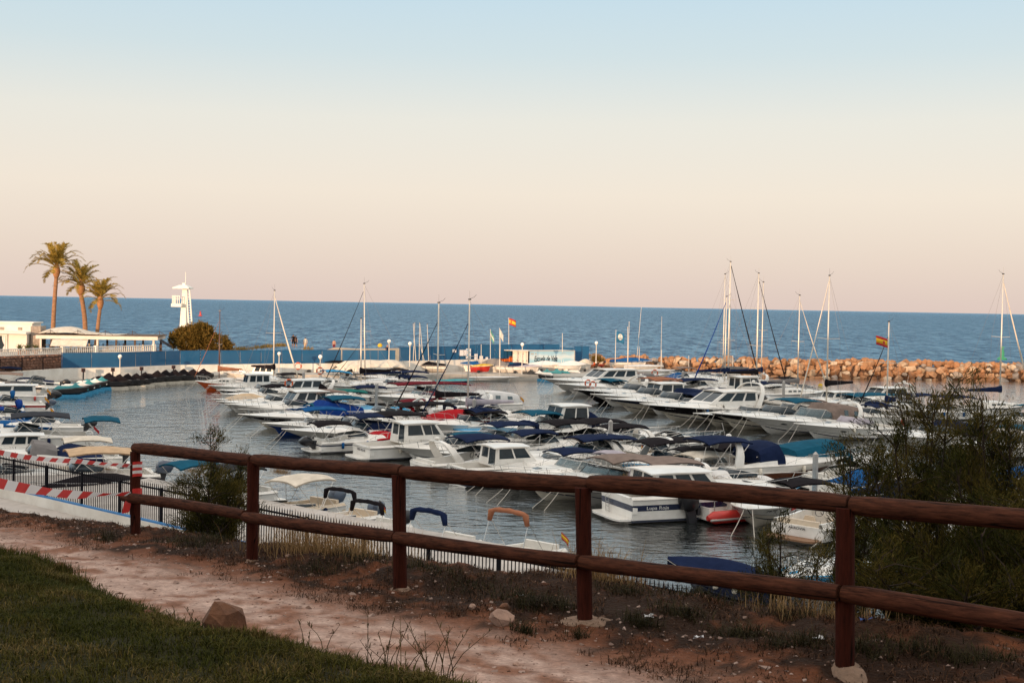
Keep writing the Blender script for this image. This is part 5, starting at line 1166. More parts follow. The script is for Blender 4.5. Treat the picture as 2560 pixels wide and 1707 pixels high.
motor('white cruiser with lilac windscreen cover, fender and small red flag', 2008, 1101, L=9.2, group=GB, ws=.6, wsg=CL['lilac'], ports=(.64,), bands=((.34, .37, 'black'),), fend=(.55,), fendm=crm, flagk='red', fb=1.6)
motor('white cruiser with dark waterline behind the airy shrub', 2205, 1128, L=9.6, group=GB, ws=.6, bands=((.32, .36, 'black'),), cmp=('navy', .5, -1.0, 1.0, 1.0, False), seats=None, fb=1.6)
motor('white cruiser with blue awning at the far right behind the shrubs', 2400, 1150, L=9, group=GB, bim=('teal', -3, 3, 1.2))
motor('white cruiser with navy bimini seen above the dense shrub', 2330, 1050, 'mid', L=8, group=GB, head=SA, bim=('navy', -3.5, 3.4, 1.35), rp=False)
motor('white boat with navy bimini between the two shrubs', 2250, 1042, 'mid', L=7.5, group=GB, head=SA, bim=('navy', -3.2, 3.4, 1.3), rp=False)
motor('white boat with teal awning, rightmost beyond the shrubs', 2545, 1075, 'mid', L=7.5, group=GB, head=SA, bim=('teal', -3.2, 3.4, 1.3), rp=False)
motor('white wheelhouse launch with red lifebuoy, behind the flybridge yacht', 1895, 1002, 'mid', L=8, group=GB, head=SA + 180, cab=(-2.4, .6, .8, 1.9, .7, 2), ws=0, seats=None, rp=False, fa=1.1)
motor('white boat with black cover behind the flybridge yacht', 1850, 1018, 'mid', L=7, group=GB, head=SA + 180, trp=('black', .1, .9, .9), rp=False, seats=None, ws=0)
motor('white cabin boat with a dark round window behind the taupe canopy cruiser', 2180, 1018, 'mid', L=9, group=GB, head=SA, cab=(-2.8, 1.2, .8, 1.2, 1.2, 2), ws=0, seats=None, rp=False, arc=(-3.0, 2.0, -.4))
motor('white boat with teal awning under the big navy boom', 2120, 1030, 'mid', L=9, group=GB, head=SA, bim=('teal', -4.6, 5.6, .8), rp=False, seats=None)
motor('white cruiser with navy cover lying low before the airy shrub', 2140, 1062, 'mid', L=8.0, group=GB, head=SA, roll=('navy', -1.5, .9, .15), bim=('navy', -3.0, 2.6, .8), rp=False)
motor('white motorboat with blue cover at the breakwater side of the right pontoon', 1715, 960, 'mid', L=7.5, group=GB, head=SA + 180, trp=('blue', .1, .55, .9), rp=False, seats=None)
motor('white motorboat with grey cockpit tent behind the navy arch canopy', 1640, 968, 'mid', L=7.5, group=GB, head=SA + 180, cmp=('grey', .2, .1, .9, .8, False), rp=False, seats=None)
motor('white sailing school launch with teal cover among the far right masts', 1760, 985, 'mid', L=7.8, group=GB, head=SA + 180, bim=('navy', -3, 4.6, .9), rp=False, seats=None)
motor('low white open boat with taupe cover, far behind the navy arch canopy', 1600, 955, 'mid', L=7.2, group=GB, head=SA + 180, trp=('taupe', .1, .8, .6), rp=False, seats=None, ws=0)
motor('white open boat with navy awning close to the right mast pair', 1960, 1000, 'mid', L=7.5, group=GB, head=SA + 180, bim=('navy', -3.2, 3.6, 1.2), rp=False)
# sailing yachts of the right pontoon
sailboat('tallest masted white sloop with navy boom cover by the breakwater', 1820, 940, 655, 139, L=10.5, head=SA + 180, group=GB, cover='navy', jib=(-.0, .9, .0, 'grey') if False else (.42, .97, .075, 'black'), spread=2, mast_r=.10)
sailboat('white sloop with blue furled jib left of the tallest mast', 1812, 938, 742, 137, L=8.6, head=SA - 12, group=GB, cover='navy', jib=(.42, .93, .07, 'royal'), mast_r=.07)
sailboat('slender white sloop with the mast just left of the tallest one', 1807, 934, 686, 144, L=9.0, head=SA, group=GB, cover='grey', spread=2)
sailboat('white sloop with black furled jib, middle of the five right masts', 1891, 940, 684, 136, L=9.8, head=SA + 180, group=GB, cover='black', jib=(.42, .93, .06, 'black'), spread=2, mast_r=.085)
sailboat('small white sloop with the mast close behind the black jib', 1903, 942, 706, 141, L=8.4, head=SA + 180, group=GB, cover='navy')
sailboat('white sloop with grey boom cover and pale furled jib crossing its neighbour', 1994, 957, 739, 126, L=8.8, head=SA + 176, group=GB, cover='grey', jib=(.42, .93, .06, 'cream'), boom_z=.7)
sailboat('white sloop with a long navy boom cover before the breakwater', 2066, 1003, 690, 107, L=9.6, head=SA + 14, group=GB, cover='black', jib=(.42, .96, .06, 'cream'), boom_z=1.6, boomaft=True, spread=1)
sailboat('white ketch with navy sail cover lettered SIROCO and radar mast', 2217, 1010, 805, 106, L=8.8, head=SA + 6, group=GB, cover='navy', jib=(.40, .82, .05, 'black'), boom_z=.4, cov_name='SIROCO')
sailboat('white sloop with cream furled jib, rightmost mast', 2499, 1000, 686, 113, L=9.4, head=SA + 176, group=GB, cover='navy', jib=(.42, .93, .085, 'cream'), spread=1)
# ------------------------------------------------------------------ far quay
sailboat('orange hulled small yacht with brown mast and rust coloured sail', 548, 922, 778, 126, L=5.6, head=178, group=GQ, hull='orange', bands=(), cover='rust', mastm=brn, jib=(.44, .85, .03, 'rust'), boom_z=.9, mast_r=.05, fa=.75, fb=.95)
sailboat('white sloop with black sail cover and pale furled jib at the far quay', 684, 925, 727, 130, L=8.6, head=-40, group=GQ, cover='black', jib=(.44, .92, .09, 'cream'), boom_z=.9)
sailboat('white sloop with purple navy boom cover and tallest mast at the far quay', 913, 935, 710, 127, L=9.4, head=SA, group=GQ, cover='navy', jib=(.44, .92, .045, 'black'), boom_z=.7, lean=.25)
sailboat('white sloop with shorter mast close behind the purple navy boom cover', 903, 940, 797, 124, L=7.6, head=SA, group=GQ, cover='black', jib=(.42, .62, .035, 'black'), lean=.1)
motor('white outboard boat with black bimini and big white stern, far quay', 822, 945, 'stern', L=6.4, head=75, group=GQ, bim=('black', -2.3, 2.6, 1.4), B=2.5, eng=((-.34, engk, .3, 1.0),), rp=False, names=(('BALEARIA', 'transom', .6, .26, ktx),))
motor('small white console boat with T top, far quay wall', 775, 945, 'stern', L=5.6, head=80, group=GQ, bim=('grey', -1.8, 1.7, 1.2), eng=((0, engk, .3, 1.0),), rp=False)
motor('white day boat with navy awning beside the black sail cover', 715, 940, 'mid', L=6.4, head=175, group=GQ, bim=('black', -2.2, 2.6, 1.1), rp=False)
motor('small white boat with folded black bimini by the rust coloured sail', 600, 938, 'mid', L=6.0, head=170, group=GQ, bim=('black', -2.4, 2.4, .9), rp=False)
motor('white runabout with blue tube fender in front of the orange yacht', 625, 951, 'mid', L=6.0, head=182, group=GQ, cab=(-2.2, .3, .8, 1.0, .4, 3), ws=0, seats=None, rp=False)
motor('white boat with red trim behind the purple boom cover', 955, 945, 'mid', L=6.6, head=10, group=GQ, bands=((.7, .95, 'red'),), trp=('grey', .1, .8, .5), rp=False, seats=None, ws=0)
motor('dark outboard boat at the corner of the far quay', 1005, 957, 'mid', L=5.2, head=100, group=GQ, hull='navy', eng=((-.2, engk, .2, 1), (.2, engk, .2, 1)), rp=False)
motor('grey rigid boat beside the white big sterned boat', 865, 950, 'mid', L=5.4, head=100, group=GQ, hull='grey', eng=((0, engk, .3, 1),), rp=False)
# ------------------------------------------------------------------ left pontoon
LH = 18.0
motor('white boat with navy bimini, farthest of the left rows', 95, 965, 'stern', L=7.0, head=LH + 185, group=GL, bim=('navy', -1.4, 3.6, 1.3), rp=False, trp=('teal', .4, .8, .8), seats=None)
motor('white boat with black awning beside the wall at the left', 55, 962, 'stern', L=7.0, head=LH + 180, group=GL, bim=('black', -2.2, 4.2, 1.2), cab=(-1.4, .8, .7, .9, .4, 2), ws=0, rp=False, seats=None)
motor('white cabin boat with beige hardtop and blue cover in front', 85, 982, 'stern', L=8.0, head=LH + 182, group=GL, bim=('taupe', -2.4, 5.0, 1.25), trp=('blue', .55, .95, .7), rp=False, seats=None, eng=((0, engk, .6, 1.1),))
motor('open white boat with large black tilted outboard, far left', 165, 985, 'stern', L=7.2, head=LH + 184, group=GL, trp=('slate', .3, .95, .6), eng=((-.12, engk, .9, 1.35), (.16, engk, .8, 1.2)), rp=False, seats='white')
motor('white cabin boat with long side window and two small flags', 118, 1008, 'stern', L=8.0, head=LH + 182, group=GL, cab=(-2.5, 1.6, .84, .85, .5, 2), ws=0, eng=((-.1, engk, .9, 1.3),), flagk='cat', rp=False, seats=None, boot=True, fend=(.12,), fendm=rdm)
motor('white boat with two rolled royal blue covers', 125, 1062, 'stern', L=7.0, head=LH + 186, group=GL, roll=('royal', -.9, .9, .2), trp=('blue', .1, .45, .45), rp=False, flagk='es', seats=None)
motor('white boat with red and blue trim just behind the rolled blue covers', 112, 1030, 'stern', L=7.0, head=LH + 184, group=GL, bands=((.72, .95, 'red'),), roll=('blue', -.6, .8, .16), rp=False, flagk='es', eng=((0, engs, .6, 1.0),))
motor('white boat under a pale tent shaped cover, left edge', 70, 1105, 'stern', L=9.5, head=LH + 184, group=GL, trp=('white', .15, .95, 1.25), rp=False, seats=None, ws=0)
motor('white cruiser with slate grey bimini and teal stern awning', 232, 1122, 'stern', L=9.4, head=LH + 184, group=GL, bim=(('slate', -2.6, 3.2, 1.35), ('teal', -5.4, 2.0, .95)), rp=False, fa=1.1, fb=1.5, flagk='red', ws=.5)
# ------------------------------------------------------------------ near quay
QH = math.degrees(math.atan2(FNOR.y, FNOR.x))
motor('white boat under a grey and navy cockpit tent at the near left', 262, 1182, 'stern', L=8.0, head=LH + 186, group=GN, cmp=('grey', 2.4, .3, .8, .75, False), trp=('navy', .02, .34, .9, .6), rp=False, seats=None, fa=1.1, fb=1.6)
motor('white boat with tan lower stripe, beige bimini and slate outboard', 388, 1222, 'stern', L=8.4, head=LH + 188, group=GN, low='cream', split=.55, bim=('tan', -2.4, 2.9, 1.25), trp=('cream', .3, .62, .55), eng=((0, engs, .2, 1.25),), rp=False, fa=1.0, fb=1.25)
motor('white open boat with a teal bimini, between the first two fence posts', 430, 1262, 'mid', L=5.8, head=QH + 180, group=GN, ws=.22, hump=.14, bim=('teal', -1.6, 2.2, 1.45), eng=((0, engs, .3, 1.1),), rp=False)
motor('white open boat with a slate bimini behind the small shrub', 530, 1275, 'mid', L=5.6, head=QH + 180, group=GN, ws=.22, hump=.14, bim=('slate', -1.8, 2.2, 1.5), rp=False)
motor('tan seated open boat with pale cream bimini and slate outboard', 690, 1315, 'mid', L=6.0, head=QH + 186, group=GN, ws=.22, hump=.14, low='cream', bim=('cream', -2.0, 2.3, 1.5, -.05), eng=((0, engs, .3, 1.2),), seats='tan', rp=False, dk=seatm, flagk=None)
motor('open boat with black folded bimini and German ensign', 790, 1345, 'mid', L=5.6, head=QH + 184, group=GN, ws=.22, hump=.14, roll=('black', -.8, 1.30, .10), eng=((0, engs, .3, 1.1),), flagk='de', rp=False, seats='tan')
motor('open boat with lower black folded bimini and dark outboard', 862, 1372, 'mid', L=5.4, head=QH + 184, group=GN, ws=.22, hump=.14, roll=('black', -.7, 1.15, .10), eng=((0, engk, .3, 1.1),), rp=False)
motor('open boat with navy folded bimini beside the third fence post', 1020, 1415, 'mid', L=5.6, head=QH + 180, group=GN, ws=.22, hump=.14, roll=('navy', -.5, 1.40, .12), rp=False)
motor('open boat with rust brown folded bimini and Spanish flag', 1225, 1440, 'mid', L=5.8, head=QH + 180, group=GN, ws=.22, hump=.14, roll=('rust', -.4, 1.75, .11), flagk='es', rp=False)
motor('open boat under a low blue cover right of the fourth fence post', 1822, 1486, 'mid', L=4.6, head=QH + 92, group=GN, hull='navy', rl=False, plat=False, hump=.1, trp=('navy', .0, 1.0, .6), rp=False, seats=None, ws=0)
motor('black covered boat close behind the picket fence at the left', 250, 1262, 'mid', L=6.4, head=QH + 180, group=GN, trp=('black', .03, .97, .9), rp=False, seats=None, ws=0, hull='white')
motor('white boat with sky blue mat behind the last post', 2060, 1475, 'mid', L=5.4, head=QH + 180, group=GN, trp=('sky', .1, .9, .25), rp=False, seats=None, ws=0)

# ------------------------------------------------------------------ more small craft filling the rows
MORE = [
 (30, 1003, 'stern', 7.0, 'L', dict(cab=(-2.2, .6, .8, .9, .4), ws=0), 'white cabin boat with dark side windows at the left edge, second row'),
 (22, 948, 'stern', 6.5, 'L', dict(bim=('navy', -2.2, 2.8, 1.0)), 'small white boat with navy awning at the left edge by the railing'),
 (60, 1046, 'stern', 6.8, 'L', dict(trp=('teal', .3, .9, .6)), 'white boat with teal foredeck cover at the left edge'),
 (150, 972, 'stern', 5.6, 'L', dict(eng=((0, engk, .8, 1.1),), trp=('navy', .1, .9, .6)), 'navy covered outboard boat next to the turquoise jet skis'),
 (20, 1078, 'stern', 6.8, 'L', dict(bim=('royal', -2.6, 2.6, 1.0)), 'white boat with royal blue awning at the left edge'),
 (118, 950, 'stern', 6.0, 'L', dict(cmp=('blue', .6, .1, .7, .7, False)), 'small white boat with blue cockpit tent by the stone wall'),
 (60, 1150, 'stern', 6.6, 'N', dict(trp=('black', .05, .95, .8)), 'black covered boat at the left edge above the upper tape'),
 (170, 1228, 'stern', 6.4, 'N', dict(trp=('slate', .05, .95, .8)), 'slate covered boat behind the picket fence between the two tapes'),
 (60, 1215, 'stern', 6.0, 'N', dict(trp=('navy', .05, .95, .7)), 'navy covered boat behind the picket fence at the left edge'),
 (645, 1008, 'mid', 6.6, 'A', dict(bim=('black', -2.4, 2.4, .9), rp=False), 'white cruiser with black bimini squeezed behind the beige foredeck cover'),
 (705, 1042, 'mid', 6.8, 'A', dict(trp=('blue', .1, .5, .7), rp=False), 'white cruiser with blue cockpit cover behind the navy apron boat'),
 (760, 1064, 'mid', 6.6, 'A', dict(bim=('teal', -2.4, 2.6, .9), rp=False), 'white runabout with teal bimini behind the royal blue tent'),
 (850, 1094, 'mid', 6.8, 'A', dict(arc=(-2.0, 1.3, -.5), trp=('black', .05, .4, .5), rp=False), 'white cruiser with radar arch behind the two porthole cruiser'),
 (880, 1010, 'mid', 6.6, 'A', dict(bim=('navy', -2.4, 2.8, .9), rp=False), 'white boat with navy bimini in the far middle, below the purple boom cover'),
 (745, 988, 'mid', 6.2, 'A', dict(cab=(-2.0, .5, .8, .9, .4), ws=0, rp=False), 'small white wheelhouse boat near the orange lifebuoy'),
 (690, 972, 'mid', 6.0, 'A', dict(bim=('black', -2.2, 2.4, .9), rp=False), 'small white boat with black awning near the far quay lamp'),
 (850, 972, 'mid', 6.4, 'A', dict(trp=('cream', .1, .9, .5), rp=False), 'cream covered boat before the far quay wall'),
 (1090, 1050, 'mid', 6.8, 'R', dict(bim=('maroon', -2.6, 2.6, .9), rp=False), 'white boat with short maroon bimini beside the red deck cover'),
 (1075, 1068, 'mid', 6.6, 'R', dict(roll=('red', -1.4, .8, .14), rp=False), 'white boat with rolled red awning beside the light blue pontoon'),
 (1265, 1082, 'mid', 6.8, 'R', dict(bim=('black', -2.4, 2.6, .9), rp=False), 'white boat with black bimini left of the large navy cockpit screen'),
 (1250, 1060, 'mid', 6.8, 'R', dict(ws=.5, rp=False), 'open white cruiser at the channel edge behind the teal awning'),
 (1420, 1102, 'mid', 6.8, 'R', dict(trp=('black', .05, .5, .7), rp=False), 'white cruiser with black cockpit cover right of the navy cockpit screen'),
 (1545, 1157, 'mid', 6.6, 'R', dict(bim=('taupe', -2.6, 2.8, .9), rp=False), 'white boat with taupe bimini behind the clear windscreen bowrider'),
 (1662, 1160, 'mid', 6.4, 'R', dict(ws=.4, seats='tan', rp=False), 'open white bowrider with tan seats left of the wakeboard tower cruiser'),
 (1870, 1176, 'mid', 6.6, 'R', dict(bim=('black', -2.4, 2.6, .9), rp=False), 'white boat with black bimini behind the wood trimmed cruiser'),
 (1640, 1190, 'mid', 6.2, 'A', dict(trp=('sky', .1, .9, .4), rp=False), 'small sky blue covered boat beside the light blue pontoon'),
 (1690, 1215, 'mid', 6.8, 'A', dict(bim=('cream', -2.6, 2.6, .9), rp=False), 'white boat with cream bimini behind the navy banded stern'),
 (1800, 1240, 'mid', 6.8, 'A', dict(trp=('white', .1, .9, .7), rp=False), 'white covered boat behind the clean white cuddy cruiser'),
 (1920, 1290, 'mid', 6.4, 'A', dict(bim=('black', -2.4, 2.4, .8), rp=False), 'white boat with low black bimini just under the top rail near the last post'),
 (1700, 1035, 'mid', 8.2, 'B', dict(bim=('navy', -3.0, 3.0, 1.0), rp=False), 'white cruiser with navy bimini wedged behind the flybridge yacht'),
 (1560, 1003, 'mid', 8.2, 'B', dict(arc=(-2.6, 1.3, -.6), rp=False), 'white cruiser with plain radar arch in the right row'),
 (1960, 1052, 'mid', 8.0, 'B', dict(bim=('taupe', -3.0, 3.0, 1.0), rp=False), 'white cruiser with flat taupe bimini behind the rounded arch cruiser'),
 (1682, 950, 'mid', 6.6, 'B', dict(bim=('taupe', -2.4, 2.6, .9)), 'small white boat with taupe bimini before the breakwater, left of the blue jib'),
 (1742, 954, 'mid', 6.4, 'B', dict(trp=('navy', .1, .8, .6)), 'navy covered boat below the tallest mast'),
 (1792, 962, 'mid', 6.4, 'B', dict(bim=('royal', -2.4, 2.4, .9)), 'small white boat with royal blue awning below the tallest mast'),
 (1855, 972, 'mid', 6.6, 'B', dict(arc=(-2.0, 1.3, -.5)), 'small white cruiser with plain arch under the middle right masts'),
 (1935, 980, 'mid', 6.6, 'B', dict(bim=('black', -2.4, 2.6, .9)), 'small white boat with black bimini left of the crossing jibs'),
 (1990, 992, 'mid', 6.6, 'B', dict(trp=('grey', .1, .8, .6)), 'grey covered boat under the crossing jibs'),
 (2065, 1020, 'mid', 6.8, 'B', dict(cab=(-2.0, .6, .8, .8, .5), ws=0), 'white wheelhouse boat below the black boom cover'),
 (1545, 968, 'mid', 6.6, 'B', dict(cmp=('navy', .4, .2, .6, .7, False)), 'small white boat with navy tent behind the black hulled yacht'),
 (1622, 990, 'mid', 6.8, 'B', dict(bim=('rust', -2.6, 2.6, .9)), 'white boat with rust bimini behind the navy arch canopy'),
 (1762, 1018, 'mid', 6.8, 'B', dict(bim=('navy', -2.4, 2.8, 1.0)), 'white boat with navy awning just behind the flybridge arch'),
 (1180, 1064, 'mid', 6.2, 'R', dict(roll=('navy', -1.4, .8, .14)), 'small white boat with rolled navy awning behind the red deck cover'),
 (1335, 1066, 'mid', 6.4, 'R', dict(ws=.4, seats='tan'), 'open white runabout at the channel edge behind the navy screen boat'),
 (1478, 1098, 'mid', 6.4, 'R', dict(bim=('black', -2.4, 2.4, .9)), 'small white boat with black bimini behind the two bimini boat'),
 (1385, 1140, 'mid', 6.4, 'R', dict(bim=('navy', -2.4, 2.6, .9)), 'white boat with navy bimini left of the Spanish ensign'),
 (1592, 1118, 'mid', 6.4, 'R', dict(trp=('black', .1, .6, .6)), 'white boat with black cover at the channel edge, right of the two biminis'),
 (1700, 1132, 'mid', 6.6, 'R', dict(arc=(-2.0, 1.2, -.4)), 'white cruiser with slim arch at the channel edge behind the wakeboard tower'),
 (1110, 1150, 'mid', 6.2, 'A', dict(bim=('teal', -2.4, 2.4, .8)), 'small white boat with teal bimini behind the fishing boat'),
 (1215, 1165, 'mid', 6.4, 'A', dict(trp=('cream', .1, .6, .6)), 'white boat with cream cockpit cover behind the MANDY boat'),
 (1360, 1200, 'mid', 6.6, 'A', dict(bim=('navy', -2.4, 2.4, .8)), 'white boat with navy bimini between the cream bowed cruiser and the pontoon'),
 (1480, 1235, 'mid', 6.6, 'A', dict(ws=.5), 'open white cruiser just left of the navy banded stern'),
 (300, 1168, 'stern', 6.4, 'N', dict(bim=('cream', -2.2, 2.4, .95), eng=((0, engk, .3, 1.0),)), 'open white boat with cream bimini between the grey tent and the beige bimini'),
 (205, 1088, 'stern', 6.4, 'L', dict(eng=((0, engk, .6, 1.1),), trp=('blue', .3, .9, .5)), 'white outboard boat with blue bow cover above the slate grey bimini'),
 (150, 1150, 'stern', 6.2, 'N', dict(cab=(-1.6, .8, .78, .8, .4), ws=0), 'small white cabin boat left of the grey cockpit tent'),
]
for u, v, end, L_, row, kw, lab in MORE:
    hd, gp = {'L': (LH + 184 + rnd.uniform(-4, 4), GL), 'N': (LH + 186, GN), 'A': (SA + rnd.uniform(-4, 4), GA), 'R': (SA + 180 + rnd.uniform(-4, 4), GA), 'B': (SA + rnd.uniform(-3, 3), GB)}[row]
    kw.setdefault('rp', False); kw.setdefault('seats', None if 'trp' in kw or 'cab' in kw else 'white')
    motor(lab, u, v, end, L=L_, head=hd, group=gp, **kw)
# ------------------------------------------------------------------ breakwater
bw_m = bpy.data.materials.new('breakwater_stone'); bw_m.use_nodes = True
n = bw_m.node_tree.nodes; l = bw_m.node_tree.links; b = n['Principled BSDF']; b.inputs['Roughness'].default_value = .92; b.inputs['Specular IOR Level'].default_value = .2
oi = n.new('ShaderNodeObjectInfo'); cr = n.new('ShaderNodeValToRGB'); l.new(oi.outputs['Random'], cr.inputs[0]); cr.color_ramp.interpolation = 'CONSTANT'
e = cr.color_ramp.elements; cols = [(.33, .17, .085), (.38, .21, .115), (.25, .125, .065), (.41, .245, .145), (.34, .175, .09), (.46, .33, .22), (.35, .18, .09), (.28, .24, .21), (.40, .235, .135), (.50, .40, .30)]
e[0].color = (*cols[0], 1); e[1].position = .1; e[1].color = (*cols[1], 1)
for k, c in enumerate(cols[2:]): q = e.new(.2 + .1 * k); q.color = (*c, 1)
tcn = n.new('ShaderNodeTexCoord'); nz = n.new('ShaderNodeTexNoise'); nz.inputs['Scale'].default_value = 2.2; nz.inputs['Detail'].default_value = 7; l.new(tcn.outputs['Object'], nz.inputs['Vector'])
mr = n.new('ShaderNodeMapRange'); mr.inputs[1].default_value = .3; mr.inputs[2].default_value = .7; mr.inputs[3].default_value = .72; mr.inputs[4].default_value = 1.2; l.new(nz.outputs['Fac'], mr.inputs[0])
mv = n.new('ShaderNodeVectorMath'); mv.operation = 'SCALE'; l.new(cr.outputs[0], mv.inputs[0]); l.new(mr.outputs[0], mv.inputs['Scale']); l.new(mv.outputs[0], b.inputs['Base Color'])
bp = n.new('ShaderNodeBump'); bp.inputs['Strength'].default_value = .6; bp.inputs['Distance'].default_value = .06; l.new(nz.outputs['Fac'], bp.inputs['Height']); l.new(bp.outputs[0], b.inputs['Normal'])
bwr = empty('breakwater', (10, 171, 0), 0, 'long breakwater of heaped orange brown boulders between the harbour and the sea', 'breakwater')
stones = []
for k in range(12):
    m_ = rock_mesh(100 + k, 13, 1.05, .88, .84, True); m_.materials.append(bw_m)
    m_.polygons.foreach_set('use_smooth', [False] * len(m_.polygons)); stones.append(m_)
cnt = 0; r3 = random.Random(5); extra = []
rows = [(-.10, 0.0, 1.28), (.62, .55, 1.28), (1.30, 1.05, 1.25), (1.86, 1.7, 1.22)]
for ri, (z, dy, step) in enumerate(rows):
    x = .3 + .6 * (ri % 2) - (1.5 if ri < 3 else 0)
    while x < 68:
        sz = r3.choice((.48, .6, .7, .8, .9, 1.05)) * r3.uniform(.92, 1.08) * (1.0 if ri < 3 else .92); wdt = sz * r3.uniform(.9, 1.25)
        if cnt < 300 and x < 66: piece(r3.choice(stones), 'stone', bwr, (x, dy + r3.uniform(-.25, .2) + .02 * x * .1, z + r3.uniform(-.12, .12)), (r3.uniform(-.5, .5), r3.uniform(-.5, .5), r3.uniform(0, 6.28)), (wdt, sz * .9, sz * .82)); cnt += 1
        x += wdt * r3.uniform(1.22, 1.5)
st_v = [([v.co.copy() for v in m_.vertices], [tuple(p.vertices) for p in m_.polygons]) for m_ in stones]
mb = MB()
for k in range(420):
    x = r3.uniform(0, 68); f = r3.random(); sz = r3.uniform(.4, .8); vv, ff = r3.choice(st_v)
    M_ = Matrix.Rotation(r3.uniform(0, 6), 3, 'Z') @ Matrix.Rotation(r3.uniform(-.6, .6), 3, 'X')
    p = Vector((x, 2.0 + f * 5, 2.0 + .35 * noise.noise(Vector((x * .3, f, 0))) - 1.6 * sm(.45, 1, f))) if k < 300 else Vector((x, .2 + r3.uniform(0, 1.4), .1 + r3.uniform(0, 1.5)))
    if k >= 300: sz *= .6
    mb.add([M_ @ (q * sz) + p for q in vv], ff)
o = mb.build('stone_fill', bw_m, bwr); o['kind'] = 'stuff'
MB().loft([[Vector((x, a, z)) for a, z in ((.5, -1), (1.4, 1.0), (2.4, 1.6), (4.5, 1.6), (7.5, -1))] for x in (-.5, 68)], True, True).build('core', mat('breakwater_core', (.10, .055, .035), .95, var=.4), bwr)
# ------------------------------------------------------------------ long white wall with the blue mesh fence
def seg_wall(pts, z0, z1, th, m, root, name):
    for a, b_ in zip(pts, pts[1:]):
        a = Vector(a); b_ = Vector(b_); d = b_ - a; L_ = d.length
        o = MB().box((L_ / 2, 0, (z0 + z1) / 2), (L_ + th * .3, th, z1 - z0)).build(name, m, root)
        o.location = (a.x - root.location.x, a.y - root.location.y, 0); o.rotation_euler = (0, 0, math.atan2(d.y, d.x))
ww = empty('quay_wall', (WALL[3][0], WALL[3][1], 0), 0, 'long white quay wall curving round the far left side of the harbour', 'wall')
seg_wall(WALL, .3, 1.7, .35, white_wall, ww, 'wall_panel')
Q3a, Q3b, Q4a, Q4m, Q4b = uy(1000, 150.5), uy(1148, 157.6), uy(1150, 158), uy(1237, 162), uy(1400, 168)
seg_wall([Q3a, Q3b, Q4m], .7, 2.12, .3, white_wall, ww, 'wall_panel')
mesh_m = bpy.data.materials.new('blue_mesh'); mesh_m.use_nodes = True
n = mesh_m.node_tree.nodes; l = mesh_m.node_tree.links; b = n['Principled BSDF']; b.inputs['Base Color'].default_value = (.006, .075, .20, 1); b.inputs['Roughness'].default_value = .8
tcn = n.new('ShaderNodeTexCoord'); nz = n.new('ShaderNodeTexNoise'); nz.inputs['Scale'].default_value = .7; l.new(tcn.outputs['Object'], nz.inputs['Vector'])
mx = n.new('ShaderNodeMix'); mx.data_type = 'RGBA'; l.new(nz.outputs['Fac'], mx.inputs[0]); mx.inputs[6].default_value = (.005, .070, .18, 1); mx.inputs[7].default_value = (.010, .125, .27, 1); l.new(mx.outputs[2], b.inputs['Base Color'])
tr = n.new('ShaderNodeBsdfTransparent'); ms = n.new('ShaderNodeMixShader'); ms.inputs[0].default_value = .17; l.new(b.outputs[0], ms.inputs[1]); l.new(tr.outputs[0], ms.inputs[2]); l.new(ms.outputs[0], n['Material Output'].inputs[0])
blue_post = mat('blue_post', (.008, .06, .15), .6, var=.1)
def mesh_fence(pts, z0, z1, label, step=2.4):
    p0 = Vector(pts[0]); root = empty('mesh_fence', (p0.x, p0.y, 0), 0, label, 'fence')
    for a, b_ in zip(pts, pts[1:]):
        a = Vector(a); b_ = Vector(b_); d = b_ - a; L_ = d.length; n_ = max(1, round(L_ / step)); ang = math.atan2(d.y, d.x); sl = L_ / n_
        for k in range(n_):
            c_ = a + d * ((k + .5) / n_) - p0
            g = [[Vector((x, .015 * math.sin(x * 2.5 + zz * 3 + k), z0 + (z1 - z0) * zz)) for zz in (0, .33, .66, 1)] for x in [(-.5 + i / 6) * (sl - .10) for i in range(7)]]
            MB().shell(g, .006, d=(0, 1, 0)).build('mesh_panel', mesh_m, root, loc=(c_.x, c_.y, 0)).rotation_euler = (0, 0, ang)
            q = a + d * (k / n_) - p0
            MB().box((0, .05, (z0 + z1) / 2 + .02), (.06, .06, z1 - z0 + .08)).build('post', blue_post, root, loc=(q.x, q.y, 0)).rotation_euler = (0, 0, ang)
        MB().box((L_ / 2, .06, z1 + .02), (L_, .04, .05)).build('top_rail', blue_post, root, loc=(a.x - p0.x, a.y - p0.y, 0)).rotation_euler = (0, 0, ang)
    return root
mesh_fence(WALL[3:8], 1.74, 3.25, 'long blue mesh fence on the white quay wall, from the stone wall to the beach')
mesh_fence([(WALL[7][0] + .1, WALL[7][1] + .02), WALL[8]], 1.74, 3.25, 'short blue mesh fence at the bend of the white quay wall')
mesh_fence([Q3a, Q3b], 2.14, 3.75, 'blue mesh fence panels behind the row of dinghy masts')
mesh_fence([Q4a, Q4m, Q4b], 2.14, 3.9, 'taller blue mesh fence behind the sailing school shed and container')
mesh_fence([uy(1402, 168), uy(1435, 168.4)], .75, 3.45, 'low end panel of the blue fence right of the container', 1.9)
mesh_fence([uy(1437, 167.6), uy(1474, 168.6)], .75, 3.7, 'blue mesh gate panel at the root of the breakwater', 1.1)
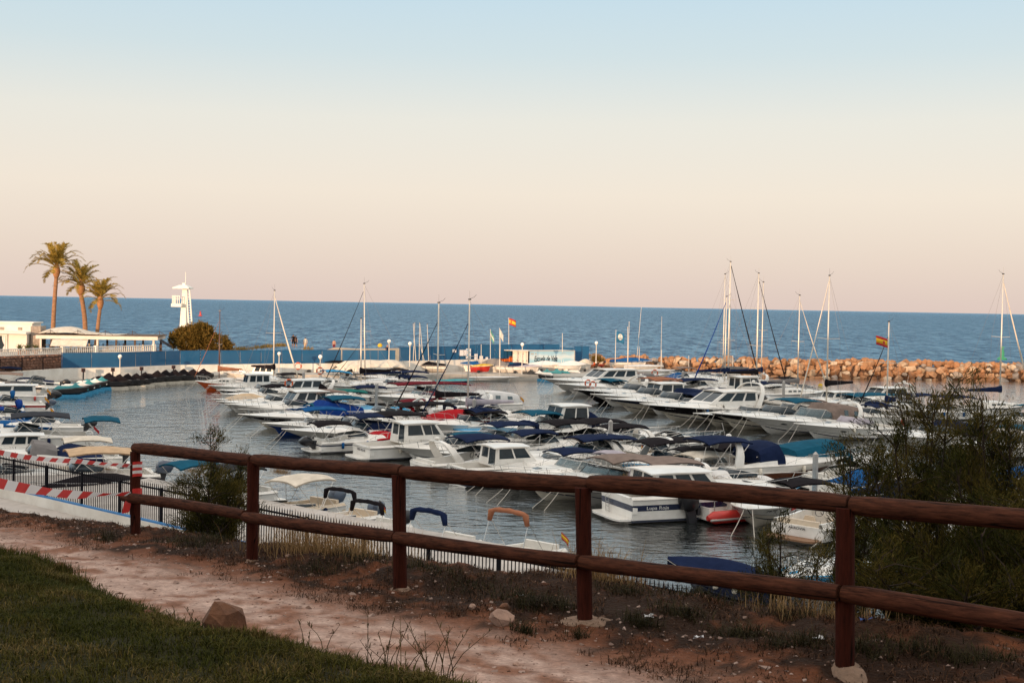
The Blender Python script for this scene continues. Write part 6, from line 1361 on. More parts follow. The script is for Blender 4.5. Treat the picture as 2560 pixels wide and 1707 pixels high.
# dark railing and stone wall at the far left
stw = mat('rubble_wall', (.235, .125, .085), .95, var=.5, scale=2.4, bump=.8, bscale=3)
sw = empty('stone_wall', (-62, 108, 0), 0, 'rough brown stone retaining wall under the white balustrade', 'wall')
r4 = random.Random(9); W0, W1 = Vector(uy(-150, 119.5)), Vector(uy(157, 133.5)); Dv = (W1 - W0); Lw = Dv.length; ang = math.atan2(Dv.y, Dv.x)
o = MB().box((Lw / 2, .3, 2.0), (Lw, .5, 2.0)).build('wall_core', stw, sw); o.location = (W0.x + 62, W0.y - 108, 0); o.rotation_euler = (0, 0, ang)
sm_st = mat('rubble_stone', (.27, .145, .10), .95, var=.4, scale=2, objvar=.35); stm = []
for k in range(6): m_ = rock_mesh(300 + k, 12); m_.materials.append(sm_st); stm.append(m_)
k = 0
for row in range(7):
    x = r4.uniform(0, .3)
    while x < Lw:
        w = r4.uniform(.30, .6); o = piece(r4.choice(stm), 'stone', sw); p = W0 + Dv.normalized() * x + Vector((-Dv.y, Dv.x)).normalized() * r4.uniform(-.02, .05)
        o.location = (p.x + 62, p.y - 108, 1.05 + row * .30 + r4.uniform(-.03, .03)); o.rotation_euler = (0, 0, ang); o.scale = (w * .55, .12, .17); x += w * 1.02; k += 1
        if k > 295: break
    if k > 295: break
ir = empty('iron_railing', (-60, 104.5, 0), 0, 'dark iron railing on the white wall in front of the rough stone wall', 'railing')
rp = WALL[1:4]
bars_done = 0
for a, b_ in zip(rp, rp[1:]):
    a = Vector(a); b_ = Vector(b_); d = b_ - a; L_ = d.length; an = math.atan2(d.y, d.x); n_ = int(L_ / .16)
    for z in (1.85, 2.95): MB().box((L_ / 2, 0, z), (L_, .04, .05)).build('rail', iron, ir, loc=(a.x + 60, a.y - 104.5, 0)).rotation_euler = (0, 0, an)
    bm_ = MB()
    for k in range(n_):
        bm_.box((k * .16 + .08, 0, 2.4), (.016, .016, 1.1))
    o = bm_.build('railing_bars', iron, ir, loc=(a.x + 60, a.y - 104.5, 0)); o.rotation_euler = (0, 0, an); o['kind'] = 'stuff'
    for k in range(int(L_ / 3.2) + 1): MB().box((k * 3.2, 0, 2.35), (.09, .09, 1.3)).build('post', iron, ir, loc=(a.x + 60, a.y - 104.5, 0)).rotation_euler = (0, 0, an)
TB = [uy(u, y) for u, y in ((-420, 104), (-150, 119.8), (157, 133.8), (240, 138), (385, 145))]
o = prism('terrace_ground', [(x, y + .2) for x, y in TB] + [uy(400, 158), uy(-420, 170)], 1.0, 2.45, conc); o['kind'] = 'structure'
bal = empty('balustrade', (-60, 118, 2.98), 0, 'white balustrade along the edge of the restaurant terrace', 'balustrade')
bp_ = TB; bal.scale = (1, 1, .76)
prof = [(.05, 0), (.07, .05), (.05, .1), (.085, .28), (.05, .55), (.06, .66), (.05, .7)]
bmesh_ = None
for a, b_ in zip(bp_, bp_[1:]):
    a = Vector(a); b_ = Vector(b_); d = b_ - a; L_ = d.length; an = math.atan2(d.y, d.x); n_ = int(L_ / .27)
    for z, h_ in ((.06, .12), (.88, .12)): MB().box((L_ / 2, 0, z), (L_, .2, h_)).build('balustrade_rail', white_wall, bal, loc=(a.x + 60, a.y - 118, 0)).rotation_euler = (0, 0, an)
    MB().box((L_, 0, .52), (.34, .34, 1.05)).build('pier', white_wall, bal, loc=(a.x + 60, a.y - 118, 0)).rotation_euler = (0, 0, an)
    for k in range(n_):
        p = a + d * ((k + .5) / n_)
        if bmesh_ is None: bmesh_ = MB().lathe(prof, (0, 0, .12), 7).build('baluster', white_wall, bal, smooth=True, loc=(p.x + 60, p.y - 118, 0))
        else: piece(bmesh_.data, 'baluster', bal, (p.x + 60, p.y - 118, 0))
# ------------------------------------------------------------------ white restaurant building at the left edge
stucco = mat('stucco', (.72, .68, .61), .9, var=.12, scale=.8); brickm = mat('grey_brick', (.30, .25, .21), .95, var=.35, scale=4)
bxp = uy(58, 149); bx = empty('restaurant_building', (bxp[0] - 4, 149, 2.45), R(4), 'low white restaurant building with curtained openings at the left edge', 'building')
MB().box((-4, 4, 1.05), (16, 6, 2.1)).build('wall', stucco, bx); MB().box((-4, 3.6, 2.2), (16.4, 7.2, .22)).build('roof', stucco, bx)
MB().box((-2.4, 5.2, 2.8), (12.6, 3.6, 1.0)).build('upper_wall', stucco, bx); MB().box((-2.4, 5.2, 3.36), (13, 4.0, .14)).build('parapet', stucco, bx)
MB().box((4.75, 3.0, 1.5), (1.15, 2.2, 3.0)).build('chimney_block', brickm, bx)
for k in range(5):
    x = -10 + k * 2.7
    f = MB(); [f.box((x + sx * .95, .92, .95), (.16, .14, 1.9)) for sx in (-1, 1)]; f.box((x, .92, 1.95), (2.06, .14, .16)); fr = f.build('window_frame', white_wall, bx)
    MB().box((x, .96, .92), (1.7, .05, 1.8)).build('pane', glassm, fr)
    for sx in (-1, 1): MB().shell([[Vector((x + sx * (.82 - .42 * i / 3 * (1 - .65 * math.exp(-((zz - .4) / .2) ** 2))), .88 + .03 * math.sin(i * 2.5), zz * 1.85)) for zz in (0, .2, .4, .6, .8, 1)] for i in range(4)], .01, d=(0, 1, 0)).build('curtain', CL['white'], fr)
for k in range(6): MB().box((-8 + k * 2.1, 3.38, 2.62), (.5, .05, .34)).build('wall_vent', brickm, bx)
# pergola restaurant
wdk = mat('dark_pergola_wood', (.085, .055, .04), .8, var=.3, scale=3); fas = mat('white_fascia', (.66, .60, .53), .8, var=.12, scale=1)
pgp = uy(243, 150); pg = empty('pergola', (pgp[0], 150, 2.45), R(8), 'long open restaurant pergola with white fascia and dark posts', 'pergola')
Lp = 13.8; pg.scale = (1, 1, .70)
MB().box((0, -.05, 2.60), (Lp, .2, .62)).build('fascia', fas, pg); MB().box((0, 7.0, 2.60), (Lp, .2, .62)).build('rear_fascia', fas, pg)
MB().box((-Lp / 2 + .1, 3.5, 2.6), (.18, 6.9, .6)).build('end_fascia', fas, pg); MB().box((Lp / 2 - .1, 3.5, 2.6), (.18, 6.9, .6)).build('end_fascia', fas, pg)
MB().box((0, 3.5, 2.96), (Lp + .3, 7.4, .12)).build('roof', wdk, pg)
for k in range(7):
    for y in (.2, 6.8): MB().box((-Lp / 2 + .5 + k * (Lp - 1) / 6, y, 1.16), (.22, .22, 2.3)).build('post', wdk if (k + (y > 3)) % 3 else fas, pg)
for k in range(5):
    x = -Lp / 2 + 1.6 + k * 3.1; t_ = MB(); t_.tube([(x - .9, 0, 3.05), (x, 0, 3.7), (x + .9, 0, 3.05)], .03, 4); t_.tube([(x, 0, 3.0), (x, 0, 3.85)], .035, 4); t_.tube([(x, 0, 3.7), (x, 3, 3.4)], .025, 4); t_.build('roof_truss', wdk, pg)
g = [[Vector((-Lp / 2 + .2 + 9.2 * i / 12, .4 + 6.4 * j / 8, 3.05 + (1.25 * math.exp(-((i - 3.4) / 3.6) ** 2) * (1 - abs(j - 4) / 5.4) + .05 * math.sin(i * 1.7)) * (1 - .55 * sm(7, 12, i)))) for j in range(9)] for i in range(13)]
MB().shell(g, .03).build('roof_cloth', CL['cream'], pg, smooth=True)
MB().shell([[Vector((x, -.2 - 1.2 * f, 2.2 - 1.0 * f)) for f in (0, .5, 1)] for x in (-5.0, -4, -3, -2, -1.0)], .03).build('awning', CL['cream'], pg)
MB().shell([[Vector((Lp / 2 + .1 + f * 1.3, y, 2.3 - 1.2 * f)) for f in (0, .5, 1)] for y in (0, 1.5, 3)], .03).build('side_awning', CL['slate'], pg)
MB().box((0, 3.5, .07), (Lp, 7.2, .12)).build('deck_floor', wdk, pg)
tbm = mat('cafe_table', (.10, .07, .05), .6); 
tb = empty('cafe_table', (0, 0, 0), 0); T1 = MB(); T1.box((0, 0, .72), (.8, .8, .05)); t1 = T1.build('table_top', tbm, tb); t2 = MB().tube([(0, 0, 0), (0, 0, .7)], .04, 6).build('leg', tbm, tb); t3 = MB().lathe([(.28, 0), (.26, .04), (.03, .06)], (0, 0, 0), 8).build('base', tbm, tb)
ch = empty('cafe_chair', (0, 0, 0), 0); c1 = MB().box((0, 0, .45), (.42, .42, .05)).build('seat', wdk, ch); c2 = MB().box((-.2, 0, .72), (.04, .42, .5)).build('backrest', wdk, ch)
c3 = MB(); [c3.tube([(sx * .18, sy * .18, 0), (sx * .18, sy * .18, .44)], .02, 4) for sx in (-1, 1) for sy in (-1, 1)]; c3 = [MB().tube([(sx * .18, sy * .18, 0), (sx * .18, sy * .18, .44)], .02, 4).build('leg', wdk, ch) for sx in (-1, 1) for sy in (-1, 1)]
def dup(root, loc, rz, label, group=None, first=[]):
    r = root.copy(); C.objects.link(r); r.location = loc; r.rotation_euler = (0, 0, rz); r['label'] = label
    if group: r['group'] = group
    for c_ in root.children:
        k_ = c_.copy(); C.objects.link(k_); k_.parent = r
        for g_ in c_.children: q_ = g_.copy(); C.objects.link(q_); q_.parent = k_
    return r
pgM = Matrix.Translation(pg.location) @ Matrix.Rotation(R(8), 4, 'Z'); first = True
for k in range(6):
    p = pgM @ Vector((-5.8 + k * 2.35, 2.0, .13))
    if k == 0: tb.location = p; tag(tb, 'dark square cafe table under the pergola', 'table', 'cafe tables under the pergola')
    else: dup(tb, p, R(8), 'dark square cafe table under the pergola')
    for s_ in (-1, 1):
        p2 = pgM @ Vector((-5.8 + k * 2.35 + s_ * .72, 2.0, .13)); an = R(8) + (0 if s_ < 0 else math.pi)
        if k == 0 and s_ < 0: ch.location = p2; ch.rotation_euler = (0, 0, an); tag(ch, 'dark cafe chair at a table under the pergola', 'chair', 'cafe chairs under the pergola')
        else: dup(ch, p2, an, 'dark cafe chair at a table under the pergola')
# planters on the terrace
pot = mat('terracotta', (.30, .15, .09), .8)
for i, (x, y, lab) in enumerate([(*uy(50, 140), 'potted agave on the terrace in front of the chimney block'), (*uy(68, 140.5), 'potted palm bush beside the agave on the terrace'), (*uy(90, 141), 'potted shrub at the left end of the pergola')]):
    rt = empty('potted_plant', (x, y, 2.45), 0, lab, 'plant'); MB().lathe([(.22, 0), (.34, .5), (.36, .55), (.3, .55)], (0, 0, 0), 10).build('pot', pot, rt, smooth='edge')
    lf = MB()
    for k in range(60): a = rnd.uniform(0, 6.28); blade(lf, (0, 0, .5), rnd.uniform(.5, 1.1), .09, rnd.uniform(.3, 1.2), a)
    lf.build('leaves', leafmat('pot_leaf', (.05, .06, .02), (.13, .13, .05)) if i == 0 else bpy.data.materials['pot_leaf'], rt)
# ------------------------------------------------------------------ palms
palm_t = mat('palm_trunk', (.30, .16, .085), .95, var=.35, scale=2.2, bump=.8, bscale=5, stretch=(1, 1, 3)); frond_m = leafmat('palm_frond', (.16, .125, .022), (.50, .33, .075), .3); dry_m = mat('frond_base', (.36, .17, .07), .9, var=.4, scale=5, bump=.6)
def frond_mesh(L_, seed):
    r2 = random.Random(seed); mb = MB(); pts = []
    for k in range(9):
        t = k / 8; pts.append(Vector((L_ * (t - .10 * t ** 3), 0, L_ * (.46 * t - .50 * t * t * t * (.8 + .3 * r2.random())))))
    mb.tube(pts, [.045 * (1 - .85 * k / 8) for k in range(9)], 4)
    for k in range(46):
        t = .16 + .84 * k / 46; i = min(int(t * 8), 7); p = pts[i].lerp(pts[i + 1], t * 8 - i); tg = (pts[i + 1] - pts[i]).normalized(); ln = .62 * math.sin(math.pi * (.14 + .80 * t)) * L_ / 3.0
        for sg in (1, -1):
            d = (tg * .75 + Vector((0, sg * .8, .25 + r2.uniform(-.2, .1)))).normalized(); w = tg * .030 * L_ / 3
            e = p + d * ln + Vector((0, 0, -.12 * ln)); mb.add([p - w, p + w, p.lerp(e, .55) + w * .9, e, p.lerp(e, .55) - w * .9], [(0, 1, 2, 3, 4)])
    return mb
def palm(u0, v0, u1, v1, y, rad, Lf, nf, label, seed, lean=None):
    r2 = random.Random(seed); a = atd(u0, v0, y); t_ = atd(u1, v1, y); foot = Vector((a.x, y, 1.9)); foot.x = a.x + (a.x - t_.x) * (a.z - 1.9) / max(.1, t_.z - a.z) * .3
    root = empty('palm_tree', foot, 0, label, 'palm tree', 'palm trees behind the restaurant'); top = t_ - foot; top.y += r2.uniform(-.3, .3)
    pts = []; rs = []
    for k in range(15):
        f = k / 14; p = top * f + Vector((.35 * math.sin(f * math.pi) * (lean or .3), 0, 0)); pts.append(p); rs.append(rad * (1.12 - .22 * f + .03 * math.sin(k * 2.7)))
    MB().tube(pts, rs, 10).build('trunk', palm_t, root, smooth=True)
    hb = MB(); hb.lathe([(rad * .95, -.25), (rad * 1.45, .1), (rad * 1.9, .55), (rad * 1.65, .95), (rad * 1.0, 1.4), (.1, 1.9)], top, 12); hb.build('boot', dry_m, root, smooth=True)
    ms = []
    for k in range(4):
        o = frond_mesh(Lf, seed * 10 + k).build('frond', frond_m, root); o.location = top + Vector((0, 0, 1.15)); o.rotation_euler = (0, -R(r2.uniform(-5, 35)), k * 1.5); ms.append(o.data)
    for k in range(nf):
        f = k / nf; tilt = lerp(-30, 62, f ** .85) + r2.uniform(-8, 8)
        o = piece(r2.choice(ms), 'frond', root, top + Vector((0, 0, .9 + .5 * f)), (r2.uniform(-.3, .3), -R(tilt), k * 2.399 + r2.uniform(-.2, .2)), (r2.uniform(.82, 1.08),) * 3)
palm(132, 830, 142, 690, 166, .27, 4.3, 24, 'tallest palm tree, standing leftmost behind the restaurant roof', 3, -.2)
palm(210, 838, 203, 733, 168, .30, 4.0, 23, 'middle palm tree with a curved trunk behind the restaurant', 4, .9)
palm(240, 845, 250, 768, 165, .24, 3.7, 22, 'shortest palm tree, rightmost of the three', 5, -.1)
# ------------------------------------------------------------------ lifeguard tower
tw_m = mat('tower_white', (.80, .78, .72), .6, var=.05, dirt=(.72, .69, .62))
tp = atd(457, 815, 170); tz = 2.0
tw = empty('lifeguard_tower', (tp.x, 170, tz), 0, 'tall white lifeguard tower with a balcony and aerial behind the bush', 'tower')
def zt(v, u=457): return atd(u, v, 170).z - tz
def xt(u): return atd(u, 760, 170).x - tp.x
mb = MB(); H1 = zt(722)
mb.loft([[Vector((xl, -.5 * (1 - .35 * f), H1 * f)), Vector((xr, -.5 * (1 - .35 * f), H1 * f)), Vector((xr, .6, H1 * f)), Vector((xl, .6, H1 * f))] for f, xl, xr in ((0, -.42, .62), (.3, -.34, .55), (.55, -.24, .48), (1.0, -.02, .44))], True, True); mb.build('tower_body', tw_m, tw)
for dx in (0, .42):
    MB().loft([[Vector((x - .07 + dx, -.9 + .5 * f, H1 * f)), Vector((x + .07 + dx, -.9 + .5 * f, H1 * f)), Vector((x + .07 + dx, -.6 + .5 * f, H1 * f)), Vector((x - .07 + dx, -.6 + .5 * f, H1 * f))] for f, x in ((0, 1.15), (.5, .88), (1, .5))], True, True).build('leg', tw_m, tw)
for k in range(22):
    f = .03 + k * .042; x = lerp(1.15, .5, f); MB().box((x + .2, -.72 + .5 * f, H1 * f), (.42, .10, .05)).build('rung', tw_m, tw)
zb = zt(765); zh = zt(740)
MB().box((xt(447), -.4, zb + .1), (1.35, 1.9, .42)).build('balcony_floor', tw_m, tw)
rl_ = MB(); x0, x1 = xt(437.5), xt(455)
MB().box((.5 * (x0 + x1), -1.32, zh), (x1 - x0, .06, .07)).build('balcony_rail', tw_m, tw); MB().box((.5 * (x0 + x1), -1.32, .5 * (zb + zh) + .2), (x1 - x0, .05, .06)).build('balcony_rail', tw_m, tw); MB().box((x0 - .02, -.4, zh), (.06, 1.9, .07)).build('balcony_rail', tw_m, tw)
for k in range(5): MB().box((lerp(x0, x1, k / 4), -1.33, (zb + zh) / 2 + .15), (.07, .07, zh - zb - .2)).build('baluster', tw_m, tw)
for k in range(4): MB().box((x0 - .02, -1.1 + k * .55, (zb + zh) / 2 + .15), (.07, .07, zh - zb - .2)).build('baluster', tw_m, tw)
zr = zt(722); MB().loft([[Vector((xt(437) * k_ + a, -1.3 * k_, zr + z)), Vector((xt(477) * k_ + a, -1.3 * k_, zr + z)), Vector((xt(477) * k_ + a, 1.3 * k_, zr + z)), Vector((xt(437) * k_ + a, 1.3 * k_, zr + z))] for k_, z, a in ((1, 0, 0), (1, .16, 0), (.42, .5, .1))], True, True).build('roof', tw_m, tw)
MB().box((.12, 0, zr + .62), (.4, .4, .3)).build('roof_cap', tw_m, tw); MB().tube([(.3, 0, zr + .5), (.3, 0, zt(680))], .035, 6).build('aerial', tw_m, tw)
# ------------------------------------------------------------------ bushes and dune grass
bush_m = leafmat('dune_bush_leaf', (.085, .062, .014), (.24, .15, .038), .3)
def bush(label, blobs, n_, y, size, name='bush', group=None):
    u, v, _, _ = blobs[0]; base = atd(u, 876, y); rt = empty(name, (base.x, y, 1.6), 0, label, 'bush', group); mb = MB(); tk = MB()
    for (bu, bv, bw, bh) in blobs:
        c_ = atd(bu, bv, y) - rt.location; rx = bw / 3200 * y / 2; rz = bh / 3200 * y / 2
        tk.tube([(0, 0, -.4), c_ * .5 + Vector((.1, 0, 0)), c_], [.12, .08, .03], 5)
        for k in range(int(n_ * rx * rz)):
            d = Vector((rnd.gauss(0, 1), rnd.gauss(0, 1), rnd.gauss(0, 1))).normalized(); lump = .80 + .48 * noise.noise(d * 3.4 + Vector((bu, bv, 0)))
            rr_ = rnd.uniform(.72, 1.03) * lump; p = c_ + Vector((d.x * rx * rr_, d.y * rx * .8 * rr_, d.z * rz * rr_)); 
            if p.z < -.3: continue
            t = (d + Vector((rnd.gauss(0, .7), rnd.gauss(0, .7), rnd.gauss(.3, .6)))).normalized(); w = t.cross(Vector((rnd.gauss(0, 1), rnd.gauss(0, 1), rnd.gauss(0, 1)))).normalized() * size * .35; L_ = size * rnd.uniform(.6, 1.4)
            mb.add([p - w, p + w, p + t * L_ + w * .5, p + t * L_ * 1.3, p + t * L_ - w * .5], [(0, 1, 2, 3, 4)])
    tk.build('trunk', twig_m, rt); mb.build('crown', bush_m, rt); return rt
bush('large rounded orange green bush in front of the lifeguard tower', [(470, 850, 80, 76), (500, 840, 84, 78), (455, 838, 46, 46), (540, 858, 78, 52), (508, 826, 56, 44), (435, 850, 30, 46), (565, 866, 44, 28)], 1700, 155, .16)
def tufts(label, spots, y, name='dune_grass'):
    mb = MB()
    for u, v, w, n_ in spots:
        for k in range(n_):
            p = atd(u + rnd.gauss(0, w), v + rnd.uniform(0, 3), y + rnd.uniform(-1.5, 1.5)); blade(mb, p, rnd.uniform(.2, .55), .05, rnd.uniform(.2, 1.0), rnd.uniform(0, 6.28))
    o = mb.build(name, bpy.data.materials.get('dune_grass') or leafmat('dune_grass', (.16, .11, .03), (.32, .22, .07), .3)); o['kind'] = 'stuff'; tag(o, label, 'grass')
tufts('dry yellow dune grass on the sand ridge behind the blue fence', [(615, 872, 14, 160), (650, 869, 12, 160), (672, 866, 10, 220), (702, 864, 8, 260), (600, 874, 14, 140), (770, 872, 8, 90), (585, 873, 12, 120)], 163)
bush('small dark green shrub at the root of the breakwater', [(1490, 897, 26, 18), (1502, 899, 20, 12)], 1500, 163, .14)
# ------------------------------------------------------------------ lamp posts
lampm = mat('lamp_globe', (.86, .84, .79), .35, var=.03); lpost = mat('lamp_pole', (.60, .56, .50), .5, var=.1)
def lamp(u, vg, vb, y, label, r=.26):
    g_ = atd(u, vg, y); z0 = atd(u, vb, y).z; rt = empty('lamp_post', (g_.x, y, z0), 0, label, 'lamp post', 'white globe lamp posts around the harbour'); H = g_.z - z0
    mb = MB(); mb.tube([(0, 0, 0), (0, 0, H - r * .9)], [.06, .045], 8); mb.lathe([(.11, 0), (.11, .08), (.07, .2), (.06, .3)], (0, 0, 0), 8); mb.build('pole', lpost, rt, smooth='edge'); MB().lathe([(.05, -.1), (.12, -.04), (.12, 0)], (0, 0, H - r * .95), 8).build('collar', lpost, rt); MB().ball((0, 0, H), r, 14).build('globe', lampm, rt, smooth=True)
lamp(300, 891, 938, 131, 'globe lamp at the covered jet skis before the blue fence', .21)
lamp(698, 884, 930, 143, 'globe lamp before the blue fence, right of the pale furled jib mast', .2)
lamp(801, 892, 950, 131, 'globe lamp rising behind the big sterned outboard boat', .22)
lamp(973, 853, 905, 151, 'tall globe lamp above the cream tent, standing highest', .23)
lamp(1025, 859, 930, 149, 'globe lamp beside the leaning dinghy masts', .22)
lamp(1306, 861, 938, 153, 'globe lamp in front of the white shed doors', .22)
lamp(1491, 857, 908, 161, 'globe lamp at the breakwater root near the kayaks', .21)
# ------------------------------------------------------------------ things on the far quay
def dinghy(label, u, v, L, head, hull='white', cover=None, z=.72, dz=.42, group='small dinghies on the far quay', mast=None, thw=True, tcol=None, ch=.35, trolley=True, mastlean=0.0, end='mid'):
    root = place('dinghy', label, L, u, v, end, head, group, dz=dz, z=z, cat='dinghy'); h = Hull(L, L * .36, .38, .55)
    h.build(HM[hull], HM[hull], root); rb = MB()
    for sg in (1, -1): rb.tube([h.pt(k / 10, 1, sg, .01) for k in range(11)], .025, 5)
    rb.build('gunwale', tcol or gel, root)
    if cover: tarp(h, root, .0, .99, ch, cover, hang=.12, name='boat_cover')
    else:
        MB().shell([[Vector((h.pt(t, 1).x, y * h.bs(t) * .95, .12)) for y in (-1, 0, 1)] for t in (.01, .3, .6, .92)], .03).build('floor', gel, root)
        if thw:
            for t in (.3, .6): MB().box((h.pt(t, 1).x, 0, .36), (.25, h.bs(t) * 1.9, .04)).build('thwart', teak, root)
    if trolley:
        MB().box((-.2, 0, -.30), (L * .7, .06, .06)).build('trolley_beam', steel, root)
        for sg in (1, -1): MB().loft([[Vector((-.5 + .2 * math.cos(a), sg * .55 + y, -.24 + .2 * math.sin(a) * .9)) for a in [2 * math.pi * k / 10 for k in range(10)]] for y in (-.05, .05)], True, True).build('wheel', dkm, root)
    if mast: MB().tube([(L * .12, 0, .1), (L * .12 + mastlean, 0, mast)], [.035, .025], 6).build('mast', alu, root)
    return root
dinghy('long white open boat lying in the water left of the quay corner', 1125, 949, 4.9, 8, z=0, dz=0, trolley=False, group='white boats afloat along the quay')
dinghy('long white sailing dinghy afloat with a slim bare mast, before the quay', 1234, 952, 6.0, 3, z=0, dz=0, trolley=False, mast=5.2, thw=False, cover='white', ch=.10, group='white boats afloat along the quay')
dinghy('flat turquoise float lying in the water beside the long white open boat', 1138, 955, 4.6, 5, z=0, dz=-.25, trolley=False, hull='blue', cover='aqua', ch=.12, group='white boats afloat along the quay')
dinghy('black covered long dinghy on the quay left of the dinghy masts', 1056, 930, 5.6, 182, cover='black', ch=.5)
dinghy('teal covered long slim hull on the quay rack', 1137, 921, 5.4, 182, hull='blue', cover='teal', ch=.28, dz=.95)
dinghy('bright blue covered little dinghy on the quay', 1180, 929, 3.0, 175, cover='blue', ch=.4)
dinghy('yellow decked little dinghy beside the grey covered boat', 1205, 932, 2.8, 10, hull='red', cover='yellow', ch=.2)
dinghy('grey covered bulky boat on the quay', 1236, 931, 3.6, 172, cover='grey', ch=.85)
dinghy('turquoise covered dinghy before the white shed doors', 1271, 931, 3.2, 12, cover='teal', ch=.42)
dinghy('navy covered dinghy beside the turquoise covered one', 1296, 933, 2.6, 8, cover='navy', ch=.45)
dinghy('slim white dinghy with pale stripe right of the lamp post', 1322, 934, 3.4, -14, cover='lilac', ch=.2)
dinghy('rounded white covered dinghy in front of the mural container', 1362, 929, 4.2, 4, cover='white', ch=.5)
dinghy('teal covered dinghy at the right end of the mural container', 1398, 923, 3.4, 5, cover='teal', ch=.5)
dinghy('upturned white dinghy, right of the teal covered one', 1428, 930, 3.8, 18, cover='white', ch=.55)
dinghy('white dinghy on edge behind the curved hardtop yacht', 1462, 928, 3.0, 40, cover='cream', ch=.7)
dinghy('pale grey dinghy next to the orange kayaks', 1448, 916, 4.0, -8, cover='lilac', ch=.25, z=.9)
dinghy('white catamaran hull with bright blue cover before the breakwater', 1578, 921, 5.6, 2, cover='blue', ch=.5, z=.9, dz=.5, mast=7.6, mastlean=.5)
dinghy('slim white hull lying on the slip before the breakwater', 1610, 932, 5.0, -12, cover='white', ch=.2, z=.6)
dinghy('white dinghy with slim bare mast before the breakwater', 1640, 944, 4.6, -6, cover='white', ch=.2, z=.3, mast=7.2)
o = prism('slipway', [(7.5, 150.2), (20, 158), (30, 167), (30, 172), (12, 172), (7, 160)], -1, .45, conc); o['kind'] = 'structure'
def kayak(label, u, v, z, L, head, m, roll=0.0):
    p = at(u, v, z); rt = empty('kayak', (p.x, p.y, p.z), R(head), label, 'kayak', 'kayaks and boards stacked by the container'); rings = []
    for k in range(11):
        f = k / 10; s_ = math.sin(math.pi * min(.985, max(.015, f))) ** .7; rings.append([Vector((L * (f - .5), .36 * s_ * math.cos(a), .20 * s_ * math.sin(a) + .10 * abs(f - .5) * 2)) for a in [2 * math.pi * j / 10 for j in range(10)]])
    MB().loft(rings, True, True).build('hull', m, rt, smooth=True); MB().loft([[Vector((x * 1.0, .22 * math.cos(a), .17 + zz + .02 * 0)) for x in (0,) for a in [2 * math.pi * j / 10 for j in range(10)]] for zz in (0, .06)], True, True).build('cockpit_rim', dkm, rt); return rt
for i, (u, v, z, hd, m, lab) in enumerate([(1455, 914, 1.1, 6, rdm, 'red kayak at the bottom of the stack'), (1462, 909, 1.45, -3, org, 'orange kayak on top of the red one'), (1478, 912, 1.3, -9, org, 'orange kayak lying right of the stacked pair'), (1485, 915, .95, -12, rdm, 'red kayak half under the right orange kayak')]): kayak(lab, u, v, z, 3.6, hd, m)
kayak('long white and blue board leaning out right of the kayaks', 1500, 911, 1.1, 4.6, -14, gel); kayak('blue board just behind the white board', 1490, 906, 1.4, 4.4, -14, blu)
# kayak rack
rk = at(1455, 918, .72); rt = empty('kayak_rack', (rk.x, rk.y + .1, .72), 0, 'dark blue steel rack holding the kayaks', 'rack'); mb = MB()
for x in (-1.9, -.6, .8): MB().tube([(x, 0, 0), (x, 0, 1.25)], .035, 5).build('rack_post', blue_post, rt)
for z in (.3, .8, 1.22): MB().tube([(-1.9, 0, z), (.8, 0, z)], .03, 5).build('rack_rail', blue_post, rt)
# sailing school container with its mural
mur = bpy.data.materials.new('mural_paint'); mur.use_nodes = True
n = mur.node_tree.nodes; l = mur.node_tree.links; b = n['Principled BSDF']; b.inputs['Roughness'].default_value = .6
tcn = n.new('ShaderNodeTexCoord'); sp_ = n.new('ShaderNodeSeparateXYZ'); l.new(tcn.outputs['Object'], sp_.inputs[0])
nz = n.new('ShaderNodeTexNoise'); nz.inputs['Scale'].default_value = .9; nz.inputs['Detail'].default_value = 6; l.new(tcn.outputs['Object'], nz.inputs['Vector'])
ad = n.new('ShaderNodeMath'); ad.operation = 'MULTIPLY_ADD'; ad.inputs[1].default_value = 1.0; l.new(nz.outputs['Fac'], ad.inputs[0]); l.new(sp_.outputs['Z'], ad.inputs[2])
mr = n.new('ShaderNodeMapRange'); mr.inputs[1].default_value = .4; mr.inputs[2].default_value = 3.1; l.new(ad.outputs[0], mr.inputs[0])
cr = n.new('ShaderNodeValToRGB'); l.new(mr.outputs[0], cr.inputs[0]); e = cr.color_ramp.elements
e[0].position = 0; e[0].color = (.10, .33, .50, 1); e[1].position = 1; e[1].color = (.30, .52, .64, 1)
for p_, c_ in ((.20, (.16, .44, .60)), (.26, (.42, .60, .66)), (.5, (.33, .58, .70)), (.66, (.62, .70, .72)), (.82, (.36, .57, .68))): q = e.new(p_); q.color = (*c_, 1)
l.new(cr.outputs[0], b.inputs['Base Color'])
cA, cB = at(1320, 926, .75), at(1436, 924, .75); Lc = (cB - cA).length; an = math.atan2(cB.y - cA.y, cB.x - cA.x)
ct = empty('sailing_school_container', (cA.x, cA.y, .74), an, 'shipping container painted with a pale blue sea mural and Escuela de Vela', 'container')
Hc = 2.5
MB().box((Lc / 2, 1.22, Hc / 2), (Lc, 2.44, Hc)).build('container_box', mat('container_white', (.66, .64, .60), .6, var=.08), ct)
MB().box((Lc / 2, -.012, Hc / 2), (Lc - .16, .02, Hc - .16)).build('mural', mur, ct)
for x in (.05, Lc - .05): MB().box((x, -.01, Hc / 2), (.13, .13, Hc + .02)).build('corner_post', dkm if x < 1 else gry, ct)
for z in (.05, Hc - .02): MB().box((Lc / 2, -.012, z), (Lc, .07, .1)).build('frame_rail', gry, ct)
txm = mat('mural_lettering', (.012, .016, .025), .6)
for nm, body, x, z in (('lettering', 'Escuela de Vela', Lc * .37, 1.15),):
    text(nm, body, .98, txm, ct, (x, -.03, z), (R(90), 0, 0), .004, .22, sx=.60, off=.022)
sailm = mat('mural_sail', (.72, .76, .78), .6)
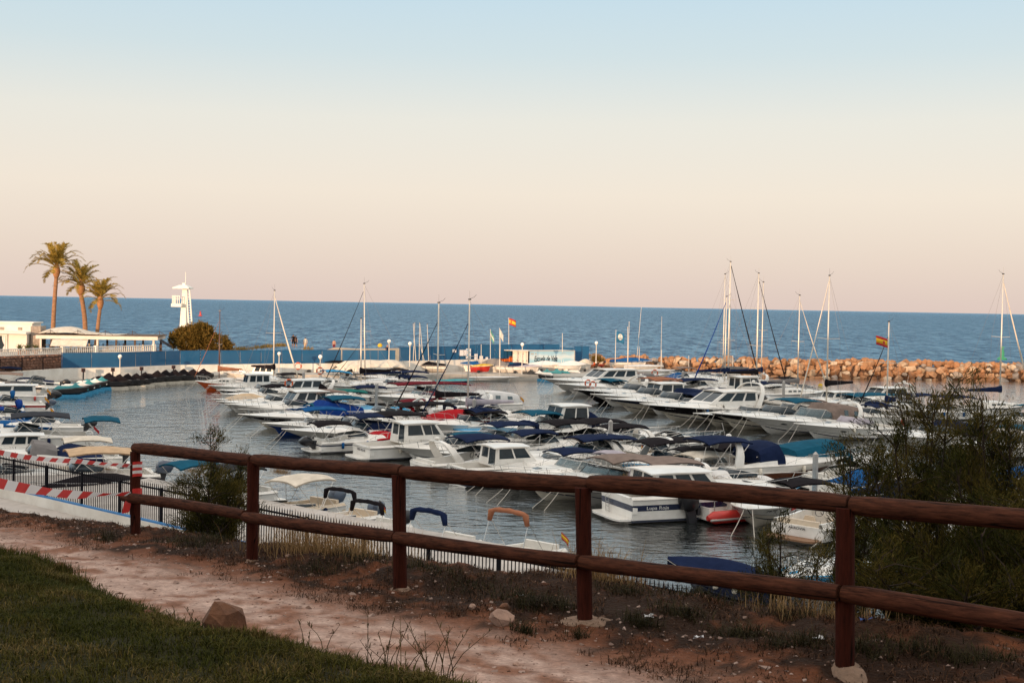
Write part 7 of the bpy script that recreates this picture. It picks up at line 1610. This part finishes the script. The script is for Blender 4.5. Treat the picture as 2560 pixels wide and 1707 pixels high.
for k, (x, h_) in enumerate(((Lc * .70, .95), (Lc * .75, .8), (Lc * .80, .62), (Lc * .66, .5))):
    MB().shell([[Vector((x, -.028, .55)), Vector((x, -.028, .55 + h_))], [Vector((x + .26, -.028, .55)), Vector((x + .02, -.028, .55 + h_))]], .004, d=(0, 1, 0)).build('painted_sail', sailm, ct)
for x, w in ((.35, .5), (.9, .2)): MB().box((x + .25, -.026, Hc - .38), (w, .004, .2)).build('painted_emblem', gry, ct)
text('small_lettering', 'ESCUELA', .2, gry, ct, (Lc * .76, -.028, Hc - .4), (R(90), 0, 0), .002)
# the shed with white doors and life jackets
sA, sB = at(1237, 918, .95), at(1319, 926, .75); sL = (sB - sA).length; an = math.atan2(sB.y - sA.y, sB.x - sA.x); sh = empty('sailing_school_shed', (sA.x, sA.y, .74), an, 'open front shed with white double doors left of the mural container', 'shed')
f1 = .55 * sL
MB().box((sL / 2, 2.2, 1.2), (sL, .08, 2.4)).build('rear_wall', wdk, sh); MB().box((.04, 1.1, 1.2), (.1, 2.2, 2.4)).build('side_wall', wdk, sh); MB().box((sL / 2, 1.0, 2.48), (sL + .5, 2.9, .10)).build('roof', fas, sh)
MB().box((f1, 1.1, 1.2), (.08, 2.2, 2.4)).build('side_wall', fas, sh)
for k in range(3):
    x0 = f1 + .05 + k * (sL - f1) / 3; w = (sL - f1) / 3 - .05; d_ = MB().box((x0 + w / 2, 0, 1.2), (w, .06, 2.36)).build('door_leaf', fas, sh)
    MB().box((x0 + w - .1, -.05, 1.25), (.05, .05, .16)).build('handle', dkm, d_); 
    for z in (.3, 1.2, 2.1): MB().box((x0 + .03, -.045, z), (.12, .04, .07)).build('hinge', dkm, d_)
MB().tube([(.2, .3, 1.75), (f1 - .1, .3, 1.75)], .025, 5).build('hanging_rail', steel, sh)
for k in range(9):
    p = Matrix.Translation(sh.location) @ Matrix.Rotation(an, 4, 'Z') @ Vector((.35 + k * (f1 - .6) / 8, .3, .98)); rt = empty('life_jacket', p, an + rnd.uniform(-.5, .5), 'orange life jacket hanging in the open shed', 'life jacket', 'orange life jackets hanging in a row in the shed')
    mb = MB(); [mb.loft([[Vector((sx * .13 + .11 * math.cos(a) * s_, .08 * math.sin(a) * s_ , z)) for a in [2 * math.pi * j / 8 for j in range(8)]] for z, s_ in ((0, .8), (.2, 1.05), (.45, 1), (.62, .6))], True, True) for sx in (-1, 1)]; mb.box((0, .06, .35), (.3, .06, .5)); mb.build('jacket_body', CL['orange'], rt, smooth=True)
    MB().tube([(-.1, 0, .6), (0, 0, .76), (.1, 0, .6)], .02, 5).build('strap', CL['rust'], rt)
for u, c_, lab in ((1162, 'yellow', 'yellow waste bin at the white wall'), (1174, 'green', 'green waste bin beside the yellow one'), (1186, 'blue', 'blue waste bin, tallest of the three')):
    p = at(u, 925 if c_ == 'blue' else 920, .74); rt = empty('waste_bin', (p.x, p.y - .6, .74), R(35), lab, 'bin'); MB().box((0, 0, .55), (.55, .6, 1.1), taper=(1.12, 1.12)).build('body', CL[c_], rt); MB().box((0, -.02, 1.14), (.66, .72, .08)).build('lid', CL['slate'] if c_ != 'blue' else CL[c_], rt)
# notices on the blue fence
def notice(u, v, w, h_, y, label, m=paper):
    p = atd(u, v, y); mb = MB().box((0, 0, 0), (w, .03, h_)); o = mb.build('notice_board', m, None); o.location = p; o.rotation_euler = (0, 0, R(33)); tag(o, label, 'sign')
notice(1136, 877, .5, .38, 156.8, 'small white notice on the blue fence gate'); notice(1158, 882, 1.0, .72, 158.1, 'large white notice left of the blue and white poster'); notice(1190, 892, .45, .75, 159.5, 'portrait white notice on the tall blue fence')
notice(1203, 894, .5, .45, 160.1, 'square white notice at the flagpole'); notice(1217, 896, .35, .35, 160.7, 'smallest white notice near the shed')
p = atd(1171, 884, 158.6); rt = empty('poster', p, R(33), 'blue and white striped poster on the tall blue fence', 'sign'); MB().box((0, 0, 0), (.7, .03, 1.25)).build('sheet', paper, rt)
for k in range(4): MB().box((.0 + .1 * (-1) ** k, -.02, -.45 + k * .3), (.42, .012, .12)).build('printed_bar', CL['sky'], rt)
# cream boat tent, quay awning
p = at(925, 936, .5); rt = empty('boat_tent', (atd(925, 900, 147).x, 147, .62), R(30), 'big cream tent roof over boats at the far quay', 'tent'); mb = MB(); g = []
for i in range(9):
    f = i / 8; w = 1.9; zz = 1.75 + .05 * math.sin(i * 2.2) - .6 * sm(.18, 0, f) - .5 * sm(.85, 1, f); g.append([Vector((-4.2 + 8.6 * f, y * w, zz - .75 * abs(y) ** 1.3)) for y in (-1, -.6, -.2, 0, .2, .6, 1)])
MB().shell(g, .03).build('tent_roof', CL['cream'], rt, smooth=True)
for x in (-3.8, -1.2, 1.4, 4.0):
    for y in (-1.75, 1.75): MB().tube([(x, y, 0), (x, y, 1.05)], .04, 5).build('pole', steel, rt)
# dinghy mast bundle
for i, (u, v0, v1, lean, lab) in enumerate([(1040, 808, 905, -7, 'leftmost dinghy mast, leaning'), (1033, 806, 903, 4, 'pale dinghy mast with dark tip leaning right of the lamp'), (1048, 806, 903, 1, 'upright dinghy mast in the middle of the group'), (1058, 808, 903, -8, 'dinghy mast tilted beside the upright one'), (1072, 810, 903, -4, 'dinghy mast standing farthest right in the group'), (1062, 855, 905, -14, 'short slanted spar among the dinghy masts')]):
    a = atd(u + (v1 - v0) * .0, v1, 149.6 + i * .12); b_ = atd(u + lean, v0, 149.6 + i * .12)
    rt = empty('dinghy_mast', a, 0, lab, 'mast', 'bare dinghy masts leaning on the blue fence'); MB().tube([(0, 0, 0), (b_ - a) * .5, b_ - a], [.045, .045, .03], 6).build('spar', alu, rt); MB().box(b_ - a, (.1, .08, .08)).build('mast_cap', dkm, rt)
# ------------------------------------------------------------------ flags
grn = mat('flag_green', (.10, .30, .22), .8); fwh = mat('flag_white', (.60, .60, .55), .8); fbl = mat('flag_blue', (.015, .13, .26), .8, var=.05)
def flagpole(u, vt, vb, y, label, bands=None, mats=None, w=1.4, hgt=.9, vflag=None, dirv=(1, .2, 0), emblem=None, lean=0.0, pole=True, droop=.2, cat='flag'):
    top = atd(u, vt, y); bot = atd(u - lean, vb, y); rt = empty('flagpole', bot, 0, label, cat)
    pb = MB(); pb.tube([(0, 0, 0), top - bot], [.05, .03], 7); pb.ball(top - bot, .06, 6); pb.build('pole', lpost, rt)
    if bands:
        q = atd(u, vflag, y) - bot if vflag else top - bot; f = MB(); flag_mesh(f, q, w, hgt, bands, dirv, droop, u); fo_ = f.build('flag_cloth', mats, rt, smooth=True)
        if emblem: emblem(fo_, q, w, hgt, Vector(dirv).normalized())
    return rt
def crest(fo_, q, w, h_, d):
    c_ = q + d * w * .34 + Vector((0, 0, -h_ * .5 - .06 * w)); s_ = Vector((-d.y, d.x, 0)) * -.05 * 1
    mb = MB(); mb.add([c_ + d * x * w * .09 + Vector((0, 0, z * h_ * .16)) + s_ for x, z in ((-1, .8), (-.9, -.5), (0, -1), (.9, -.5), (1, .8), (.5, 1.3), (0, 1.6), (-.5, 1.3))], [tuple(range(8))]); mb.add([c_ + d * x * w * .09 + Vector((0, 0, z * h_ * .16)) - s_ for x, z in ((-1, .8), (-.9, -.5), (0, -1), (.9, -.5), (1, .8), (.5, 1.3), (0, 1.6), (-.5, 1.3))], [tuple(range(8))]); mb.build('coat_of_arms', rdm, fo_)
flagpole(1272, 795, 900, 165, 'Spanish flag flying on a thin pole above the sailing school', [(.25, 0), (.5, 1), (.25, 0)], [fl_red, fl_yel], .95, .85, None, (.9, .1, -.15), crest)
flagpole(1226, 824, 925, 158, 'faded green and white flag on a quay pole', [(.33, 0), (.34, 1), (.33, 0)], [grn, fwh], .85, 1.0, None, (.55, .1, -.8), None)
flagpole(1249, 821, 938, 153.4, 'pale washed out flag on the quay pole nearest the water', [(1, 0)], [fwh], .75, .9, None, (.6, .1, -.75), None)
flagpole(1203, 862, 925, 156, 'bare white quay pole with a small sign', cat='pole')
def be(fo_, q, w, h_, d):
    c_ = q + d * w * .52 + Vector((0, 0, -h_ * .47 - .05)); s_ = Vector((d.y, -d.x, 0)) * .10
    mb = MB(); mb.add([c_ + s_ + d * .30 * math.cos(a) + Vector((0, 0, .40 * math.sin(a))) for a in [2 * math.pi * k / 20 for k in range(20)]], [tuple(range(20))]); r_ = mb.build('white_disc', fwh, fo_)
    for k in range(3): MB().tube([c_ + s_ * 1.2 + d * (-.24 + .08 * j) + Vector((0, 0, -.10 - .09 * k + .03 * math.sin(j * 2.1 + k))) for j in range(7)], .018, 4).build('painted_wave', fbl, r_)
    MB().box(c_ + s_ * 1.2 + Vector((0, 0, .16)), (.03, .02, .34)).build('painted_mast', fbl, r_)
flagpole(1540, 826, 908, 161, 'blue flag with a white disc emblem flying at the breakwater root', [(1, 0)], [fbl], 1.05, 1.3, 828, (.97, .1, -.1), be, lean=2)
flagpole(1573, 805, 925, 160, 'tall white lamp mast with flat head beside the blue flag', cat='pole', lean=4)
flagpole(1569, 818, 930, 158, 'slim white mast just left of the flat headed one', cat='pole')
flagpole(2220, 848, 862, 104, 'large Spanish flag flying from the radar mast before the breakwater', [(.25, 0), (.5, 1), (.25, 0)], [fl_red, fl_yel], 1.0, .72, None, (-.92, .1, .34), crest, droop=.05)
for i, (u, v0, v1, y, lab) in enumerate([(1598, 866, 912, 168, 'short dark pole before the breakwater stones'), (1654, 876, 940, 166, 'thin pole with tiny light before the breakwater'), (1406, 834, 880, 161, 'thin aerial pole behind the mural container'), (1722, 890, 930, 164, 'thin pale pole before the breakwater, right of the blue jib'), (1832, 890, 930, 164, 'short white pole between the masts at the breakwater')]): flagpole(u, v0, v1, y, lab, cat='pole')
# ------------------------------------------------------------------ lifebuoys
def lifebuoy(p, rz, label, r=.33, tilt=0.0):
    mb = MB(); NN = 24; rings = []
    rt = empty('lifebuoy', p, rz, label, 'lifebuoy', 'orange lifebuoys in the harbour'); mb.tube([(r * math.cos(2 * math.pi * k / NN), 0, r * math.sin(2 * math.pi * k / NN)) for k in range(NN + 1)], .075, 8, cap=False); mb.build('ring', org, rt, smooth=True)
    for k in range(4):
        a0 = k * math.pi / 2 + .6; MB().tube([(r * math.cos(a0 + j * .1), 0, r * math.sin(a0 + j * .1)) for j in range(4)], .079, 8).build('white_band', gel, rt, smooth=True)
lifebuoy(atd(1482, 962, 126), .3, 'orange lifebuoy hung on the rail of the black motor yacht'); lifebuoy(atd(1470, 958, 126.5), .5, 'second orange lifebuoy on the black yacht rail, further left'); lifebuoy(atd(1637, 932, 148), 0, 'orange lifebuoy on a post near the breakwater'); lifebuoy(atd(800, 927, 129), 0, 'lifebuoy hung under the globe lamp at the outboard boat'); lifebuoy(atd(745, 915, 131), 0, 'lifebuoy on the far white wall by the pale furled jib'); lifebuoy(atd(722, 958, 112), .4, 'lifebuoy on the stern of the pointed arch cruiser'); lifebuoy(atd(1888, 956, 128), .2, 'lifebuoy beside the wheelhouse launch, far right pontoon', .36); lifebuoy(atd(2178, 1205, 66), .2, 'red lifebuoy half hidden behind the shrub')
# ------------------------------------------------------------------ jet skis
jet_b = mat('jetski_black', (.014, .012, .012), .5, var=.3, coat=.2); jet_t = mat('jetski_teal', (.03, .24, .26), .4, var=.2); dockm = mat('float_dock', (.50, .45, .37), .8, var=.2); dockb = mat('float_dock_blue', (.03, .24, .42), .7, var=.2)
def jetski(u, v, head, label, cover=True, top=None, dock=dockm):
    p = at(u, v, .25); rt = empty('jet_ski', (p.x, p.y, .28), R(head), label, 'jet ski', 'jet skis parked on floats along the white wall' if cover else 'uncovered jet skis parked on floats'); L_ = 3.1
    rings = []
    for f, w, z0, z1 in ((0, .46, .02, .34), (.15, .55, -.04, .40), (.5, .57, -.08, .46), (.75, .45, -.02, .55), (.93, .2, .12, .58), (1.0, .05, .3, .56)): rings.append([Vector((L_ * (f - .5), y * w, z)) for y, z in ((-1, z1), (-.9, z0 + .15), (-.4, z0), (.4, z0), (.9, z0 + .15), (1, z1), (.5, z1 + .06), (-.5, z1 + .06))])
    MB().loft(rings, True, True).build('hull', jet_b if cover else jet_b, rt, smooth='edge')
    prof = [(0, .55, .30), (.1, .50, .62), (.3, .42, .82), (.45, .40, .78), (.56, .45, 1.02), (.64, .46, 1.12), (.74, .44, .86), (.88, .26, .70), (1.0, .05, .56)] if cover else [(.04, .26, .5), (.15, .26, .74), (.45, .24, .72), (.55, .3, .76), (.64, .34, 1.0), (.75, .38, .72), (.9, .22, .62), (1.0, .05, .56)]
    rr = [[Vector((L_ * (f - .5), y * w * (1 + .05 * noise.noise(Vector((f * 8, u, y)))), (.32 + (z - .32) * zz * (1.12 if cover else 1)))) for y, zz in ((-1, 0), (-.9, .45), (-.5, .9), (0, 1), (.5, .9), (.9, .45), (1, 0))] for f, w, z in prof]
    mb = MB(); mb.shell(rr, .01); mb.build('cover' if cover else 'seat_and_cowl', CL['black'] if cover else (top or jet_t), rt, smooth='edge')
    if not cover: MB().tube([(.42, -.36, 1.02), (.48, 0, .98), (.42, .36, 1.02)], .025, 5).build('handlebar', dkm, rt)
    dk = MB(); [dk.box((x, 0, -.2), (.62, 1.15, .34), taper=(.94, .94)) for x in (-1.2, -.5)]; d0 = empty('float_dock', (p.x, p.y, .12), R(head), None, None)
    bpy.data.objects.remove(d0); MB().box((-.2, 0, -.20), (2.9, 1.2, .30), taper=(.95, .95)).build('float', dock, rt)
words_b = ['first', 'second', 'third', 'fourth', 'fifth', 'sixth', 'seventh', 'eighth', 'ninth', 'tenth', 'eleventh']
for i, (u, v) in enumerate([(262, 962), (288, 966), (309, 964), (331, 963), (353, 960), (384, 955), (405, 953), (428, 952), (450, 950), (474, 950), (500, 949)]): jetski(u, v, 28 + rnd.uniform(-6, 6), f'black covered jet ski, {words_b[i]} from the left in the row under the white wall')
for i, (u, v) in enumerate([(176, 985), (193, 980), (209, 976), (226, 971), (243, 967)]): jetski(u, v, 30 + rnd.uniform(-5, 5), f'turquoise and white jet ski, {words_b[i]} from the left beside the covered row', False, jet_t if i % 2 == 0 else gel, dockb)
for i, (u, v, t_) in enumerate([(1335, 945, jet_b), (1356, 946, gel), (1376, 943, jet_t), (1400, 942, jet_t), (1424, 940, gel)]): jetski(u, v, 160 + rnd.uniform(-12, 12), f'jet ski {["with black cowl nearest the quay corner", "with white cowl second from the quay corner", "with teal cowl under the rounded white dinghy", "with teal cowl beside the yacht bow", "with white cowl closest to the hardtop yacht"][i]}', False, t_, dockb)
for i, (u, v, y) in enumerate([(218, 940, 131), (291, 935, 133), (362, 931, 136), (441, 929, 140)]):
    p = atd(u, v, y); rt = empty('power_pedestal', (p.x, p.y - 1.2, .62), R(30), f'dark red power pedestal on the walk, {words_b[i]} from the left', 'pedestal', 'dark red power pedestals along the white wall'); MB().box((0, 0, .4), (.12, .12, .8)).build('post', dkm, rt); MB().box((0, 0, .95), (.34, .3, .36)).build('box', mat('pedestal_red', (.055, .014, .011), .6), rt); MB().box((0, -.16, .95), (.2, .02, .22)).build('door', dkm, rt)
# ------------------------------------------------------------------ buoys
def buoy(u, v, m, r, label, cone=False, y=None):
    p = at(u, v, 0) if y is None else atd(u, v, y); rt = empty('buoy', (p.x, p.y, 0), 0, label, 'buoy')
    if cone: MB().lathe([(r, -.1), (r * 1.05, .25), (r * .5, .6), (r * .42, 1.7), (r * .2, 2.2), (.03, 2.3)], (0, 0, 0), 10).build('body', m, rt, smooth='edge'); MB().lathe([(r * .5, 2.3), (r * .5, 2.5), (.02, 2.6)], (0, 0, 0), 8).build('top_mark', m, rt)
    else: MB().ball((0, 0, r * .45), r, 12).build('body', m, rt, smooth=True); MB().tube([(0, 0, r * 1.3), (0, 0, r * 1.75)], .05, 6).build('ring', steel, rt)
buoy(950, 867, CL['yellow'], .5, 'yellow ball buoy floating just off the beach'); buoy(2051, 967, CL['yellow'], .28, 'yellow ball buoy inside the harbour beside the black boom cover'); buoy(501, 790, rdm, 1.1, 'small red conical buoy far out behind the tower', True); buoy(2505, 899, mat('buoy_green', (.03, .25, .12), .5), .9, 'green conical buoy beyond the breakwater by the rightmost mast', True)
# ------------------------------------------------------------------ people
skin = mat('skin', (.42, .23, .15), .6, var=.08); hairm = mat('hair', (.03, .018, .012), .7)
def person(u, vf, y, H, label, face, top, bottom, pose=0, hairc=None):
    p = atd(u, vf, y); me = bpy.data.meshes.new('person'); k = H / 1.75
    V = [(0, 0, .95), (0, 0, 1.12), (0, .01, 1.33), (0, .01, 1.47), (0, 0, 1.53), (0, -.02, 1.64), (0, -.02, 1.72)]; E = [(0, 1), (1, 2), (2, 3), (3, 4), (4, 5), (5, 6)]; Rr = [.15, .13, .16, .09, .055, .095, .07]
    def chain(st, pts, rs):
        q = st
        for c_, r_ in zip(pts, rs): V.append(c_); Rr.append(r_); E.append((q, len(V) - 1)); q = len(V) - 1
    for sg in (1, -1):
        st = .08 if pose == 0 else .16
        chain(0, [(sg * .10, 0, .86), (sg * .105, -.02 + st * sg * .5, .48), (sg * .11, .04 + st * sg, .09), (sg * .115, -.13 + st * sg, .03)], [.10, .068, .042, .04])
        if pose == 2 and sg > 0: chain(3, [(sg * .19, 0, 1.42), (sg * .27, -.08, 1.16), (sg * .20, -.32, 1.22), (sg * .18, -.40, 1.25)], [.062, .045, .036, .035])
        else: chain(3, [(sg * .19, .01, 1.42), (sg * .25, .02, 1.13), (sg * .25, -.06, .86), (sg * .25, -.08, .77)], [.062, .045, .036, .038])
    me.from_pydata([(a * k, b_ * k, c_ * k) for a, b_, c_ in V], E, []); o = bpy.data.objects.new('tmp_body', me); link(o)
    md = o.modifiers.new('skin', 'SKIN'); md.use_smooth_shade = True
    for i_, sv in enumerate(me.skin_vertices[0].data): sv.radius = (Rr[i_] * k, Rr[i_] * k); sv.use_root = i_ == 0
    o.modifiers.new('sub', 'SUBSURF').levels = 1
    dg = bpy.context.evaluated_depsgraph_get(); m2 = bpy.data.meshes.new_from_object(o.evaluated_get(dg)); bpy.data.objects.remove(o); m2.materials.clear()
    for m_ in (skin, top, bottom, hairc or hairm): m2.materials.append(m_)
    for f in m2.polygons:
        c_ = f.center / k; f.use_smooth = True
        f.material_index = 3 if (c_.z > 1.66 or (c_.z > 1.55 and c_.y > .0)) else 1 if (1.0 < c_.z < 1.46 and abs(c_.x) < .25 and top is not skin) else 2 if .50 < c_.z <= 1.0 and abs(c_.x) < .22 else 0
    o = bpy.data.objects.new('person', m2); link(o); o.location = (p.x, p.y, p.z); o.rotation_euler = (0, 0, R(face)); tag(o, label, 'person')
    fm = MB(); fm.ball((.035 * k, -.115 * k, 1.645 * k), .012 * k, 6); fm.ball((-.035 * k, -.115 * k, 1.645 * k), .012 * k, 6); fm.build('eyes', hairm, o)
    MB().loft([[Vector((x * k, yy * k, z * k)) for x, yy, z in q] for q in ([(-.02, -.10, 1.60), (.02, -.10, 1.60), (.02, -.10, 1.62), (-.02, -.10, 1.62)], [(-.012, -.135, 1.60), (.012, -.135, 1.60), (.006, -.115, 1.64), (-.006, -.115, 1.64)])], True, True).build('nose', skin, o)
person(733, 869, 166, 1.76, 'taller person in black standing on the dune, back turned', 175, CL['black'], CL['black']); person(739, 870, 166.3, 1.64, 'person in dark clothes standing close beside the taller one on the dune', 150, CL['black'], CL['slate'], 1)
person(763, 875, 168, 1.7, 'bather in pale clothing walking on the sand ridge', 200, CL['cream'], CL['beige'], 1); person(835, 878, 172, 1.6, 'bare skinned bather at the water edge behind the blue fence', 170, skin, CL['maroon'], 0); person(968, 897, 154.5, 1.75, 'person with red brown cap standing behind the blue fence by the lamp', 10, CL['navy'], CL['slate'], 2, CL['rust'])
